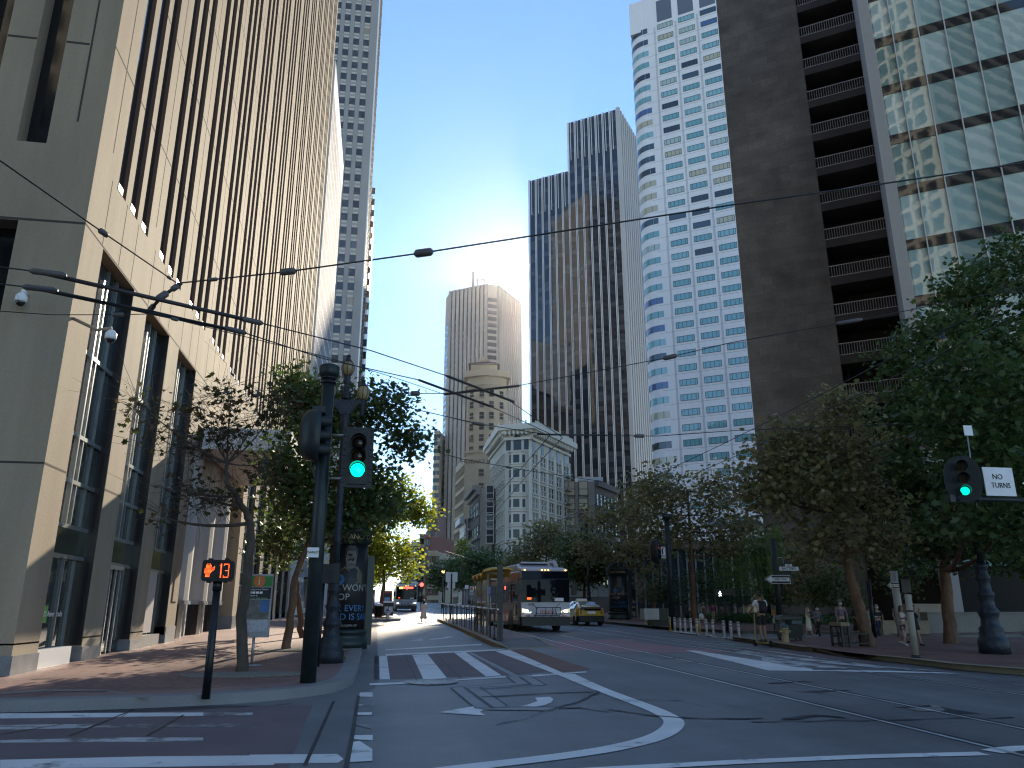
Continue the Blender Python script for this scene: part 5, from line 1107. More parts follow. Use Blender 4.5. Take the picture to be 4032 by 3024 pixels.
# --- clamshell signal head (local: faces +X of given direction)
def drum_signal(par,c,face,H=.9,lit=2,depth=.36):
    """D-shaped head: rounded back shell, flat face with three hooded lenses"""
    f=Vector(face).normalized(); s=Vector((-f.y,f.x,0)); mb=MB(); rings=[]
    for k,(t,sc) in enumerate(((0,1),(.25,1),(.55,.93),(.8,.72),(.95,.42),(1,.1))):
        ring=[]
        for i in range(20):
            a=2*math.pi*i/20; x=math.cos(a); y=math.sin(a); ring.append(c-f*(depth*t)+s*(.35*sc*math.copysign(abs(x)**.8,x))+Z3*(H/2*(sc**.6)*math.copysign(abs(y)**.8,y)))
        rings.append(ring)
    mb.loft(rings); sh=mb.build('signal_head',m_sig,par)
    for i in range(3):
        p=c+Z3*(.26-.26*i)+f*.004; g=MB(); n=14; g.face([p+s*(.09*math.cos(2*math.pi*k/n))+Z3*(.09*math.sin(2*math.pi*k/n)) for k in range(n)]); g.build('lens',(m_lens_off,m_lens_y,m_go2)[i] if lit==2 else ((m_redl,m_lens_y,m_lens_y)[i] if lit==0 else (m_lens_off,m_lens_y,m_lens_y)[i]),sh,fix=False)
        v=MB(); n=14; R0=[p+s*(.11*math.cos(math.pi*(k/ (n-1)*1.5-.25)))+Z3*(.11*math.sin(math.pi*(k/(n-1)*1.5-.25))) for k in range(n)]; 
        for k in range(n-1):
            v.raw([R0[k],R0[k+1],R0[k+1]+f*.2,R0[k]+f*.2],[(0,1,2,3)],True); v.raw([R0[k]*.999+c*.001+Z3*.004,R0[k+1]+Z3*.004,R0[k+1]+f*.2+Z3*.004,R0[k]+f*.2+Z3*.004],[(3,2,1,0)],True)
        v.build('visor',m_sig,sh,fix=False)
    return sh
b=G(Q(665,1475),.15); sp=thing('traffic_signal','dark green signal pole at the left kerb with a green light facing the viewer','traffic light',b)
ztop=atY(Q(713,785),b.y).z; mb=MB(); mb.tube([b-Z3*.1,Vector((b.x,b.y,ztop-.1))],[.135,.115],16); mb.build('pole',m_sig,sp)
mb=MB(); mb.lathe(Vector((b.x,b.y,ztop-.2)),[(.12,-.12),(.17,-.05),(.19,-.02),(.19,.13),(.15,.16),(.02,.17)],18); mb.build('pole_cap',m_sig,sp)
mb=MB()
for y in(350,382): z_=atY(zE(910,y),b.y).z; mb.lathe(Vector((b.x,b.y,z_)),[(.12,-.02),(.145,-.02),(.145,.02),(.12,.02)],14)
mb.build('band_clamp',m_blk,sp)
c=atY(zE(845,765),b.y-.34); drum_signal(sp,c,(1,.12,0),.95,1)
mb=MB(); a0=atY(zE(800,600),b.y-.3); mb.box(a0.x-.02,b.x,b.y-.36,b.y+.05,a0.z,a0.z+.12); a1=atY(zE(790,960),b.y); mb.bar(a1,Vector((b.x,b.y,a1.z)),.07,.16); mb.bar(a1-Z3*.08,Vector((b.x-.05,b.y,atY(zE(870,1135),b.y).z)),.05,.05); mb.build('bracket',m_sig,sp)
# square head facing the viewer
c=atY(zE(1122,920),b.y-.15); hw,hh=.275,.56
mb=MB(); mb.box(c.x-hw,c.x+hw,c.y+.02,c.y+.05,c.z-hh,c.z+hh); mb.box(c.x-.17,c.x+.17,c.y-.02,c.y+.22,c.z-.5,c.z+.5)
for i in range(9):
    for s_ in(-1,1): mb.box(c.x+s_*(hw-.055),c.x+s_*(hw-.01),c.y-.012,c.y+.02,c.z-hh+.1+i*.12,c.z-hh+.16+i*.12)
hd=mb.build('signal_head',m_blk,sp)
for i,y in enumerate((820,915,1018)):
    z_=atY(zE(1130,y),c.y).z; p=Vector((c.x+.01,c.y-.03,z_)); g=MB(); g.lathe((0,0,0),[(.125,0),(.11,.03),(.06,.05),(.001,.055)],20); o=g.build('lens',(m_lens_off,m_lens_y,m_go)[i],hd,False); o.location=p; o.rotation_euler=(math.pi/2,0,0)
    v=MB(); n=16; R0=[(.14*math.cos(math.pi*(k/(n-1)*1.45-.225)),.14*math.sin(math.pi*(k/(n-1)*1.45-.225))) for k in range(n)]
    for k in range(n-1):
        a_,b_=R0[k],R0[k+1]; v.raw([(p.x+a_[0],p.y,p.z+a_[1]),(p.x+b_[0],p.y,p.z+b_[1]),(p.x+b_[0],p.y-.2,p.z+b_[1]),(p.x+a_[0],p.y-.2,p.z+a_[1])],[(0,1,2,3)],True)
    v.build('visor',m_blk,hd,fix=False)
mb=MB(); 
for y in(765,1078): z_=atY(zE(990,y),b.y).z; mb.tube([(b.x,b.y,z_),(c.x-.1,c.y+.1,z_)],.022,8)
mb.build('arm',m_grey,sp)
q=atY(zF(1262,415),b.y-.16); mb=MB(); mb.box(q.x-.10,q.x+.10,q.y-.01,q.y+.01,q.z-.085,q.z+.085); pl=mb.build('name_plate',m_swh,sp); lettering(sp,'MARKET',.055,m_tlet,q-b+Vector((0,-.014,0)))
# slim ped-signal post behind it, head seen from the side
b=G(zF(1302,1482),.15); ps=thing('pedestrian_signal','slim black post with a sideways pedestrian signal, between signal pole and lamp post','pedestrian signal',b)
zt=zat(zF(1330,705),b); mb=MB(); mb.tube([(0,0,-.05),(0,0,zt)],.045,10); mb.build('post',m_blk,ps,False)
mb=MB(); mb.box(.0,.22,-.2,.2,zt,zt+.4); mb.box(.2,.34,-.22,-.19,zt,zt+.42); mb.box(.2,.34,.19,.22,zt,zt+.42); mb.box(.2,.34,-.2,.2,zt+.40,zt+.42); mb.build('signal_head',m_blk,ps,False)
# --- ornamental lamp post
def lamp_post(name,label,b,scale=1,ref=None,group='ornamental three-globe lamp posts'):
    t=thing(name,label,'lamp post',b,0,group); t.scale=(scale,)*3; return t
b=G(Q(712,1432),.15); lp=lamp_post('lamp_post','ornate iron lamp post with three amber globes behind the left signal pole',b)
X=lambda y:zat(zLp(740,y),b)
mb=MB(); mb.lathe((0,0,0),[(.30,-.05),(.30,.26),(.27,.30),(.25,.36),(.23,.46),(.24,.50),(.19,.56),(.17,.70),(.20,.80),(.215,.84),(.20,.88),(.15,.95),(.135,1.1),(.17,1.18),(.175,1.22),(.13,1.28),(.12,1.48),(.15,1.53),(.15,1.57),(.11,1.63),(.105,1.72),(.13,1.76),(.13,1.82),(.09,1.88)],20); mb.build('base',m_lampg,lp,False)
mb=MB(); zc_=X(1540); mb.lathe((0,0,0),[(.088,1.86),(.085,2.6),(.10,2.63),(.10,2.70),(.083,2.73),(.075,zc_-.1),(.10,zc_),(.09,zc_+.06),(.12,X(1430)),(.09,X(1380)),(.13,X(1335)),(.08,X(1300))],16); mb.build('shaft',m_lampg,lp,False)
za,zb=X(1100),X(1005); ox=.40
mb=MB(); mb.extr([(-.10,-.06,X(1310)),(.10,-.06,X(1310)),(.30,-.06,za),(-.30,-.06,za)],(0,.12,0)); mb.box(-ox-.05,ox+.05,-.05,.05,za,zb)
for s_ in(-1,1): mb.lathe((s_*ox,0,0),[(.03,za-.30),(.055,za-.26),(.06,za),(.075,zb),(.06,X(990)),(.085,X(985))],12)
mb.lathe((0,0,0),[(.10,zb),(.13,zb+.03),(.10,X(930)),(.13,X(900)),(.11,X(850)),(.07,X(840)),(.08,X(740)),(.06,X(720)),(.07,X(700)),(.10,X(640)),(.07,X(600)),(.09,X(560)),(.075,X(530)),(.09,X(512))],14)
for s_ in(-1,1): mb.tube([(s_*.09,0,X(760)),(s_*.14,0,X(775)),(s_*.14,0,X(830)),(s_*.09,0,X(840))],.018,6)
mb.build('arms',m_lampg,lp,False)
def globe(x,y0,y1,yc):
    z0,z1,z2=X(y0),X(y1),X(yc); g=MB(); h=z1-z0
    g.lathe((x,0,0),[(.08,z0),(.12,z0+h*.15),(.158,z0+h*.5),(.155,z0+h*.72),(.125,z0+h*.93),(.11,z1)],18); go=g.build('globe',m_globe,lp,False)
    c_=MB(); c_.lathe((x,0,0),[(.13,z1-.015),(.10,z1+.02),(.06,z1+(z2-z1)*.35),(.04,z1+(z2-z1)*.62),(.06,z1+(z2-z1)*.70),(.06,z1+(z2-z1)*.78),(.02,z1+(z2-z1)*.84),(.012,z2)],14)
    for k in range(8):
        a=2*math.pi*k/8; c_.tube([(x+r_*math.cos(a),r_*math.sin(a),z_) for r_,z_ in((.083,z0),(.124,z0+h*.15),(.162,z0+h*.5),(.159,z0+h*.72),(.128,z0+h*.93))],.006,4)
    c_.build('lamp_cap',m_lampg,go,False)
globe(0,510,235,70); globe(ox,1000,725,560); globe(-ox,1000,725,560)
def lamp_copy(b,scale,label): c=copy_tree(lp); c.location=b; c.scale=(scale,)*3; c['label']=label; return c
lamp_copy(G(Q(2150,1412),.15),1.36,'ornate iron lamp post on the right pavement, its top lost in the dark tree')
q=atY(zRc(35,900),84); lamp_copy(Vector((q.x,84,gz(q.x,84)+.15)),1.36,'far ornate lamp post with its globes showing among the trees right of the near bus')
lamp_copy(Vector((atY(gB(300,665),44).x,44,gz(-2,44)+.15)),1.2,'ornate lamp post beyond the advertising kiosk on the left pavement')
q=atY(zBu(1890,800),66); lamp_copy(Vector((q.x,66,gz(q.x,66)+.15)),1.25,'ornate lamp post standing behind the yellow taxi')
# --- countdown signal
b=G(Q(445,1502),.15); cs=thing('pedestrian_signal','black pedestrian signal post lit with an orange hand and the number 13','pedestrian signal',b)
hz0,hz1=zat(zC(1265,575),b),zat(zC(1265,452),b); hc=atY(zC(1268,512),b.y).x-b.x; hw=.215
mb=MB(); mb.tube([(0,0,-.05),(0,0,.5),(hc*.0,0,hz0-.12)],[.062,.058,.055],12); mb.tube([(0,0,hz0-.14),(0,0,hz0+.02)],.068,10); mb.build('post',m_blk,cs,False)
mb=MB(); r_=.05; P=[]
for cx_,cz_,a0 in((hc+hw-r_,hz1-r_,0),(hc-hw+r_,hz1-r_,90),(hc-hw+r_,hz0+r_,180),(hc+hw-r_,hz0+r_,270)):
    for k in range(5): a=R(a0+22.5*k); P.append((cx_+r_*math.cos(a),-.12,cz_+r_*math.sin(a)))
mb.extr(P,(0,.26,0)); mb.box(hc-hw+.02,hc+hw-.02,-.16,-.12,hz1-.03,hz1-.005)
for s_ in(-1,1):
    for z_ in(hz0-.02,hz1-.01): mb.box(hc+s_*.12-.02,hc+s_*.12+.02,-.1,.1,z_,z_+.035)
hd=mb.build('signal_head',m_blk,cs,False)
def dots(par,name,pts,r,mat,y):
    mb=MB()
    for x,z in pts: mb.face([(x+r*math.cos(k*math.pi/3),y,z+r*math.sin(k*math.pi/3)) for k in range(6)])
    return mb.build(name,mat,par,False,fix=False)
hand=["...1.1.....","..11111....","..11111..1.","..11111.11.",".111111111.",".11111111..",".1111111...",".111111....","..1111.....","..1111.....","..1111....."]
hz=(hz0+hz1)/2; dots(hd,'hand_symbol',[(hc-.185+.0165*i,hz+.095-.0185*j) for j,row in enumerate(hand) for i,ch in enumerate(row) if ch=='1'],.0060,m_led,-.124)
pts=[]
d1=[(0,k) for k in range(12)]+[(-1,1)]; d1+=[(.6,k) for k in range(12)]
d3=[]
for k in range(6): d3+=[(k,0),(k,11)]
for k in range(1,11): d3+=[(5.4,k)]
for k in range(2,6): d3+=[(k,5.5)]
d3+=[(0,1),(0,10)]
dots(hd,'countdown_number',[(hc+.06+.012*x,hz+.095-.0175*k) for x,k in d1]+[(hc+.105+.013*x,hz+.095-.0175*k) for x,k in d3],.0056,m_led,-.124)
# --- transit map sign
b=G(Q(543,1438),.15); ts=thing('transit_sign','grey transit map sign on a post with a green top and an orange i disc','sign',b)
x0=atY(zF(645,1200),b.y).x-b.x; z0=zat(zF(740,1208),b); z1=zat(zF(790,618),b); W_=.56
mb=MB(); mb.tube([(0,0,0),(0,0,z0+.1)],.03,10); mb.lathe((0,0,0),[(.20,0),(.20,.015),(.05,.03)],14); mb.build('post',m_grey,ts,False)
xc=.02; mb=MB(); mb.box(xc-W_/2,xc+W_/2,-.06,.06,z0,z1); mb.build('panel',m_grey,ts,False)
h=z1-z0
def pan(name,a,c_,mat,w=.5,y=-.064): mb=MB(); mb.box(xc-w/2,xc+w/2,y,-.0601,z0+h*a,z0+h*c_); return mb.build(name,mat,ts,False)
m_map=M('map_print',(.16,.15,.14),.4,noise=[(7,.5),(30,.3)]); m_mapb=M('map_water',(.05,.13,.32),.4,noise=(5,.4))
pan('green_top',.80,.965,M('sign_green',(.04,.20,.04),.5),.55); pan('header',.60,.785,m_sbl,.52); pan('map',.28,.59,m_map); pan('map_water',.40,.59,m_mapb,.18,-.066).location.x+=.15; pan('timetable',.09,.275,M('timetable',(.42,.43,.46),.5,noise=(25,.25)))
mb=MB(); n=24; mb.face([(xc+.125*math.cos(2*math.pi*k/n),-.068,z0+h*.885+.125*math.sin(2*math.pi*k/n)) for k in range(n)]); mb.build('disc',M('sign_orange',(.60,.16,.03),.5),ts,False,fix=False)
lettering(ts,'i',.24,M('cream_lettering',(.7,.66,.55),.5),(xc,-.072,z0+h*.885)); lettering(ts,'Montgomery Station',.05,m_swh,(xc,-.068,z0+h*.755)); lettering(ts,'Mission St',.045,m_swh,(xc-.1,-.068,z0+h*.655)); lettering(ts,'Transit Information',.05,M('lime_lettering',(.3,.5,.2),.5),(xc,-.068,z0+h*.615))
for k in range(4): mb=MB(); mb.box(xc-.2+.075*k,xc-.14+.075*k,-.068,-.063,z0+h*.685,z0+h*.72); mb.build('pictogram',m_swh,ts,False)
# --- advertising kiosk
def kiosk(b,label,hgt,rad=.62,rz=0):
    t=thing('advertising_kiosk',label,'kiosk',b,rz,'round advertising kiosks'); m=bpy.data.materials['kiosk_green'] if 'kiosk_green' in bpy.data.materials else M('kiosk_green',(.015,.028,.028),.4,.2)
    H=hgt; r=rad; zb=H*.60; mb=MB(); mb.lathe((0,0,0),[(r*1.08,-.05),(r*1.08,H*.05),(r*1.0,H*.06),(r*.98,H*.09),(r*1.04,H*.10),(r*1.04,H*.12),(r*.9,H*.13)],26); mb.build('base',m,t,False)
    mb=MB(); mb.lathe((0,0,0),[(r*.90,H*.12),(r*.90,H*.74)],28); mb.build('column',m_sbl,t,False)
    mb=MB(); mb.lathe((0,0,0),[(r*.93,H*.735),(r*1.05,H*.75),(r*1.05,H*.83),(r*1.12,H*.845),(r*1.0,H*.855)],28); mb.build('sign_band',m,t,False)
    mb=MB(); mb.lathe((0,0,0),[(r*.92,H*.85),(r*.92,H*.87),(r*.78,H*.91),(r*.5,H*.95),(r*.2,H*.975),(r*.12,H*.98),(r*.1,H*1.0),(r*.03,H*1.02)],10,False); mb.build('dome',m,t,False)
    mb=MB(); mb.box(r*.93,r*1.25,-.05,.4,.05,H*.66); mb.build('side_cabinet',m,t,False)
    def bend(me,rr):
        for v in me.vertices:
            a=v.co.x/rr; d=rr-v.co.y; v.co=Vector((d*math.sin(a),-d*math.cos(a),v.co.z))
    def tx(s,size,mat,z,x=0,nm='lettering',sub=3):
        me=textmesh(nm,s,size,mat,.0); bm=bmesh.new(); bm.from_mesh(me); bmesh.ops.subdivide_edges(bm,edges=[e for e in bm.edges if e.calc_length()>.08],cuts=2); bmesh.ops.triangulate(bm,faces=bm.faces); bm.to_mesh(me); bm.free()
        for v in me.vertices: v.co=Vector((v.co.x+x,-.006,v.co.y+z))
        bend(me,rr_); o=bpy.data.objects.new(nm,me); COL.objects.link(o); o.parent=t
    rr_=r*1.05; tx('SAN FRANCISCO',.20,bpy.data.materials.get('kiosk_gold') or M('kiosk_gold',(.35,.28,.15),.4,.5),H*.79)
    rr_=r*.90
    if 'poster_white' not in bpy.data.materials: M('poster_white',(.36,.36,.34),.4); M('poster_blue',(.03,.16,.36),.4); M('poster_skin',(.09,.07,.06),.4); M('poster_cloth',(.10,.085,.05),.4)
    pw,pb=bpy.data.materials['poster_white'],bpy.data.materials['poster_blue']
    tx("WE WON'T",.26,pw,H*.42); tx('STOP',.26,pw,H*.355,-.3); tx("'TIL EVERY",.25,pb,H*.275); tx('CHILD IS SAFE',.25,pb,H*.215); tx('WILL YOU JOIN US?',.085,pw,H*.155,-.1)
    for nm,mat,poly,dy in(('poster_figure','poster_cloth',((-.42,.44),(.38,.44),(.40,.52),(.20,.575),(-.18,.575),(-.40,.52)),-.004),('poster_figure','poster_skin',((-.15,.60),(-.10,.565),(.0,.555),(.10,.565),(.15,.60),(.16,.65),(.12,.69),(-.12,.69),(-.16,.65)),-.006),('poster_figure','sign_black',((-.19,.64),(-.14,.69),(.12,.69),(.19,.64),(.19,.70),(.1,.73),(-.1,.73),(-.19,.70)),-.008)):
        mb=MB(); mb.face([(x,dy,H*z) for x,z in poly]); me=mb.mesh(nm,bpy.data.materials[mat],False); bm=bmesh.new(); bm.from_mesh(me); bmesh.ops.triangulate(bm,faces=bm.faces); bmesh.ops.subdivide_edges(bm,edges=bm.edges,cuts=3); bm.to_mesh(me); bm.free(); bend(me,rr_); o=bpy.data.objects.new(nm,me); COL.objects.link(o); o.parent=t
    mb=MB(); n=20; mb.face([(-.32+.16*math.cos(2*math.pi*k/n),-.008,H*.48+.16*math.sin(2*math.pi*k/n)) for k in range(n)]); me=mb.mesh('poster_disc',pb,False); bend(me,rr_); o=bpy.data.objects.new('poster_disc',me); COL.objects.link(o); o.parent=t
    return t
b=G(Q(742,1398),.15); Hk=zat(zE(1020,1312),b)/1.0; kiosk(b,'round dark green advertising kiosk behind the left lamp post with a black poster',Hk,.63,R(10))
b=G(Q(1337,1338),.15); Hk=zat(zRc(228,560),b); kiosk(b,'round advertising kiosk on the far right pavement beyond the taxi',Hk,.80,R(-8))
# --- bins, hydrants, boxes
m_bin=M('bin_dark_green',(.012,.022,.020),.4,.1,noise=(6,.3))
def bin_(b,label,w,h,lid=None,rz=0,m=m_bin,cat='bin'):
    t=thing('litter_bin',label,cat,b,rz,'litter bins'); mb=MB(); mb.lathe((0,0,0),[(w*.44,0),(w*.46,.05),(w*.5,h*.75),(w*.53,h*.76),(w*.53,h*.80)],16); mb.build('body',m,t,False)
    mb=MB(); mb.lathe((0,0,0),[(w*.52,h*.80),(w*.55,h*.83),(w*.52,h*.90),(w*.35,h*.97),(.02,h)],16); mb.build('lid',lid or m,t,False)
    mb=MB(); 
    for k in range(12): a=2*math.pi*k/12; mb.bar((w*.475*math.cos(a),w*.475*math.sin(a),.08),(w*.525*math.cos(a),w*.525*math.sin(a),h*.74),.03)
    mb.build('slats',m_blk,t,False); return t
b=G(zF(1645,1228),.15); bin_(b,'black litter bin at the kerb right behind the left advertising kiosk',.6,zat(zF(1655,985),b))
b=G(gB(598,720),.15); bin_(b,'black litter bin with a pale domed lid in the sun on the left kerb corner',.64,zat(gB(605,555),b),m_swh)
b=atY(gB(725,650),62); b=Vector((b.x,62,gz(b.x,62)+.15)); t=thing('news_rack','boxy dark news rack with a pale top by the far left kerb','news rack',b); h=zat(gB(725,528),b); mb=MB(); mb.box(-.36,.36,-.4,.4,.1,h-.12); mb.build('body',m_blk,t,False); mb=MB(); mb.box(-.40,.40,-.45,.45,h-.12,h); mb.build('top',m_swh,t,False); mb=MB(); [mb.box(x-.14,x+.14,-.42,-.40,.35,h-.4) for x in(-.17,.17)]; mb.build('door',m_grey,t,False)
def hydrant(b,label,h,body,cap):
    t=thing('fire_hydrant',label,'fire hydrant',b,0,'fire hydrants'); s=h/.8; mb=MB(); mb.lathe((0,0,0),[(.13*s,-.03),(.16*s,0),(.16*s,.04*s),(.135*s,.06*s),(.135*s,.50*s),(.17*s,.52*s),(.17*s,.56*s)],16)
    for a in(-1,1): mb.tube([(a*.12*s,0,.42*s),(a*.2*s,0,.42*s)],.055*s,10); mb.tube([(a*.2*s,0,.42*s),(a*.225*s,0,.42*s)],.07*s,6)
    mb.tube([(0,-.1*s,.38*s),(0,-.19*s,.38*s)],.075*s,10); mb.build('barrel',body,t,False)
    mb=MB(); mb.lathe((0,0,0),[(.165*s,.56*s),(.16*s,.60*s),(.13*s,.67*s),(.07*s,.72*s),(.04*s,.73*s),(.04*s,.78*s),(.02*s,.80*s)],16); mb.build('bonnet',cap,t,False); return t
m_hyd=M('hydrant_cream',(.42,.32,.18),.55,noise=(5,.15)); m_hydw=M('hydrant_white',(.55,.55,.52),.5); m_teal=M('hydrant_teal',(.05,.10,.12),.45); m_hb=M('hydrant_blue',(.06,.12,.32),.45)
b=G(pA(850,1050),.15); hydrant(b,'cream fire hydrant with a dark teal cap beside the green bin',zat(pA(825,590),b),m_hyd,m_teal)
b=G(zN(393,990),.15); hydrant(b,'small pale fire hydrant on the far right pavement near the kiosk',zat(zN(393,893),b),m_hyd,m_hydw)
b=G(gB(715,752),.15); hydrant(b,'white fire hydrant with a blue cap on the sunlit left kerb corner',zat(gB(722,612),b),m_hydw,m_hb)
b=G(pA(900,1010),.15)+Vector((.25,.3,0)); t=thing('litter_bin','big square dark green bin behind the cream fire hydrant','bin',b,R(-12),'litter bins'); h=zat(pA(860,445),b); mb=MB(); mb.loft([[(-.36,-.33,.08),(.36,-.33,.08),(.36,.33,.08),(-.36,.33,.08)],[(-.40,-.36,h*.62),(.40,-.36,h*.62),(.40,.36,h*.62),(-.40,.36,h*.62)]],False); mb.build('body',m_bin,t,False)
mb=MB(); mb.loft([[(-.43,-.39,h*.82),(.43,-.39,h*.82),(.43,.39,h*.82),(-.43,.39,h*.82)],[(-.43,-.39,h*.93),(.43,-.39,h*.93),(.43,.39,h*.93),(-.43,.39,h*.93)],[(-.2,-.2,h),(.2,-.2,h),(.2,.2,h),(-.2,.2,h)]],False); mb.build('lid',m_bin,t,False)
mb=MB(); [mb.box(x-.03,x+.03,y-.03,y+.03,h*.6,h*.83) for x in(-.37,.37) for y in(-.33,.33)]; mb.box(-.38,.38,.3,.33,h*.6,h*.83); mb.build('posts',m_bin,t,False); mb=MB(); mb.box(.02,.38,-.37,-.362,h*.66,h*.78); mb.box(.02,.38,-.374,-.36,h*.64,h*.66); mb.build('notice',m_teal,t,False)
mb=MB(); [mb.box(x-.04,x+.04,y-.04,y+.04,-.02,.09) for x in(-.3,.3) for y in(-.27,.27)]; mb.build('feet',m_blk,t,False)
b=G(zN(520,1010),.15); t=thing('news_rack','pair of boxes, one silver one dark green, on the far right pavement','news rack',b); h=zat(zN(540,818),b); mb=MB(); mb.box(-.85,.02,-.35,.35,.35,h); mb.build('silver_box',m_grey,t,False); mb=MB(); mb.box(.04,.95,-.35,.35,.3,h); mb.build('green_box',m_bin,t,False); mb=MB(); mb.box(-.5,.6,-.2,.2,0,.35); mb.build('stand',m_blk,t,False); mb=MB(); mb.box(.55,.85,-.37,-.352,h*.5,h*.55); mb.build('slot',m_swh,t,False)
b=G(zN(755,905),.1); t=thing('utility_box','bright green low box at the edge of the garden bed','box',b); mb=MB(); mb.box(-.7,.7,-.4,.4,0,1.25); mb.box(-.74,.74,-.44,.44,1.25,1.33); mb.build('body',M('box_green',(.03,.13,.05),.5),t,False)
mb=MB(); mb.box(-.03,.03,-.42,-.40,.1,1.2); mb.build('door_gap',m_blk,t,False)
# --- delineator posts
m_del=M('delineator_white',(.62,.62,.60),.5,noise=(4,.1)); m_dely=M('delineator_yellow',(.50,.30,.05),.5); m_refl=M('reflector_grey',(.3,.3,.31),.3)
def post(b,h,label,m,grp):
    t=thing('delineator_post',label,'bollard',b,0,grp); mb=MB(); mb.tube([(0,0,.03),(0,0,h)],.055,10); mb.build('tube',m,t,False); mb=MB(); mb.lathe((0,0,0),[(.13,0),(.13,.03),(.06,.05)],12); mb.build('foot',m,t,False); mb=MB(); [mb.tube([(0,0,h-.22+.12*k),(0,0,h-.15+.12*k)],.057,10) for k in range(2)]; mb.build('reflector',m_refl,t,False)
wl_lab=['first white post from the left end of the row, beside the yellow one','second white post from the left end of the row','third white post from the left end of the row','fourth white post, in front of the tree trunk with the low branch','fifth white post, just left of the second yellow post','left white post of the lone pair in the middle of the row','right white post of the lone pair in the middle of the row','left white post of the last three, nearest the scooter rider','middle white post of the last three nearest the scooter rider','last white post of the row, closest to the scooter rider']
for i,(x,y,yt) in enumerate(((713,1075,915),(775,1080,920),(828,1086,922),(891,1094,925),(957,1108,930),(1060,1115,937),(1133,1128,940),(1252,1148,950),(1330,1152,955),(1414,1156,963))):
    b=G(zN(x,y)); post(b,zat(zN(x,yt),b),wl_lab[i],m_del,'white plastic posts along the right lane')
for i,(x,y,yt) in enumerate(((662,1065,910),(983,1092,930))):
    b=G(zN(x,y)); post(b,zat(zN(x,yt),b),['yellow post at the left end of the white post row','yellow post in the middle of the white post row'][i],m_dely,'yellow plastic posts among the white ones')
mark('kerb_stop',zN,((720,1078),(960,1100),(975,1112),(905,1108),(720,1086)),.05,m_del); mark('kerb_stop',zN,((1050,1112),(1150,1124),(1155,1132),(1050,1122)),.05,m_del); mark('kerb_stop',zN,((1240,1140),(1335,1150),(1335,1158),(1245,1150)),.05,m_del)
# --- street-name / one-way pole
b=atY(zN(1868,1040),36.5); b=Vector((b.x,36.5,gz(b.x,36.5)+.1)); sg=thing('sign_pole','dark green pole carrying the street name sign and a large one way arrow','sign pole',b); zt=zat(zN(1795,60),b)
mb=MB(); mb.tube([(0,0,-.05),(0,0,zt)],[.16,.12],14); mb.build('pole',m_sig,sg,False)
def plate(par,name,p0,p1,y,mat,b,th=.012):
    a=atY(p0,b.y+y); c_=atY(p1,b.y+y); x0,x1=sorted((a.x-b.x,c_.x-b.x)); z0,z1=sorted((a.z-b.z,c_.z-b.z)); mb=MB(); mb.box(x0,x1,y-th,y+th,z0,z1); mb.build(name,mat,par,False); return (x0+x1)/2,(z0+z1)/2,x1-x0,z1-z0
cx_,cz_,w_,h_=plate(sg,'name_plate',zN(1850,405),zN(2055,365),-.15,m_swh,b); lettering(sg,'BATTERY',h_*.95,m_tlet,(cx_,-.165,cz_),sx=1.05)
cx_,cz_,w_,h_=plate(sg,'number_plate',zN(1912,360),zN(1982,337),-.15,m_swh,b); lettering(sg,'600',h_*.85,m_tlet,(cx_,-.165,cz_))
def oneway(par,pL,pR,pT,pB,b,y,txt=True):
    a=atY(pL,b.y+y); c_=atY(pR,b.y+y); zt_=atY(pT,b.y+y).z-b.z; zb_=atY(pB,b.y+y).z-b.z; x0,x1=a.x-b.x,c_.x-b.x; zc_=(zt_+zb_)/2; h=zt_-zb_; w=x1-x0
    def arrow(i,yy,mat,nm):
        hh=h/2-i; k=w*.27; mb=MB(); mb.extr([(x0+i*1.6,yy,zc_),(x0+k,yy,zc_+hh),(x1-i,yy,zc_+hh),(x1-i,yy,zc_-hh),(x0+k,yy,zc_-hh)],(0,.012,0)); return mb.build(nm,mat,par,False)
    arrow(0,y-.012,m_swh,'arrow_plate'); arrow(h*.06,y-.026,m_sbl,'arrow_field')
    mb=MB(); k=w*.27; ah=h*.30; mb.extr([(x0+h*.22,y-.04,zc_),(x0+k,y-.04,zc_+h*.40),(x0+k,y-.04,zc_+ah*.72),(x1-h*.16,y-.04,zc_+ah*.72),(x1-h*.16,y-.04,zc_-ah*.72),(x0+k,y-.04,zc_-ah*.72),(x0+k,y-.04,zc_-h*.40)],(0,.012,0)); mb.build('arrow',m_swh,par,False)
    lettering(par,'ONE WAY',h*.40,m_tlet,((x0+k+x1-h*.16)/2,y-.046,zc_),sx=.98,ex=.003)
oneway(sg,zN(1685,500),zN(1968,500),zN(1850,455),zN(1850,549),b,-.17)
mb=MB(); q=atY(zN(1945,365),b.y); x_=q.x-b.x; mb.box(x_-.16,x_+.16,.05,.35,zat(zN(1945,445),b),zat(zN(1945,290),b)); mb.build('signal_back',m_blk,sg,False)
mb=MB(); z_=zat(zN(1860,265),b); mb.tube([(0,0,z_),(.42,-.05,z_)],.025,6); mb.tube([(.42,-.05,z_),(.42,-.05,z_-.35)],.02,6); mb.build('arm',m_grey,sg,False)
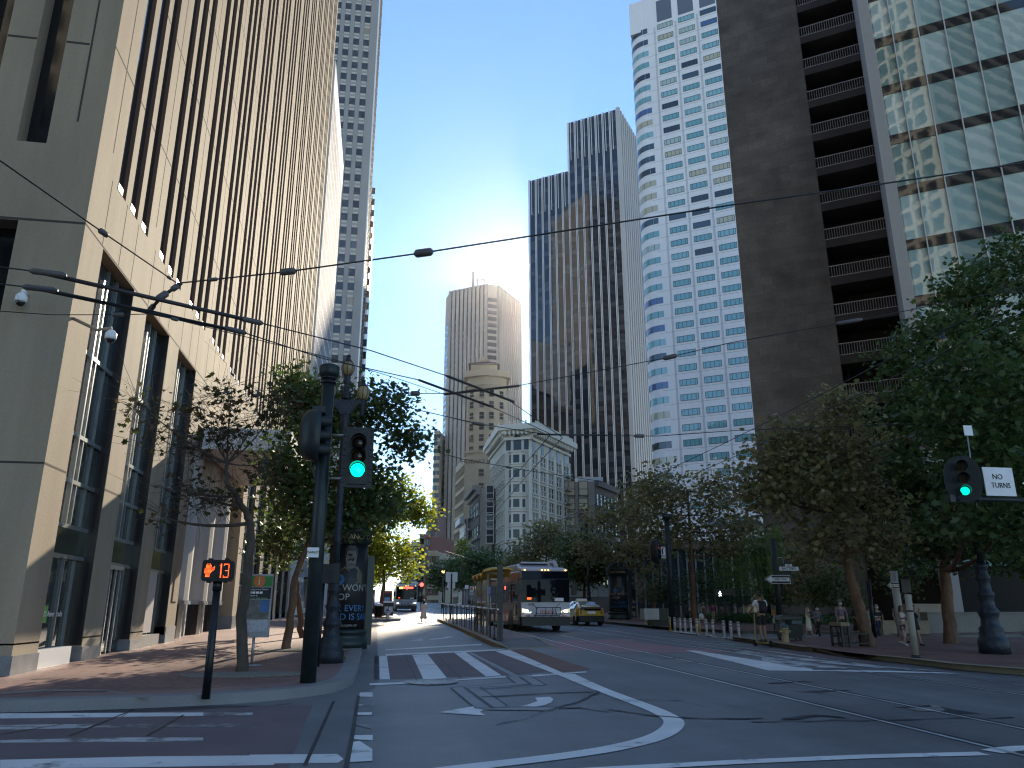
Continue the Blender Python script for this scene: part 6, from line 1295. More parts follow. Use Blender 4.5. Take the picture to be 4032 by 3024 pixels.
# second one-way sign on a pale pole + thin black pole in front
b=G(zO(1185,880),.1); so_=thing('sign_pole','pale grey pole with a small one way arrow standing behind the pedestrians on the right','sign pole',b); zt=zat(zO(1125,318),b); mb=MB(); mb.tube([(0,0,0),(0,0,zt)],[.17,.15],14); mb.build('pole',M('pale_pole',(.42,.42,.41),.7,noise=(3,.1)),so_,False)
oneway(so_,zO(1058,440),zO(1158,440),zO(1110,415),zO(1110,466),b,-.2)
mb=MB(); q=atY(zO(1185,430),b.y); x_=q.x-b.x; mb.box(x_-.2,x_+.25,-.2,.2,zat(zO(1185,500),b),zat(zO(1185,390),b)); mb.build('signal_back',m_blk,so_,False)
b=G(zO(955,890),.1); bp=thing('sign_pole','thin black pole with a sign frame seen from behind next to the leaning tree','sign pole',b); zt=zat(zO(905,400),b); mb=MB(); mb.tube([(0,0,0),(0,0,zt)],.09,12); mb.build('pole',m_blk,bp,False); a=atY(zO(845,470),b.y); c_=atY(zO(920,407),b.y); mb=MB(); mb.box(a.x-b.x,c_.x-b.x,-.02,.02,a.z-b.z,c_.z-b.z); mb.build('sign_back',m_sig,bp,False)
# leaning cream post
b=G(zO(1298,1048),.15); ln_=thing('post','cream round post without a sign leaning slightly on the right kerb','post',b); p=atY(zO(1232,515),b.y)-b; mb=MB(); mb.tube([(0,0,-.05),tuple(p)],.085,12); mb.build('tube',M('post_cream',(.30,.27,.21),.7,noise=(3,.15)),ln_,False); mb=MB(); mb.lathe((0,0,0),[(.13,0),(.13,.03),(.1,.06)],12); mb.tube([tuple(p*.72),tuple(p*.745)],.095,12); mb.build('collar',m_blk,ln_,False)
# wire cage seat
b=G(zO(740,955),.15); cg=thing('wire_rack','low black wire-mesh rack with a wooden-topped end beside the leaning tree','rack',b); x0=atY(zO(638,900),b.y).x-b.x; x1=atY(zO(865,900),b.y).x-b.x; h=zat(zO(665,778),b); mb=MB()
xm=x0+(x1-x0)*.25
for x in(x0,xm): mb.bar((x,-.3,0),(x,-.3,h),.06); mb.bar((x,.3,0),(x,.3,h),.06)
for z_ in(.08,h*.5,h-.03): mb.bar((x0,-.3,z_),(xm,-.3,z_),.04); mb.bar((x0,.3,z_),(xm,.3,z_),.04); mb.bar((x0,-.3,z_),(x0,.3,z_),.04); mb.bar((xm,-.3,z_),(xm,.3,z_),.04)
for z_ in(.1,h*.62): mb.bar((xm,-.25,z_),(x1,-.25,z_),.05); mb.bar((xm,.25,z_),(x1,.25,z_),.05)
mb.bar((x1,-.25,0),(x1,-.25,h*.62),.06); mb.bar((x1,.25,0),(x1,.25,h*.62),.06); mb.build('frame',m_blk,cg,False)
mb=MB()
for i in range(9): mb.bar((x0+(xm-x0)*i/8,-.3,.1),(x0+(xm-x0)*i/8,-.3,h*.95),.012); mb.bar((xm+(x1-xm)*i/8,-.25,.1),(xm+(x1-xm)*i/8,-.25,h*.6),.012)
mb.build('mesh_panel',m_blk,cg,False); mb=MB(); mb.box(x0-.03,xm+.05,-.34,.34,h,h+.10); mb.build('top',M('wood_top',(.24,.18,.11),.7),cg,False)
# --- signal on the far right pavement with turn sign, and the lit walking man
b=G(zN(688,1028),.15); rs=thing('traffic_signal','dark green signal pole on the far right pavement with a right turn only sign','traffic light',b); zt=zat(zRc(605,255),b); mb=MB(); mb.tube([(0,0,-.05),(0,0,zt)],[.17,.13],14); mb.lathe((0,0,zt),[(.14,-.1),(.24,-.05),(.24,.2),(.05,.22)],14); mb.build('pole',m_sig,rs,False)
c=atY(zRc(540,495),b.y-.1); drum_signal(rs,c,(.85,-.5,0),1.35,0,.5); mb=MB(); 
for y in(445,565): z_=zat(zRc(600,y),b); mb.bar((c.x-b.x-.2,-.1,z_),(0,0,z_),.09)
mb.build('arm',m_sig,rs,False); cx_,cz_,w_,h_=plate(rs,'turn_sign',zRc(557,545),zRc(583,462),-.4,m_swh,b); lettering(rs,'ONLY',.15,m_tlet,(cx_,-.42,cz_-h_*.33)); mb=MB(); mb.bar((cx_-.05,-.42,cz_-.1),(cx_-.05,-.42,cz_+.2),.07,.02); mb.bar((cx_-.05,-.42,cz_+.2),(cx_+.1,-.42,cz_+.32),.07,.02); mb.build('turn_arrow',m_tlet,rs,False)
b=G(zN(1285,1055),.15); wk=thing('pedestrian_signal','dark post with a lit white walking man above the garden bed','pedestrian signal',b); z0,z1=zat(zN(1255,676),b),zat(zN(1255,608),b); mb=MB(); mb.tube([(0,0,0),(0,0,z0)],.07,10); mb.build('post',m_blk,wk,False); xo=atY(zN(1255,640),b.y).x-b.x; mb=MB(); mb.box(xo-.48,xo+.48,-.15,.15,z0,z1); hd=mb.build('signal_head',m_blk,wk,False)
man=["...11...","...11...","..111...",".11111..","1.111.1.","1.111..1","..111...","..1.11..",".11..1..",".1...11.","11....1."]; mb=MB(); s_=(z1-z0)*.8/11
for j,row in enumerate(man):
    for i,ch in enumerate(row):
        if ch=='1': mb.box(xo-.25+i*s_*.8-.15,xo-.25+(i+1)*s_*.8-.15+.002,-.165,-.152,z1-.1-(j+1)*s_,z1-.1-j*s_+.002)
mb.build('walking_man',m_walk,hd,False)
# --- mast arm at the right edge: round signal, NO TURNS
bY=14.5; a=atY(zNT(1700,1065),bY); px_=atY((1062,600),bY).x; b=Vector((px_,bY,gz(px_,bY)+.15)); ms=thing('traffic_signal','signal on a mast arm at the right edge with a white no turns sign','traffic light',b)
mb=MB(); zz_=a.z-b.z; mb.tube([(0,0,0),(0,0,zz_+1.2)],[.16,.12],14); mb.build('pole',m_sig,ms,False); xl=atY(zNT(590,1060),bY).x-b.x; mb=MB(); mb.tube([(0,0,zz_),(xl,0,zz_)],.055,10); mb.box(xl-.02,xl+.1,-.07,.07,zz_-.08,zz_+.08); [mb.lathe((x,0,zz_),[(.07,-.06),(.07,.06)],8) for x in(xl+.7,)]; mb.build('mast_arm',m_sig,ms,False)
c=atY(zNT(770,780),bY-.1); sh=drum_signal(ms,c,(-.5,-.75,0),1.0,2,.40)
cx_,cz_,w_,h_=plate(ms,'regulation_sign',zNT(1075,1000),zNT(1400,640),-.12,m_swh,b); lettering(ms,'NO',h_*.26,m_tlet,(cx_-.03,-.136,cz_+h_*.16)); lettering(ms,'TURNS',h_*.26,m_tlet,(cx_+.02,-.136,cz_-h_*.14),sx=.92)
oneway(ms,zNT(1535,825),zNT(2400,825),zNT(1800,700),zNT(1800,1000),b,-.12)
mb=MB(); mb.bar((cx_,0,cz_-h_/2),(cx_,0,zz_),.04); mb.build('sign_bracket',m_sig,ms,False)
bY=15.5; a=atY(zNT(835,150),bY); tg=thing('hanging_tag','pale square tag on a thin slanting rod in the dark tree above the mast arm','tag',a); mb=MB(); mb.box(-.11,.11,-.01,.01,-.12,.12); mb.build('card',m_swh,tg,False); e=atY(zNT(955,1150),bY)-a; mb=MB(); mb.tube([(-.04,0,-.12),tuple(e)],.014,6); mb.build('rod',m_grey,tg,False)
# --- low walls on the right
m_wall=M('garden_wall_concrete',(.20,.18,.15),.9,noise=[(.5,.2),(6,.1)],bump=(20,.2)); m_wallt=M('garden_wall_tan',(.27,.22,.15),.9,noise=[(.5,.2),(6,.1)],bump=(20,.2))
def wall(label,pa,pb_,zt_p,m,th=.4,ext=0):
    A=G(pa,.1);B=G(pb_,.1); d=(B-A).normalized(); B=B+d*ext; n=Vector((-d.y,d.x,0)); n=n if n.y>0 else -n; z1=onplane(zt_p,A,n).z; t=thing('garden_wall',label,'wall',(A.x,A.y,A.z)); mb=MB(); mb.extr([A-Z3*.5,B-Z3*.5,Vector((B.x,B.y,z1)),Vector((A.x,A.y,z1))],n*th); mb.build('wall',m,t); mb=MB(); mb.extr([Vector((A.x,A.y,z1))-n*.04-d*.04,Vector((B.x,B.y,z1))-n*.04,Vector((B.x,B.y,z1+.06))-n*.04,Vector((A.x,A.y,z1+.06))-n*.04-d*.04],n*(th+.08)); mb.build('coping',m,t); return t
wall('long grey concrete garden wall behind the tree and lamp post at the right edge',zO(1420,852),zO(2212,838),zO(1500,676),m_wall,.4,14)
wall('low tan garden wall behind the pedestrians, left of the grey wall',zO(1030,855),zO(1422,858),zO(1200,748),m_wallt,.4)
A=G(zO(1270,858),.1); wall('higher tan garden wall set back behind the low tan one',zO(1262,835),zO(1640,828),zO(1450,605),m_wallt,.5)
wall('pale stone garden wall behind the yellow taxi',zBu(1600,868),zBu(2300,868),zBu(1900,612),m_wall,.5,2)
wall('long low white-topped garden wall far right beyond the kiosk',zN(200,880),zN(1100,862),zN(600,826),m_swh,.4,4)
# glazed pavilion behind the far right trees
A=at_az(zRc(320,900),68); B=walk(A,110,zRc(760,900)); t=thing('glass_pavilion','dark glazed ground floor with pale posts behind the trees on the far right pavement','building',(A.x,A.y,gz(A.x,A.y))); d=(B-A).normalized(); n=Vector((d.y,-d.x,0)); n=n if n.dot(-A)>0 else -n
mb=MB(); mb.extr([A-d*1,B+d*14,B+d*14+Z3*6.4,A-d*1+Z3*6.4],-n*5); mb.build('glazing',M('shop_glass',(.03,.04,.05),.08,ior=1.6,noise=(.3,.6)),t); mb=MB()
for k in range(0,15): mb.obox(A+d*((B-A).length*k/7)+n*.1+Z3*3.2,d*.07,n*.1,Z3*3.2)
mb.build('mullions',m_mull,t); mb=MB(); mb.obox((A+B)/2+d*7+n*.2+Z3*6.6,d*((B-A).length/2+8),n*.9,Z3*.3); mb.build('fascia',m_dk,t)
# glass canopy dome by the white tower
c=atY(zL(640,1250),70); t=thing('glass_canopy','shallow ribbed glass dome canopy between the white tower and the dark wall','canopy',(c.x,c.y,0)); z0=atY(zL(640,1278),70).z; z1=atY(zL(640,1222),70).z; w_=atY(zL(800,1260),70).x-c.x+.5; mb=MB(); mb.lathe((0,0,0),[(w_,z0),(w_*.9,z0+(z1-z0)*.45),(w_*.6,z0+(z1-z0)*.85),(.02,z1)],20,False,1,.6); mb.build('dome',M('canopy_glass',(.20,.26,.27),.12,ior=1.8),t,False)
mb=MB()
for k in range(20):
    a=2*math.pi*k/20; mb.tube([(r_*math.cos(a),r_*.6*math.sin(a),z_+.04) for r_,z_ in((w_,z0),(w_*.9,z0+(z1-z0)*.45),(w_*.6,z0+(z1-z0)*.85),(.1,z1))],.05,4)
mb.build('ribs',m_swh,t,False); mb=MB(); [mb.tube([(w_*.8*math.cos(k*math.pi/2+.4),w_*.45*math.sin(k*math.pi/2+.4),0),(w_*.8*math.cos(k*math.pi/2+.4),w_*.45*math.sin(k*math.pi/2+.4),z0)],.15,8) for k in range(4)]; mb.build('columns',m_swh,t,False)
q=atY(zL(612,1260),60); t=thing('flagpole','tall thin white flagpole before the white tower base','flagpole',(q.x,60,gz(q.x,60))); mb=MB(); mb.tube([(0,0,0),(0,0,atY(zL(603,1060),60).z)],[.1,.06],8); mb.build('pole',m_swh,t,False); mb=MB(); mb.ball((0,0,atY(zL(603,1060),60).z),.12); mb.build('finial',m_swh,t,False)
# --- boarding island: railing, shelter, signs
m_rl=M('railing_dark',(.03,.036,.045),.35,.5); m_rlt=M('railing_steel',(.4,.42,.45),.3,.9)
isl_p=[(1380,735,575),(1410,755,585),(1450,775,588),(1490,795,592),(1535,812,596),(1580,826,600),(1635,848,608),(1690,872,617),(1755,895,625),(1830,915,635),(1905,948,645),(1990,985,660),(2085,1015,685)]
rlg=thing('railing','dark railing of paired posts with a steel handrail along the left edge of the island','railing',G(gB(1700,870),.15)); hr=MB(); prev=None
for i,(x,y,yt) in enumerate(isl_p):
    b=G(gB(x,y),.15); h=1.02
    for dx in(0,):
        mb=MB(); mb.bar(b,b+Z3*h,.05); b2=b+Vector((.12,-.28,0)); mb.bar(b2,b2+Z3*h,.05); mb.bar(b+Z3*(h-.12),b2+Z3*(h-.12),.04); mb.build('post',m_rl,rlg)
    if prev is not None: hr.tube([prev+Z3*(h+.02),b+Z3*(h+.02)],.028,8)
    prev=b
hr.build('handrail',m_rlt,rlg)
b0=G(zBu(210,1200),.15); sh=thing('bus_shelter','boarding island shelter with a wavy yellow roof and glass screens','shelter',Vector((4.9,34,gz(5,34)+.15))); zb=sh.location.z
m_yel=M('shelter_yellow',(.50,.30,.015),.4,noise=(2,.1)); xa,xb=4.50,5.45; mb=MB(); y0,y1=32.4,36.6
zlo=atY(zBu(330,275),33).z; zhi=atY(zBu(430,150),33).z; n=48; rows=[]
for k in range(n+1):
    y=y0+(y1-y0)*k/n; ph=(y-y0)/1.25; z=zlo+.02+(zhi-zlo)*abs(math.sin(math.pi*(ph*.9+.35)))**.8*(1 if k<12 else .7)
    rows.append([(xa-.15,y,z-.10),(xa+.2,y,z),(xb-.1,y,z+.03),(xb+.1,y,z-.05),(xb+.1,y,z-.12),(xb-.1,y,z-.05),(xa+.2,y,z-.08),(xa-.15,y,z-.17)])
mb.loft(rows); mb.build('roof',m_yel,sh)
m_spst=M('shelter_post',(.30,.27,.20),.4,.3)
for y in(32.7,34.5,36.3):
    mb=MB(); x=xa+.05; mb.tube([(x,y,gz(x,y)+.15),(x,y,zlo+.2)],.05,8); mb.tube([(xb-.2,y,zlo+.1),(xa,y,zlo+.1)],.04,6); mb.build('post',m_spst,sh)
gl=M('screen_glass',(.55,.55,.48),.05,trans=.75,ior=1.2)
for y in(32.75,34.55):
    g=MB(); g.box(xa+.03,xa+.06,y,y+1.7,gz(xa,y)+.45,zlo-.15); g.build('glass_screen',gl,sh)
g=MB(); g.box(xa+.1,xb-.55,36.28,36.31,gz(xa,36)+.45,zlo-.15); g.build('glass_screen',gl,sh)
b=G(zBu(475,1278),.15); pp=thing('pole','square dark steel pole at the near end of the boarding island','pole',b); h=zat(zBu(478,110),b); mb=MB(); mb.box(-.09,.09,-.09,.09,-.02,h); mb.build('shaft',m_blk,pp,False); mb=MB(); mb.box(-.13,.13,-.13,.13,0,.04); mb.box(-.10,.10,-.10,.10,h,h+.03); mb.build('base_plate',m_rl,pp,False)
b=G(zBu(318,1180),.15); bs=thing('stop_sign','slim post with a blue notice board and red flag beside the island shelter','sign',b); mb=MB(); mb.tube([(0,0,0),(0,0,zat(zBu(320,310),b))],.035,8); mb.build('post',m_grey,bs,False); cx_,cz_,w_,h_=plate(bs,'blue_board',zBu(290,582),zBu(345,432),-.05,m_sblue,b)
mb=MB(); [mb.box(cx_-w_*.35,cx_+w_*(.1+.05*(k%3)),-.066,-.062,cz_+h_*(.32-.12*k),cz_+h_*(.36-.12*k)) for k in range(6)]; mb.build('printed_lines',m_swh,bs,False)
plate(bs,'red_flag',zBu(330,375),zBu(412,340),-.05,M('flag_maroon',(.14,.03,.04),.5),b); plate(bs,'white_flag',zBu(332,335),zBu(425,308),-.05,m_swh,b)
q=atY(zBu(28,640),52); b=Vector((q.x,52,gz(q.x,52)+.15)); t=thing('road_sign','white no entry sign on a post on the far part of the island','sign',b); mb=MB(); mb.tube([(0,0,0),(0,0,zat(zBu(28,440),b))],.04,8); mb.build('post',m_grey,t,False); cx_,cz_,w_,h_=plate(t,'plate',zBu(-2,570),zBu(58,437),-.05,m_swh,b); mb=MB(); n=20; mb.face([(cx_+w_*.42*math.cos(2*math.pi*k/n),-.064,cz_+h_*.22+w_*.42*math.sin(2*math.pi*k/n)) for k in range(n)]); mb.build('disc',m_sred,t,False,fix=False); mb=MB(); mb.box(cx_-w_*.3,cx_+w_*.3,-.07,-.066,cz_+h_*.20,cz_+h_*.25); mb.build('bar',m_swh,t,False); mb=MB(); mb.box(cx_-w_*.3,cx_-w_*.02,-.07,-.064,cz_-h_*.34,cz_-h_*.22); mb.box(cx_+w_*.08,cx_+w_*.3,-.07,-.064,cz_-h_*.34,cz_-h_*.22); mb.build('vehicle_symbol',m_tlet,t,False)
q=atY(gB(1505,560),55); b=Vector((q.x,55,gz(q.x,55)+.15)); t=thing('road_sign',"pale backs of two stacked square signs on a post at the far island end",'sign',b); mb=MB(); mb.tube([(0,0,0),(0,0,zat(gB(1512,185),b))],.05,8); mb.build('post',m_blk,t,False); m_bk=M('sign_back_pale',(.48,.50,.52),.45,.3); plate(t,'sign_back',gB(1437,290),gB(1585,168),.07,m_bk,b); plate(t,'sign_back',gB(1458,370),gB(1556,294),.07,m_bk,b)
q=atY(gB(1700,560),60); b=Vector((q.x,60,gz(q.x,60)+.15)); t=thing('road_sign','small white square sign on a pole left of the no entry sign','sign',b); mb=MB(); mb.tube([(0,0,0),(0,0,zat(gB(1700,330),b))],.05,8); mb.build('post',m_grey,t,False); plate(t,'plate',gB(1678,375),gB(1722,328),-.05,m_swh,b)
# left side: bus shelter with glass, street-side ad panels
b=G(zF(1060,985),.15); t=thing('bus_shelter','low black-framed glass shelter behind the leaning tree trunks on the left pavement','shelter',b); h=zat(zF(1150,650),b); mb=MB(); mb.box(-.3,2.2,-.8,1.6,h-.12,h); mb.build('roof',m_blk,t,False); mb=MB(); [mb.box(x-.04,x+.04,y-.04,y+.04,0,h-.12) for x in(-.2,2.1) for y in(1.5,)]; mb.build('posts',m_blk,t,False); mb=MB(); mb.box(-.15,2.05,1.48,1.52,.45,h-.2); mb.build('glass_back',M('pale_screen',(.30,.34,.36),.1,ior=1.5),t,False); mb=MB(); mb.box(-.1,.35,-.1,.0,.1,1.05); mb.build('pink_panel',M('panel_pink',(.50,.20,.25),.6),t,False)
b=atY(gB(710,575),64); b=Vector((b.x,64,gz(b.x,64)+.15)); t=thing('advert_panel','red and blue lit advert panel under the sunlit tree by the far bus','advert',b); h=zat(gB(710,400),b); mb=MB(); mb.box(-.36,.36,-.12,.12,.3,h); mb.build('frame',M('frame_red',(.25,.03,.03),.4),t,False); mb=MB(); mb.box(-.30,.26,-.14,-.121,.5,h-.2); mb.build('poster',m_sbl,t,False); mb=MB(); [mb.box(-.24,.18,-.15,-.141,h-.8-.5*k,h-.5-.5*k) for k in range(4)]; mb.build('print',M('poster_pale_blue',(.2,.3,.5),.5),t,False)
b=atY(gB(480,605),66); b=Vector((b.x,66,gz(b.x,66)+.15)); t=thing('advert_panel','pale poster panel in a dark frame on the left pavement behind the bins','advert',b); h=zat(gB(480,385),b); mb=MB(); mb.box(-.45,.45,-.1,.1,.2,h); mb.build('frame',m_blk,t,False); mb=MB(); mb.box(-.38,.36,-.12,-.101,.6,h-.3); mb.build('poster',M('poster_grey',(.35,.34,.32),.5,noise=(4,.5)),t,False)
q=atY(gB(390,240),70); b=Vector((q.x,70,gz(q.x,70)+.15)); t=thing('shop_sign','round red and white sign hanging over the left pavement beside the yellow tree','sign',b); z_=q.z-b.z; mb=MB(); mb.tube([(0,0,0),(0,0,z_+.5)],.08,8); mb.build('post',m_blk,t,False); mb=MB(); n=18; mb.extr([(1.0*math.cos(2*math.pi*k/n),-.1,z_+1.0*math.sin(2*math.pi*k/n)) for k in range(n)],(0,.06,0)); mb.build('disc',m_swh,t,False); mb=MB(); [mb.box(-.75,.75,-.12,-.101,z_+.35-.45*k,z_+.6-.45*k) for k in range(3)]; mb.build('stripe',m_sred,t,False)
# far traffic lights glowing
for i,(x,y,Y,m,lab) in enumerate(((1407,158,130,m_amb,'far signal with a glowing amber light before the dark trees at the street end'),(1138,323,115,m_redl,'far signal with a red light above the distant white truck'))):
    q=atY(gB(x,y),Y); b=Vector((q.x,Y,gz(q.x,Y))); t=thing('traffic_signal',lab,'traffic light',b); z_=q.z-b.z; mb=MB(); mb.tube([(0,0,0),(0,0,z_+.6)],.1,8); mb.build('pole',m_blk,t,False); mb=MB(); mb.box(-.25,.25,-.3,-.1,z_-.9,z_+.6); hd=mb.build('signal_head',m_blk,t,False); g=MB(); g.ball((0,-.3,z_),.28); g.build('lens',m,hd,False)
# --- overhead wires
m_wire=M('wire_black',(.012,.012,.014),.5); m_ins=M('insulator_grey',(.10,.09,.085),.5); m_thick=M('wire_bar',(.03,.025,.025),.5)
def wire(label,pts,h,r=.011,ins=(),bars=(),name='overhead_wire',D=None):
    """pts: photo points; the wire hangs h metres above the road (h may vary along it)"""
    n=len(pts); H=h if hasattr(h,'__len__') else [h]*n; P=[]
    for p,hh in zip(pts,H): P.append(G(p,hh) if D is None else atD(p,hh))
    t=thing(name,label,'wire',P[0],0,'overhead wires'); L=[]
    for a,b in zip(P,P[1:]):
        k=max(2,int((b-a).length/2)); 
        for i in range(k): f=i/k; L.append(a.lerp(b,f)-Z3*(.0*f*(1-f)))
    L.append(P[-1]); mb=MB(); mb.tube(L,r,5,False); mb.build('cable',m_wire,t)
    for p,hh,l,rr in ins:
        c=G(p,hh) if D is None else atD(p,hh); k=min(range(len(L)-1),key=lambda i:(L[i].lerp(L[i+1],.5)-c).length); d=(L[k+1]-L[k]).normalized(); k0=L[k]+d*(c-L[k]).dot(d); mb=MB(); mb.tube([k0-d*l/2,k0-d*l*.38,k0+d*l*.38,k0+d*l/2],[rr*.4,rr,rr,rr*.4],8); mb.build('insulator',m_ins,t)
    for a,b_,rr in bars:
        A=G(*a) if D is None else atD(*a); B=G(*b_) if D is None else atD(*b_); mb=MB(); mb.tube([A,B],rr,6); mb.build('splice_bar',m_thick,t)
    return t
h1=7.4
wire('steel span wire coming from the upper left to the trolley wire crossing',[Q(-60,305),Q(215,497),Q(383,612)],[h1]*3,.013,[(Q(225,503),h1,.22,.05),(Q(372,600),h1,.14,.03)])
wire('long span wire rising across the whole sky to the upper right',[Q(383,612),Q(620,587),Q(915,546),Q(1230,497),Q(1585,442),Q(1900,398),Q(2260,345)],[7.4,7.5,7.7,8.0,8.5,9.0,9.6],.016,[(Q(622,587),7.5,.32,.07),(Q(915,546),7.7,.36,.08),(Q(455,604),7.4,.2,.04)])
wire('upper trolley wire of the left pair, crossing toward the street',[Q(-30,573),Q(90,588),Q(375,655),Q(560,697),Q(800,757),Q(965,812),Q(1100,865),Q(1215,945)],[6.2]*8,.012,[(Q(105,592),6.2,.5,.05),(Q(545,693),6.2,.4,.05)],[((Q(90,589),6.2),(Q(560,697),6.2),.034),((Q(965,812),6.2),(Q(1110,868),6.2),.028)])
wire('lower trolley wire of the left pair, crossing toward the street',[Q(-30,610),Q(75,622),Q(330,672),Q(525,718),Q(700,775),Q(910,822),Q(1060,878),Q(1190,938)],[6.2]*8,.012,[(Q(88,625),6.2,.5,.05),(Q(510,714),6.2,.4,.05)],[((Q(75,622),6.2),(Q(525,718),6.2),.034),((Q(905,821),6.2),(Q(1060,878),6.2),.028)])
wire('thin wire below the trolley pair running over the signal pole top',[Q(-30,670),Q(110,680),Q(260,680),Q(330,678),Q(480,715),Q(700,770),Q(850,815),Q(960,852),Q(1030,840)],[6.0]*9,.008,[(Q(255,680),6.0,.2,.04),(Q(372,693),6.0,.12,.03)])
wire('cross bars joining the left trolley pair near the corner',[Q(318,676),Q(350,640),Q(392,612)],[6.3,6.3,6.6],.03,[(Q(352,640),6.3,.22,.06),(Q(330,664),6.3,.18,.05),(Q(383,615),6.5,.14,.05)])
wire('span wire from the lamp post past the middle crossing up to the right',[Q(800,826),Q(890,850),Q(960,850),Q(1120,833),Q(1440,773),Q(1580,740),Q(1900,683),Q(2260,610)],[6.6,6.6,6.6,6.6,7.2,7.5,8.0,8.6],.011,[(Q(897,850),6.6,.25,.07),(Q(1448,772),7.2,.35,.06),(Q(1835,694),7.9,.6,.05)],[((Q(960,852),6.5),(Q(1122,833),6.5),.03)])
wire('span wire at mid height running right past the white tower foot',[Q(800,853),Q(900,885),Q(1030,915),Q(1190,940),Q(1420,942),Q(1590,930),Q(1900,918),Q(2260,905)],[6.2,6.2,6.2,6.2,6.6,7,7.4,7.8],.013,[(Q(1032,916),6.2,.4,.05),(Q(1390,941),6.5,.4,.06)],[((Q(1160,938),6.2),(Q(1310,940),6.4),.025)])
wire('low span wire passing in front of the flat-iron block',[Q(760,905),Q(900,965),Q(1000,992),Q(1130,1015),Q(1300,1040),Q(1480,1062),Q(1800,1050),Q(2260,960)],[6,6,6,6,6.2,6.4,6.6,6.8],.012,[(Q(1095,1010),6,.3,.04)])
wire('left trolley wire running down the street from the crossing',[Q(1190,938),Q(1110,1030),Q(1050,1095),Q(960,1190),Q(930,1222)],[6.2,6.2,6.0,6.2,6.4],.014)
wire('right trolley wire running down the street from the crossing',[Q(1215,945),Q(1140,1025),Q(1060,1120),Q(985,1195),Q(940,1228)],[6.2,6.2,6.0,6.2,6.4],.014)
wire('feeder wire climbing from the bus toward the dark wall',[Q(1040,1195),Q(1230,1115),Q(1560,960),Q(1700,890),Q(2260,600)],[6.2,6.4,6.6,6.7,7.2],.012)
wire('second feeder wire climbing from the bus toward the dark wall',[Q(1060,1205),Q(1240,1135),Q(1590,985),Q(1740,910),Q(2260,650)],[6.2,6.4,6.6,6.7,7.2],.012)
wire('wire hanging through the right hand trees',[Q(1070,1195),Q(1400,1110),Q(1740,1010),Q(1900,960),Q(2260,850)],[5.6,5.8,6,6.1,6.3],.011,[(Q(1320,1130),5.8,.3,.05)])
wire('lowest wire hanging through the right hand trees',[Q(1080,1205),Q(1420,1118),Q(1800,1020),Q(2260,880)],[5.5,5.7,6,6.3],.010)
for i,(a,b_) in enumerate((((930,1222),(1060,1248)),((960,1190),(1075,1225)),((920,1235),(1100,1262)),((905,1248),(1120,1240)))):
    wire(['far wire over the street above the boarding island, first','far wire over the street above the boarding island, second','far low wire above the white sign backs','far wire level with the bus roof'][i],[Q(*a),Q(*b_)],[6.6-.15*i,6.6-.15*i],.02)
# ---------------------------------------------------------------- vehicles
m_bsil=M('bus_silver',(.22,.225,.23),.4,.1,noise=(1.5,.06),coat=.3); m_bred=M('bus_red',(.40,.05,.04),.3,coat=.4); m_bglass=M('bus_glass',(.008,.010,.014),.02,ior=1.22); m_bwh=M('bus_roof_white',(.50,.51,.55),.45); m_tyre=M('tyre',(.018,.018,.018),.85); m_rim=M('rim',(.35,.35,.36),.35,.8); m_chr=M('chrome',(.6,.6,.6),.12,1)
def rrect(x0,x1,z0,z1,r,y,rt=None,k=4):
    rt=rt or r; P=[]
    for cx_,cz_,a0,rr in((x1-rt,z1-rt,0,rt),(x0+rt,z1-rt,90,rt),(x0+r,z0+r,180,r),(x1-r,z0+r,270,r)):
        for i in range(k+1): a=R(a0+90*i/k); P.append((cx_+rr*math.cos(a),y,cz_+rr*math.sin(a)))
    return P
def wheel(par,x,y,z,r,w,side):
    mb=MB(); mb.lathe((0,0,0),[(r*.62,-w/2),(r*.93,-w/2),(r,-w*.3),(r,w*.3),(r*.93,w/2),(r*.62,w/2)],24); ty=mb.build('tyre',m_tyre,par,False); ty.location=(x,y,z); ty.rotation_euler=(0,math.pi/2,0)
    mb=MB(); mb.lathe((0,0,0),[(r*.62,-w*.42),(r*.62,w*.42),(r*.5,w*.36),(r*.2,w*.30),(.01,w*.32)],18); rm=mb.build('rim',m_rim,ty,False)
    if side<0: rm.rotation_euler=(math.pi,0,0)
    return ty
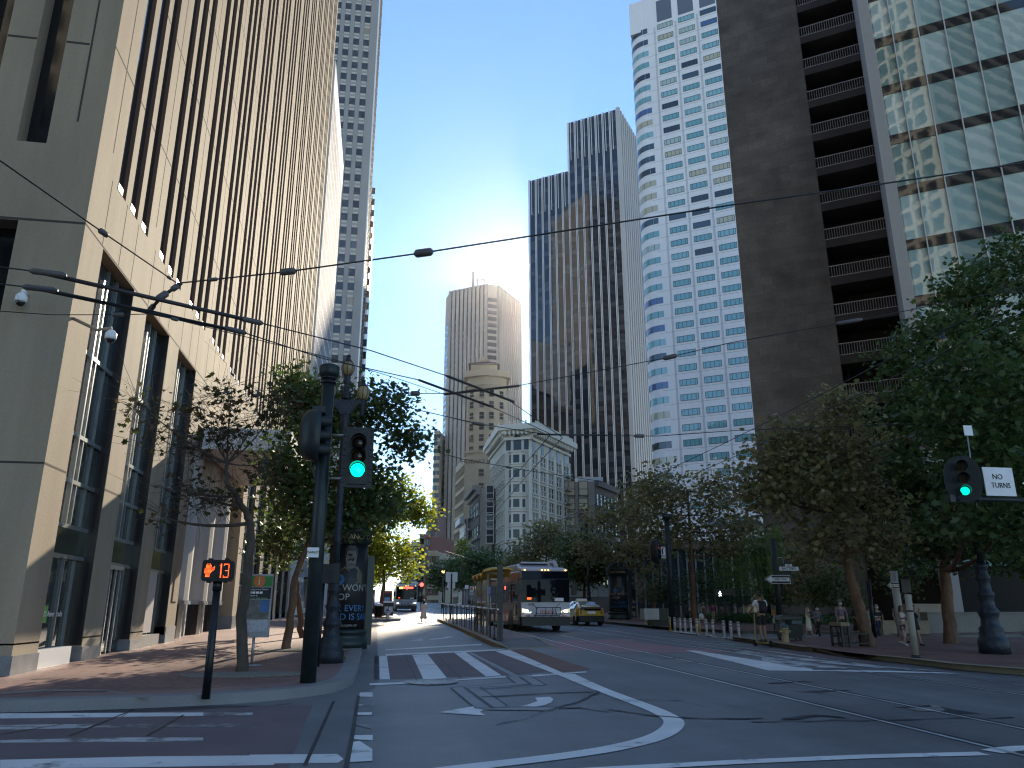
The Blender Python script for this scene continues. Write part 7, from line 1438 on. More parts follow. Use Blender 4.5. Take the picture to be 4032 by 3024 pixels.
def make_bus(label,loc,rz=0,red=True,number='8653',group='city buses'):
    t=thing('bus',label,'bus',loc,rz,group); W=1.275; L=12.2
    mb=MB(); mb.loft([rrect(-W+.20,W-.20,.40,2.70,.10,-.02,.25),rrect(-W+.05,W-.05,.34,2.92,.12,.04,.28),rrect(-W,W,.32,2.97,.10,.25,.26),rrect(-W,W,.32,2.97,.08,L-.2,.22),rrect(-W+.06,W-.06,.36,2.9,.1,L,.22)]); body=mb.build('body',m_bsil,t,False)
    mb=MB(); mb.loft([rrect(-W+.06,W-.06,2.93,3.02,.03,.15),rrect(-W+.10,W-.10,2.93,3.12,.05,.6,.1),rrect(-W+.14,W-.14,2.93,3.14,.05,1.2,.1),rrect(-W+.20,W-.20,2.93,3.36,.06,1.9,.14),rrect(-W+.20,W-.20,2.93,3.38,.06,8.5,.14),rrect(-W+.25,W-.25,2.93,3.1,.05,L-.5,.08)]); mb.build('roof_fairing',m_bwh,t,False)
    mb=MB(); mb.tube([(.85,1.0,3.16),(.85,1.35,3.42),(.85,2.2,3.42)],.11,10); mb.box(-.9,.6,1.5,1.9,3.36,3.44); mb.build('roof_duct',m_bwh,t,False)
    for s in(-1,1):
        x=s*(W+.004); mb=MB(); mb.box(min(x,x+s*.012),max(x,x+s*.012),.45,L-.3,2.46,2.88); mb.build('side_band',m_bred if red else m_bsil,t,False)
        mb=MB(); mb.box(min(x,x+s*.010),max(x,x+s*.010),2.4,L-.4,.42,1.02); mb.build('skirt_panel',m_bred if red else m_bsil,t,False)
        wy=[.55,1.75,2.95,4.15,5.35,6.55,7.75,8.95,10.15]
        for i,y in enumerate(wy):
            d_=i in(0,5); z0=.55 if d_ and s<0 else 1.38; mb=MB(); mb.box(min(x,x+s*.016),max(x,x+s*.016),y,y+1.08,z0,2.36); w_=mb.build('door' if d_ and s<0 else 'side_window',m_bglass,t,False)
            mb=MB(); f=s*.03; 
            for zz in (z0,1.98,2.33): mb.box(min(x,x+f),max(x,x+f),y,y+1.08,zz,zz+.04)
            for yy in(y,y+.52,y+1.04): mb.box(min(x,x+f),max(x,x+f),yy,yy+.04,z0,2.36)
            mb.build('window_frame',m_bsil,w_,False)
        for y in(2.35,9.0):
            mb=MB(); n=14; mb.extr([(x-s*.002,y+.62*math.cos(math.pi*k/n),.32+.72*math.sin(math.pi*k/n)) for k in range(n+1)],(s*.02,0,0)); mb.build('wheel_arch',m_blk,t,False); wheel(t,s*(W-.12),y,.48,.48,.28,s)
        mb=MB(); mb.tube([(s*(W-.05),.1,2.55),(s*(W+.14),-.18,2.5),(s*(W+.16),-.2,2.3)],.025,6); mb.loft([rrect(s*(W+.16)-.12,s*(W+.16)+.12,1.75,2.3,.05,-.26),rrect(s*(W+.16)-.12,s*(W+.16)+.12,1.75,2.3,.05,-.12)]); mb.build('mirror',m_blk,t,False)
    # front
    def curved(x0,x1,z0,z1,y,name,mat,bow=.035,par=t):
        mb=MB(); n=10
        for i in range(n):
            a,b_=x0+(x1-x0)*i/n,x0+(x1-x0)*(i+1)/n; f=lambda v:y+bow*(v/W)**2
            mb.raw([(a,f(a),z0),(b_,f(b_),z0),(b_,f(b_)+.03,z1),(a,f(a)+.03,z1)],[(0,1,2,3)],True)
        return mb.build(name,mat,par,False,fix=False)
    curved(-1.22,1.22,1.42,2.52,-.105,'windscreen',m_bglass); curved(-1.2,1.2,2.54,2.90,-.09,'destination_window',m_bglass)
    curved(-1.215,1.215,2.505,2.555,-.115,'screen_bar',m_blk); curved(-1.24,1.24,.72,1.40,-.10,'front_panel',m_bwh)
    mb=MB(); mb.loft([rrect(-1.22,1.22,.30,.72,.06,-.16),rrect(-1.28,1.28,.30,.74,.06,.12),rrect(-1.28,1.28,.30,.74,.06,.35)]); mb.build('bumper',m_blk,t,False)
    for s in(-1,1):
        mb=MB(); mb.extr([(s*1.22,-.10,.90),(s*.78,-.115,.88),(s*.72,-.115,.97),(s*.88,-.115,1.06),(s*1.22,-.10,1.12)],(0,.06,0)); h=mb.build('headlight',m_chr,t,False); mb=MB(); mb.ball((s*1.0,-.13,.98),.11,.03,.065,10,6); mb.build('bulb',m_headl,h,False)
        mb=MB(); mb.box(min(s*.80,s*1.05),max(s*.80,s*1.05),-.125,-.10,.735,.80); mb.build('reflector',m_bred,t,False)
        mb=MB(); mb.tube([(s*.70,-.12,1.35),(s*.45,-.14,1.12),(s*.55,-.14,.75)],.012,6); mb.build('panel_seam',m_blk,t,False)
        mb=MB(); mb.tube([(s*.35,-.14,1.40),(s*.62,-.12,1.85)],.014,6); mb.tube([(s*.5,-.14,1.40),(s*.25,-.14,1.62)],.012,6); mb.build('wiper',m_blk,t,False)
    for x in(-1.05,-.16,0,.16,1.05): mb=MB(); mb.ball((x,-.02,2.955),.045,.03,.03,8,6); mb.build('marker_light',m_amb,t,False)
    mb=MB()
    for z_,y in((1.16,-.62),(.78,-.25),(.86,-.60)): mb.tube([(-.62,y+.1,z_),(-.58,y,z_),(.58,y,z_),(.62,y+.1,z_)],.018,6)
    for x in(-.6,-.15,.2,.6): mb.tube([(x,-.62,1.16),(x,-.60,.86),(x,-.22,.72)],.015,6)
    mb.build('bike_rack',m_blk,t,False)
    lettering(t,'muni',.30,m_bred,(.05,-.135,.97),sx=1.2); lettering(t,number,.15,m_tlet,(-.75,-.135,1.30)); lettering(t,'000',.14,m_led,(-.85,-.125,1.58)); mb=MB(); mb.box(.42,.9,-.118,-.112,1.46,1.62); mb.build('paper_notice',m_swh,t,False); mb=MB(); mb.box(.55,.75,-.125,-.115,.86,.98); mb.build('licence_plate',m_swh,t,False)
    return t
BY=38.8; xl=G(zBu(818,1165)).x; xr=G(zBu(1585,1165)).x; bc=(xl+xr)/2+.05
bus=make_bus('red and silver city bus with lit headlights standing beside the boarding island',(bc,BY,gz(bc,BY)),R(2.2))
mb=MB(); mb.box(-1.30,-1.294,3.55,3.8,2.1,2.26); mb.build('route_light',m_redl,bus,False)
bus.scale=(1,1,1)
q=G(Q(876,1321)); far=make_bus('dark silver bus with a red and amber route sign by the yellow tree',(q.x,96,gz(q.x,96)),0,False,'8601')
mb=MB(); mb.box(-.85,-.45,-.09,-.085,2.62,2.84); mb.build('route_number',m_pix,far,False); mb=MB(); 
for k in range(9): mb.box(-.38+.13*k,-.28+.13*k,-.09,-.085,2.62+.02*(k%2),2.84)
mb.build('route_name',m_redl,far,False)
q=G(gB(1270,528)); bq=make_bus('red city bus seen from behind with lit tail lamps far up the street',(q.x,q.y+12.2,gz(q.x,q.y)),math.pi,True,'8610'); 
for s in(-1,1):
    for z_ in(1.2,2.35): mb=MB(); mb.box(s*.95-.14,s*.95+.14,12.21,12.24,z_,z_+.25); mb.build('tail_lamp',m_redl,bq,False)
mb=MB(); mb.box(-1,1,12.205,12.22,1.5,2.3); mb.build('rear_window',m_bglass,bq,False)
q=G(gB(1130,528)); tr=thing('truck','white box truck far up the street left of the red-lit bus','truck',(q.x,q.y,gz(q.x,q.y))); s_=1.35; mb=MB(); mb.box(-1.25*s_,1.25*s_,1.0,8,1.0,3.6*s_); mb.build('cargo_box',m_swh,tr,False); mb=MB(); mb.loft([rrect(-1.2*s_,1.2*s_,.5,1.5*s_,.1,-.6),rrect(-1.2*s_,1.2*s_,.5,1.7*s_,.1,-.3),rrect(-1.1*s_,1.1*s_,.5,2.6*s_,.2,.3),rrect(-1.1*s_,1.1*s_,.5,2.7*s_,.2,1.0)]); mb.build('cab',m_swh,tr,False); mb=MB(); mb.box(-1.0*s_,1.0*s_,-.02,.04,1.75*s_,2.45*s_); mb.build('windscreen',m_bglass,tr,False)
for sx_ in(-1,1):
    for y in(.3,6.5): wheel(tr,sx_*1.3,y,.5,.5,.3,sx_)
# taxi, seen from behind
m_tax=M('taxi_yellow',(.56,.33,.015),.3,coat=.5); m_tail=M('tail_lens',(.32,.10,.10),.15); m_cgl=M('car_glass',(.012,.013,.016),.03,ior=1.6)
a=G(zBu(1660,1040)); b_=G(zBu(2010,1065)); TX=(a.x+b_.x)/2; TY=47.8
tx_=thing('taxi','yellow hatchback taxi with a white roof light driving away beside the near bus','taxi',(TX,TY,gz(TX,TY)),R(2))
def sec(y,wb,w,zb,zm,zbelt,wr,zr):
    pts=[(wb,zb),(w,zb+.18),(w,zm),(w*.97,zbelt),(wr,zr-.05),(wr*.8,zr)]
    return [(x,y,z) for x,z in pts]+[(-x,y,z) for x,z in pts[::-1]]
st_=[sec(-.02,.70,.78,.42,.75,.98,.62,1.04),sec(.08,.80,.86,.30,.80,1.02,.66,1.10),sec(.35,.84,.88,.24,.82,1.04,.64,1.20),sec(.9,.85,.885,.20,.82,1.02,.60,1.38),sec(1.6,.85,.89,.20,.8,.98,.585,1.49),sec(2.3,.85,.89,.20,.8,.96,.58,1.50),sec(2.9,.85,.885,.20,.78,.95,.57,1.42),sec(3.5,.84,.875,.20,.75,.93,.62,1.10),sec(3.75,.84,.87,.20,.72,.88,.70,.97),sec(4.2,.80,.83,.22,.66,.78,.62,.84),sec(4.46,.62,.70,.30,.60,.66,.5,.70)]
mb=MB(); mb.loft(st_); mb.build('body',m_tax,tx_,False)
mb=MB(); mb.raw([(-.62,.0,1.06),(.62,.0,1.06),(.53,.95,1.43),(-.53,.95,1.43)],[(0,1,2,3)]); mb.build('rear_window',m_cgl,tx_,False,fix=False)
mb=MB(); mb.raw([(-.60,-.035,.90),(.60,-.035,.90),(.62,-.03,1.02),(-.62,-.03,1.02)],[(0,1,2,3)]); mb.build('lower_rear_window',m_cgl,tx_,False,fix=False)
mb=MB(); mb.loft([rrect(-.64,.64,1.03,1.10,.03,-.10),rrect(-.66,.66,1.04,1.11,.03,.06)]); mb.build('spoiler',m_blk,tx_,False)
for s in(-1,1):
    mb=MB(); mb.raw([(s*.885,.75,1.03),(s*.872,3.35,.96),(s*.59,2.85,1.37),(s*.592,1.6,1.44),(s*.62,.95,1.35)],[(0,1,2,3,4)]); mb.build('side_window',m_cgl,tx_,False,fix=False)
    mb=MB(); mb.extr([(s*.88,.12,.70),(s*.62,-.045,.72),(s*.64,-.04,1.0),(s*.80,.05,1.02)],(0,-.03,0)); mb.build('tail_light',m_tail,tx_,False)
    mb=MB(); mb.loft([rrect(min(s*.9,s*1.06),max(s*.9,s*1.06),.98,1.12,.04,3.1),rrect(min(s*.9,s*1.06),max(s*.9,s*1.06),.98,1.12,.04,3.25)]); mb.build('mirror',m_blk,tx_,False)
    for y in(.75,3.45): wheel(tx_,s*.80,y,.315,.315,.20,s)
mb=MB(); mb.loft([rrect(-.80,.80,.26,.60,.08,-.10),rrect(-.90,.90,.24,.62,.08,.18),rrect(-.905,.905,.24,.58,.08,.42)]); mb.build('bumper',m_blk,tx_,False)
mb=MB(); mb.box(-.26,.26,-.075,-.05,.72,.86); mb.build('licence_plate',m_swh,tx_,False)
mb=MB(); mb.loft([rrect(-.34,.34,1.49,1.60,.04,1.9,.05),rrect(-.36,.36,1.49,1.63,.04,2.0,.06),rrect(-.34,.34,1.49,1.60,.04,2.15,.05)]); mb.build('roof_light',m_swh,tx_,False)
# ---------------------------------------------------------------- people
SKIN=[M('skin_light',(.42,.26,.19),.55),M('skin_tan',(.30,.17,.11),.55),M('skin_dark',(.13,.075,.05),.55)]
CL={}
def cloth(c,n='fabric'):
    k=tuple(c)
    if k not in CL: CL[k]=M(n,c,.85,noise=(9,.15),bump=(25,.2))
    return CL[k]
HAIR=[M('hair_dark',(.012,.010,.009),.5),M('hair_blond',(.40,.27,.13),.5),M('hair_brown',(.07,.04,.025),.5),M('hair_grey',(.25,.24,.23),.6)]
m_eye=M('eye',(.02,.015,.012),.2); m_mask=M('face_mask',(.55,.60,.62),.8); m_shoe_w=M('shoe_white',(.5,.5,.5),.6); m_shoe_b=M('shoe_black',(.02,.02,.02),.5); m_lips=M('lips',(.30,.11,.10),.5)
def skin(name,V,E,Rr,mat,root=0,lv=1,extra=None):
    me=bpy.data.meshes.new(name); me.from_pydata(V,E,[]); o=bpy.data.objects.new(name,me); COL.objects.link(o)
    m=o.modifiers.new('s','SKIN'); m.use_smooth_shade=True; sd=o.modifiers.new('u','SUBSURF'); sd.levels=lv; sd.render_levels=lv
    for i,r in enumerate(Rr): d=me.skin_vertices[0].data[i]; d.radius=(r if hasattr(r,'__len__') else (r,r)); d.use_root=(i==root)
    dg=bpy.context.evaluated_depsgraph_get(); out=bpy.data.meshes.new_from_object(o.evaluated_get(dg)); bpy.data.objects.remove(o); bpy.data.meshes.remove(me)
    if extra:
        bm=bmesh.new(); bm.from_mesh(out); tmp=extra.mesh('t',mat,True); bm.from_mesh(tmp); bm.to_mesh(out); bm.free(); bpy.data.meshes.remove(tmp)
    out.materials.clear(); out.materials.append(mat); out.polygons.foreach_set('use_smooth',[True]*len(out.polygons)); return out
def person(label,b,rz,H,top=None,bottom=None,dress=None,legs=(.3,-.25),arms=((.15,.3),(-.15,.3)),skin_i=0,hair=0,longhair=False,hat=None,mask=False,sleeve='short',shorts=False,shoe=None,female=False,spread=(.10,.10),cat='person',lean=0,headturn=0,group=None,bald=False,bob=False):
    """local frame: faces -Y. legs: hip swing angles (+ = forward), arms: (shoulder swing, elbow bend)"""
    t=thing('person',label,cat,b,rz,group); s=H/1.72; S=SKIN[skin_i]; sw=.165 if female else .195
    hip={};V=[];E=[];Rr=[]
    def add(p,r,par=None):
        V.append((p[0]*s,p[1]*s,p[2]*s)); Rr.append(r*s if not hasattr(r,'__len__') else (r[0]*s,r[1]*s)); i=len(V)-1
        if par is not None: E.append((par,i))
        return i
    lz=[]
    P={}
    for k,sd in((0,-1),(1,1)):
        a=legs[k]; kb=max(.05,-a*.9+.12) if a<0 else .10; h0=Vector((sd*.085,0,.90)); kn=h0+Vector((sd*(spread[k]-.085)*.5,-math.sin(a)*.44,-math.cos(a)*.44)); an=kn+Vector((sd*(spread[k]-.085)*.5,-math.sin(a-kb)*.42,-math.cos(a-kb)*.42)); P['leg%d'%k]=(h0,kn,an); lz.append(an.z)
    dz=.075-min(lz)
    for k in(0,1): P['leg%d'%k]=tuple(p+Vector((0,0,dz)) for p in P['leg%d'%k])
    up=Vector((0,0,dz)); ln=lambda z:Vector((0,-lean*(z-.9),z))+up
    pel,spn,ch,nk,hd=ln(.93),ln(1.13),ln(1.33),ln(1.46),ln(1.56)
    for k,sd in((0,-1),(1,1)):
        a,e=arms[k][:2]; out=arms[k][2] if len(arms[k])>2 else .10; sh=ln(1.395)+Vector((sd*sw,0,0)); el=sh+Vector((sd*out*.5+sd*.02,-math.sin(a)*.28,-math.cos(a)*.28)); f=Vector((-sd*(arms[k][3] if len(arms[k])>3 else 0)*.25,-math.sin(a+e)*.25,-math.cos(a+e)*.25)); P['arm%d'%k]=(sh,el,el+f,f.normalized())
    i0=add(pel,(.145,.115) if not female else (.15,.115)); i1=add(spn,(.125,.095) if not female else (.105,.09),i0); i2=add(ch,(.15,.11) if not female else (.13,.105),i1); i3=add(nk,.052,i2); i4=add(hd,.055,i3)
    for k in(0,1):
        h0,kn,an=P['leg%d'%k]; a=add(h0,.088,i0); c=add(h0.lerp(kn,.5),.078,a); c=add(kn,.056,c); c=add(kn.lerp(an,.35),.058,c); c=add(an,.038,c); add(an+Vector((0,-.13,-.05)),.032,c)
        sh,el,wr,_=P['arm%d'%k]; a=add(sh,.062,i2); c=add(sh.lerp(el,.5),.05,a); c=add(el,.040,c); c=add(wr,.027,c)
    ex=MB()
    hc=hd+Vector((0,-.02,.07))
    def tp(p): return Vector(p)*s
    rot=Matrix.Rotation(headturn,3,'Z')
    def hp(x,y,z): return tp(hc)+rot@(Vector((x,y,z))*s)
    rings=[]; prof=[(-.115,.035,.05),(-.09,.055,.075),(-.04,.068,.09),(.02,.075,.098),(.07,.072,.095),(.105,.05,.07),(.122,.015,.02)]
    for z,rx,ry in prof:
        rings.append([hp(rx*math.cos(a),ry*math.sin(a)*(1.0 if math.sin(a)<0 else 1.05),z) for a in[2*math.pi*j/14 for j in range(14)]])
    ex.loft(rings)
    ex.loft([[hp(-.012,-.088,.015),hp(.012,-.088,.015),hp(.004,-.092,.03),hp(-.004,-.092,.03)],[hp(-.017,-.115,-.02),hp(.017,-.115,-.02),hp(.006,-.105,-.01),hp(-.006,-.105,-.01)],[hp(-.014,-.09,-.028),hp(.014,-.09,-.028),hp(.008,-.09,-.02),hp(-.008,-.09,-.02)]])
    for sd in(-1,1): c=hp(sd*.078,.01,.0); ex.ball(c,.014*s,.025*s,.034*s,8,6)
    for k,sd in((0,-1),(1,1)):
        sh,el,wr,f=P['arm%d'%k]; f=Vector(f); sdv=f.cross(Vector((sd,0,0))); sdv=sdv.normalized() if sdv.length>.1 else Vector((0,-1,0)); pm=wr+f*.05
        ex.tube([tp(wr-f*.01),tp(wr+f*.04),tp(wr+f*.085)],[.026*s,.032*s,.028*s],8)
        for j in range(4):
            o=sdv*(.027-.018*j); l=(.07,.082,.076,.06)[j]; a_=wr+f*.08+o; ex.tube([tp(a_),tp(a_+f*l*.5+Vector((-sd*.008,0,0))),tp(a_+f*l*.9+Vector((-sd*.028,0,0)))],[.0095*s,.0085*s,.0065*s],6)
        a_=wr+f*.03+sdv*.028; ex.tube([tp(a_),tp(a_+sdv*.03+f*.03),tp(a_+sdv*.035+f*.065)],[.011*s,.010*s,.007*s],6)
    me=skin('body',V,E,Rr,S,extra=ex); inst('body',me,t,(0,0,0))
    # face
    if not mask or True:
        mb=MB(); 
        for sd in(-1,1): mb.ball(hp(sd*.03,-.088,.018),.010*s,.006*s,.007*s,8,6)
        mb.build('eyes',m_eye,t,False)
    if mask:
        mb=MB(); rr=[]
        for z,k in((-.10,.9),(-.07,1.12),(-.03,1.12),(.0,1.06)):
            rr.append([hp(.078*k*math.cos(a),.105*k*math.sin(a),z) for a in[math.pi*(1+j/10) for j in range(11)]])
        for q,w_ in zip(rr,rr[1:]):
            for j in range(10): mb.raw([q[j],q[j+1],w_[j+1],w_[j]],[(0,1,2,3)],True)
        mb.build('face_mask',m_mask,t,False,fix=False)
    else:
        mb=MB(); mb.ball(hp(0,-.09,-.055),.022*s,.008*s,.007*s,8,6); mb.build('mouth',m_lips,t,False)
    # hair
    if not bald:
        mb=MB(); rr=[]
        for z,rx,ry,fr in((-.05,.078,.105,.35),(.0,.086,.112,.30),(.05,.088,.112,.12),(.09,.078,.10,-.5),(.12,.05,.065,-1),(.136,.012,.016,-1)):
            rr.append([hp(rx*math.cos(a),max(-ry,ry*math.sin(a)) if fr<-.4 else max(-.085*(1-fr*1.2)+.02,ry*math.sin(a)),z) for a in[2*math.pi*j/16 for j in range(16)]])
        mb.loft(rr)
        if longhair or bob:
            zb=-.42 if longhair else -.16; 
            mb.loft([[hp(.095*math.cos(a),.02+.10*math.sin(a),.02) for a in[math.pi*(-.1+1.2*j/10) for j in range(11)]],[hp(.115*math.cos(a),.03+.105*math.sin(a),zb*.5) for a in[math.pi*(-.12+1.24*j/10) for j in range(11)]],[hp(.10*math.cos(a),.05+.09*math.sin(a),zb) for a in[math.pi*(-.05+1.1*j/10) for j in range(11)]]])
        mb.build('hair',HAIR[hair],t,False)
    if hat:
        mb=MB(); c=hp(0,0,.06); mb.lathe(c,[(.15*s,-.005*s),(.155*s,.005*s),(.10*s,.02*s),(.095*s,.07*s),(.075*s,.095*s),(.01*s,.10*s)],18); mb.build('hat',cloth(hat),t,False)
    k_=1.16
    def garment(name,idx,mat,lv=1):
        Vv=[tuple(Vector(p)*s) for p,_ ,_ in idx]; Ee=[(p,i) for i,(_,_,p) in enumerate(idx) if p is not None]; Rv=[(r[0]*s,r[1]*s) if hasattr(r,'__len__') else r*s for _,r,_ in idx]
        inst(name,skin(name,Vv,Ee,Rv,mat,0,lv),t,(0,0,0))
    if top is not None:
        L=[(pel+Vector((0,0,.02)),(.155,.125),None),(spn,(.145,.118) if not female else (.125,.11),0),(ch,(.168,.13) if not female else (.148,.125),1),(nk-Vector((0,0,.04)),.07,2)]
        for k in(0,1):
            sh,el,wr,_=P['arm%d'%k]; L.append((sh,.080,2)); j=len(L)-1
            if sleeve=='none': continue
            L.append((sh.lerp(el,.75),.066,j)); j+=1
            if sleeve=='long': L.append((el,.055,j)); L.append((el.lerp(wr,.92),.042,j+1))
        garment('shirt',L,cloth(top))
    if bottom is not None:
        L=[(pel+Vector((0,0,.05)),(.155,.125),None),(pel-Vector((0,0,.04)),(.155,.128),0)]
        for k in(0,1):
            h0,kn,an=P['leg%d'%k]; L.append((h0-Vector((0,0,.02)),.102,1)); j=len(L)-1; L.append((h0.lerp(kn,.5),.095,j)); j+=1
            if shorts: L.append((h0.lerp(kn,.85 if shorts is True else shorts),.09,j))
            else: L.append((kn,.075,j)); L.append((kn.lerp(an,.5),.070,j+1)); L.append((an+Vector((0,0,.03)),.062,j+2))
        garment('shorts' if shorts else 'trousers',L,cloth(bottom))
    if dress is not None:
        c,zb,wb=dress; mb=MB(); rr=[]; kc=(P['leg0'][1]+P['leg1'][1])/2
        for z,rx,ry in((1.42,.10,.075),(1.37,.165,.115),(1.25,.158,.13),(1.12,.135,.115),(1.0,.155,.135),(.88,.175,.15),((zb+.88)/2,(.175+wb)/2,(.16+wb*.9)/2),(zb,wb,wb*.85)):
            o=ln(z) if z>.9 else Vector((0,kc.y*(.9-z)*.5,z+dz)); rr.append([tuple((o+Vector((rx*(1+.05*math.sin(5*a) if z<.8 else 1)*math.cos(a),ry*math.sin(a),0)))*s) for a in[2*math.pi*j/20 for j in range(20)]])
        mb.loft(rr); mb.build('dress',cloth(c),t,False)
        if sleeve!='none':
            for k in(0,1): sh,el,wr,_=P['arm%d'%k]; mb=MB(); mb.tube([tp(sh+Vector((0,0,.03))),tp(sh.lerp(el,.5)),tp(el if sleeve!='long' else el.lerp(wr,.8))],[.072*s,.068*s,.066*s],10); mb.build('sleeve',cloth(c),t,False)
    for k in(0,1):
        h0,kn,an=P['leg%d'%k]; mb=MB(); o=tp(an); mb.loft([[(o.x+x*s,o.y+y*s,o.z+z*s) for x,z in((-w_,-.07),(w_,-.07),(w_,hh),(0,hh+.012),(-w_,hh))] for y,w_,hh in((.065,.03,-.01),(.02,.042,.02),(-.06,.045,-.005),(-.13,.045,-.03),(-.175,.025,-.05))]); mb.build('shoe',shoe or m_shoe_b,t,False)
    P['s']=s; P['hc']=hc; return t,P
def hgt(p,b): return atY(p,b.y).z-b.z
b=G(gB(1160,798)); person('woman in a long pale pink dress with a dark bob crossing the street',b,R(165),hgt(gB(1178,520),b),dress=((.78,.60,.50),.30,.30),legs=(.25,-.25),arms=((.3,1.2,.12),(.1,.3)),bob=True,female=True,hair=0,sleeve='short')
# scooter rider
b=G(zN(1680,1235)); H=hgt(zN(1672,755),b)-.16; H=min(max(H,1.65),1.9)
t,P=person('rider in a white t-shirt and black shorts seen from behind on an electric scooter',b+Z3*.16,R(180),H,top=(.75,.73,.70),bottom=(.02,.02,.022),shorts=True,legs=(.06,-.03),arms=((.45,.5,.16),(.45,.5,.16)),skin_i=1,hair=0,shoe=m_shoe_b)
s=P['s']; bpk=thing('backpack','black backpack worn by the scooter rider over the white t-shirt','backpack',b+Z3*.16,R(180)); mb=MB(); mb.loft([[(x*s,y*s,z*s) for x,y,z in((-.11,.09,z0),(.11,.09,z0),(.12,y1,z0),(-.12,y1,z0))] for z0,y1 in((1.02,.20),(1.10,.27),(1.28,.26),(1.42,.18),(1.46,.12))]); mb.build('bag',M('backpack_black',(.015,.012,.018),.7),bpk,False); mb=MB(); [mb.tube([(x*s,.12*s,1.44*s),(x*s,-.02*s,1.49*s),(x*1.1*s,-.14*s,1.36*s),(x*1.2*s,.0,1.08*s),(x*s,.12*s,1.05*s)],.014*s,6) for x in(-.10,.10)]; mb.build('strap',m_blk,bpk,False)
sc_=thing('scooter','pale yellow electric scooter under the rider in the right lane','scooter',b,R(8)); m_scy=M('scooter_yellow',(.42,.36,.16),.45); mb=MB(); mb.box(-.07,.07,-.35,.35,.11,.16); mb.build('deck',m_scy,sc_,False); mb=MB(); mb.tube([(0,.36,.14),(0,.48,.25),(0,.40,1.12)],.028,8); mb.build('stem',m_scy,sc_,False); mb=MB(); mb.tube([(-.28,.40,1.12),(0,.40,1.14),(.28,.40,1.12)],.018,8); mb.build('handlebar',m_blk,sc_,False)
for y in(-.42,.50): wheel(sc_,0,y,.11,.11,.05,1)
G1='pedestrians on the right corner'
b=G(pA(1380,965),.05); person('blond woman with very long hair in a white dress and mask, walking right',b,R(62),hgt(pA(1340,310),b),dress=((.80,.76,.66),.42,.20),legs=(.25,-.2),arms=((.5,1.4,.05),(-.3,.2)),hair=1,longhair=True,mask=True,female=True,sleeve='none',group=G1)
b=G(pA(1590,962),.05); person('man in a grey sweatshirt, black trousers and a pale mask beside the blond woman',b,R(10),hgt(pA(1525,275),b),top=(.15,.16,.19),bottom=(.012,.012,.014),legs=(.22,-.3),arms=((.05,.25),(-.1,.4)),mask=True,sleeve='long',shoe=m_shoe_w,skin_i=1,group=G1)
b=G(pB(395,870),.08); person('man in a bucket hat, pale mauve shirt and mask behind the wire rack',b,R(0),hgt(pB(395,135),b),top=(.20,.17,.19),bottom=(.05,.042,.035),legs=(.15,-.15),arms=((.1,.2),(-.1,.2,.2)),hat=(.16,.14,.12),mask=True,sleeve='long',group=G1)
b=G(pB(690,868),.08); person('woman in a black dress and a pale brimmed hat left of the leaning tree',b,R(8),hgt(pB(660,190),b),dress=((.012,.012,.014),.42,.24),legs=(.15,-.15),arms=((.2,.7),(-.1,.3)),hat=(.55,.50,.36),mask=True,female=True,skin_i=1,hair=2,group=G1)
b=G(pB(925,850),.05); person('person in a mint shirt and white shorts half hidden behind the thin black pole',b,R(75),hgt(pB(890,245),b),top=(.32,.50,.48),bottom=(.55,.57,.60),shorts=True,legs=(.2,-.2),arms=((.7,.9),(-.1,.3)),sleeve='long',hair=0,mask=True,group=G1)
b=G(pB(1085,835),.05); person('bald man in a navy t-shirt and dark jeans right of the thin black pole',b,R(-5),hgt(pB(1040,208),b),top=(.018,.024,.045),bottom=(.022,.034,.07),legs=(.25,-.3),arms=((.1,.3),(-.3,.2,.25)),mask=True,bald=True,group=G1)
b=G(pB(1475,832),.05); person('man in a grey t-shirt, cap and mask behind the long-haired young woman',b,R(0),hgt(pB(1455,175),b),top=(.17,.16,.16),bottom=(.03,.035,.05),legs=(.15,-.2),arms=((.05,.2),(-.1,.3)),mask=True,hair=3,hat=(.08,.05,.05),group=G1)
b=G(pB(1560,968),.15); person('young woman with long dark hair, white top and dark shorts left of the cream post',b,R(12),hgt(pB(1545,240),b),top=(.48,.46,.47),bottom=(.03,.035,.05),shorts=.45,legs=(.15,-.25),arms=((.5,1.3,.05),(.5,1.3,.05)),longhair=True,female=True,sleeve='none',skin_i=1,shoe=m_shoe_w,group=G1)
b=G(pB(1800,968),.15); person('dark-haired person in a loose black dress with a hand at the face',b,R(40),hgt(pB(1755,220),b),dress=((.010,.010,.012),.66,.23),legs=(.25,-.3),arms=((.9,2.0,.02),(-.1,.3)),hair=0,skin_i=1,sleeve='short',group=G1)
b=G(pA(668,808),.12); t,P=person('person in dark clothes half hidden behind the dark green sign pole holding a paper bag',b,R(-70),hgt(pA(690,320),b)*.98,top=(.02,.02,.025),bottom=(.03,.03,.035),legs=(.3,-.3),arms=((.5,1.0),(.2,.5)),sleeve='long',group=G1)
q=atY(pA(628,390),b.y-.25); bg=thing('paper_bag','brown paper bag held up by the person behind the dark green sign pole','bag',q); mb=MB(); a=.16; mb.loft([[(-a,-.09,-.16),(a,-.09,-.16),(a,.09,-.16),(-a,.09,-.16)],[(-a*1.02,-.1,.13),(a*1.02,-.1,.15),(a,.1,.14),(-a,.1,.12)]],False); mb.build('bag',M('kraft_paper',(.42,.25,.13),.8,noise=(12,.15)),bg,False); mb=MB(); mb.tube([(-.07,-.09,.13),(-.05,-.09,.22),(.05,-.09,.22),(.07,-.09,.13)],.008,5); mb.build('handle',m_tan,bg,False)
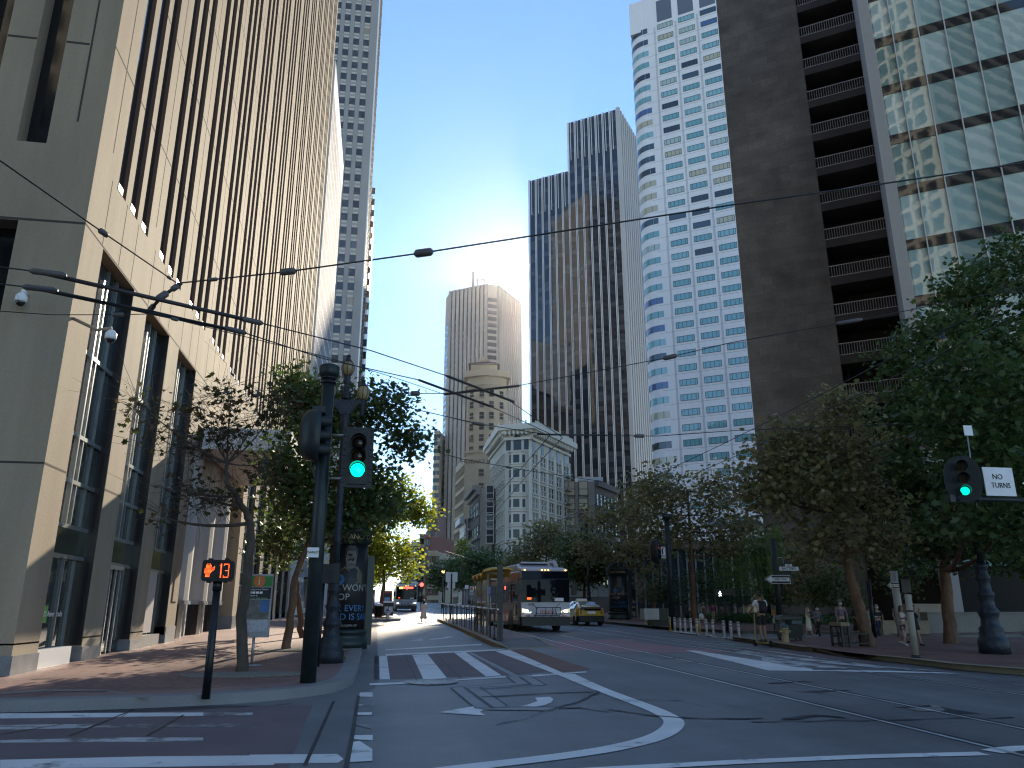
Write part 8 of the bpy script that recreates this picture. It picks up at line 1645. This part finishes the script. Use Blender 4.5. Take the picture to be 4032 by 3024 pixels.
q=atY(pA(608,495),b.y-.25); bg=thing('cloth_bag','pale cloth hanging under the paper bag by the dark green sign pole','bag',q); mb=MB(); mb.loft([[(r_*math.cos(k*math.pi/4)+o,r_*.5*math.sin(k*math.pi/4),z_) for k in range(8)] for r_,z_,o in((.07,-.30,-.04),(.11,-.2,-.02),(.085,0,0),(.05,.15,.02),(.02,.24,.03))]); mb.build('cloth',cloth((.5,.47,.42)),bg,False)
G2='pedestrians on the far right pavement'
b=G(zN(1035,995),.15); person('woman in a brown sleeveless dress and pale hat by the garden bed, seen from behind',b,R(180),hgt(zN(1030,768),b),dress=((.10,.07,.055),.62,.22),legs=(.2,-.2),arms=((.1,.2),(-.1,.2)),hat=(.4,.36,.3),female=True,sleeve='none',shoe=m_shoe_w,group=G2)
q=G(zN(985,990),.15); disc=atY(zN(1000,908),b.y-.2); fb=thing('sun_hat','white round sun hat carried by the woman in the brown dress','hat',disc); mb=MB(); mb.lathe((0,0,0),[(.20,0),(.205,.01),(.11,.03),(.09,.1),(.02,.11)],18); o=mb.build('hat',m_swh,fb,False); o.rotation_euler=(math.pi/2,0,.3)
mb=MB(); mb.lathe((0,0,0),[(.112,.025),(.112,.045)],18); o=mb.build('ribbon',m_grey,fb,False); o.rotation_euler=(math.pi/2,0,.3)
b=G(zN(1138,990),.15); person('man in a magenta shirt and khaki shorts by the garden bed',b,R(170),hgt(zN(1132,752),b),top=(.20,.03,.12),bottom=(.26,.20,.13),shorts=True,legs=(.25,-.25),arms=((.1,.2),(-.1,.2)),group=G2,skin_i=1)
b=G(zN(888,925),.15); person('person in a pale top and black shorts half hidden by a tree trunk',b,R(150),hgt(zN(885,785),b),top=(.5,.42,.36),bottom=(.015,.015,.015),shorts=True,legs=(.2,-.2),group=G2)
b=G(zN(268,925),.15); person('man in a blue t-shirt and dark shorts walking beyond the far kiosk',b,R(175),hgt(zN(268,712),b),top=(.03,.05,.16),bottom=(.03,.03,.035),shorts=True,legs=(.15,-.2),group=G2)
b=G(gB(385,692),.15); t,P=person('person in tan clothes waiting by the kerb left of the sunlit bins',b,R(100),hgt(gB(375,470),b),top=(.28,.19,.12),bottom=(.16,.14,.13),legs=(.1,-.1),sleeve='long',hat=(.05,.12,.35),group='pedestrians on the left pavement'); q=atY(gB(420,532),b.y-.2); bg=thing('shoulder_bag','bright orange bag carried by the person by the left kerb','bag',q); mb=MB(); mb.loft([rrect(-.24,.24,-.42,.38,.1,-.18),rrect(-.28,.28,-.45,.40,.1,0),rrect(-.24,.24,-.42,.38,.1,.18)]); mb.build('bag',M('bag_orange',(.55,.13,.03),.6),bg,False); mb=MB(); mb.tube([(-.2,0,.38),(-.1,0,.8),(.1,0,.8),(.2,0,.38)],.02,5); mb.build('strap',m_blk,bg,False)
q=atY(gB(405,650),b.y+.1); bg=thing('trash_bag','black bag on the ground beside the person at the left kerb','bag',Vector((q.x,b.y+.1,b.z))); mb=MB(); mb.lathe((0,0,0),[(.2,0),(.3,.15),(.27,.4),(.12,.6),(.05,.66),(.09,.75)],12); mb.build('bag',m_blk,bg,False); mb=MB(); mb.lathe((0,0,0),[(.06,.63),(.06,.68)],10); mb.build('tie',m_grey,bg,False)
# ---------------------------------------------------------------- lens glare round the sun, imitated by an added thin haze
hz_m=bpy.data.materials.new('glare_air'); hz_m.use_nodes=True; N=hz_m.node_tree.nodes; N.remove(N['Principled BSDF']); pv=N.new('ShaderNodeVolumePrincipled'); pv.inputs['Color'].default_value=(.93,.95,1,1); pv.inputs['Density'].default_value=.00003; pv.inputs['Anisotropy'].default_value=.9; hz_m.node_tree.links.new(pv.outputs[0],N['Material Output'].inputs['Volume'])
mb=MB(); mb.box(-160,260,-110,620,-8,245); tag(mb.build('glare_haze',hz_m),kind='stuff')
# ---------------------------------------------------------------- camera, sun, sky
cam=bpy.data.cameras.new('camera'); co=bpy.data.objects.new('camera',cam); COL.objects.link(co); SC.camera=co
co.location=(0,0,CH); co.rotation_euler=(math.pi/2+PITCH,0,-YAW); cam.sensor_fit='HORIZONTAL'; cam.sensor_width=36; cam.lens=36*FPX/1024; cam.clip_end=4000; cam.clip_start=.05
SAZ=R(12.55); SEL=R(23.2)
sun=bpy.data.lights.new('sun','SUN'); sun.energy=4.6; sun.angle=R(.53); sun.color=(1,.86,.66); so=bpy.data.objects.new('sun',sun); COL.objects.link(so)
sd=Vector((math.sin(SAZ)*math.cos(SEL),math.cos(SAZ)*math.cos(SEL),math.sin(SEL))); so.rotation_euler=sd.to_track_quat('Z','Y').to_euler(); so.location=(0,0,80)
w=bpy.data.worlds.new('World'); SC.world=w; w.use_nodes=True; N=w.node_tree.nodes; bg=N['Background']; sk=N.new('ShaderNodeTexSky'); sk.sky_type='NISHITA'; sk.sun_disc=False
sk.sun_elevation=SEL; sk.sun_rotation=SAZ; sk.air_density=1.0; sk.dust_density=0; sk.ozone_density=4; w.node_tree.links.new(sk.outputs[0],bg.inputs[0]); bg.inputs[1].default_value=.15
SC.view_settings.view_transform='Standard'; SC.view_settings.look='None'; SC.view_settings.exposure=.93; SC.view_settings.gamma=1; SC.view_settings.use_curve_mapping=False
SC.render.engine='CYCLES'; SC.cycles.filter_width=1.2; SC.cycles.max_bounces=6; SC.cycles.diffuse_bounces=4; SC.cycles.glossy_bounces=3; SC.cycles.transmission_bounces=4; SC.cycles.transparent_max_bounces=6; SC.cycles.caustics_reflective=False; SC.cycles.caustics_refractive=False
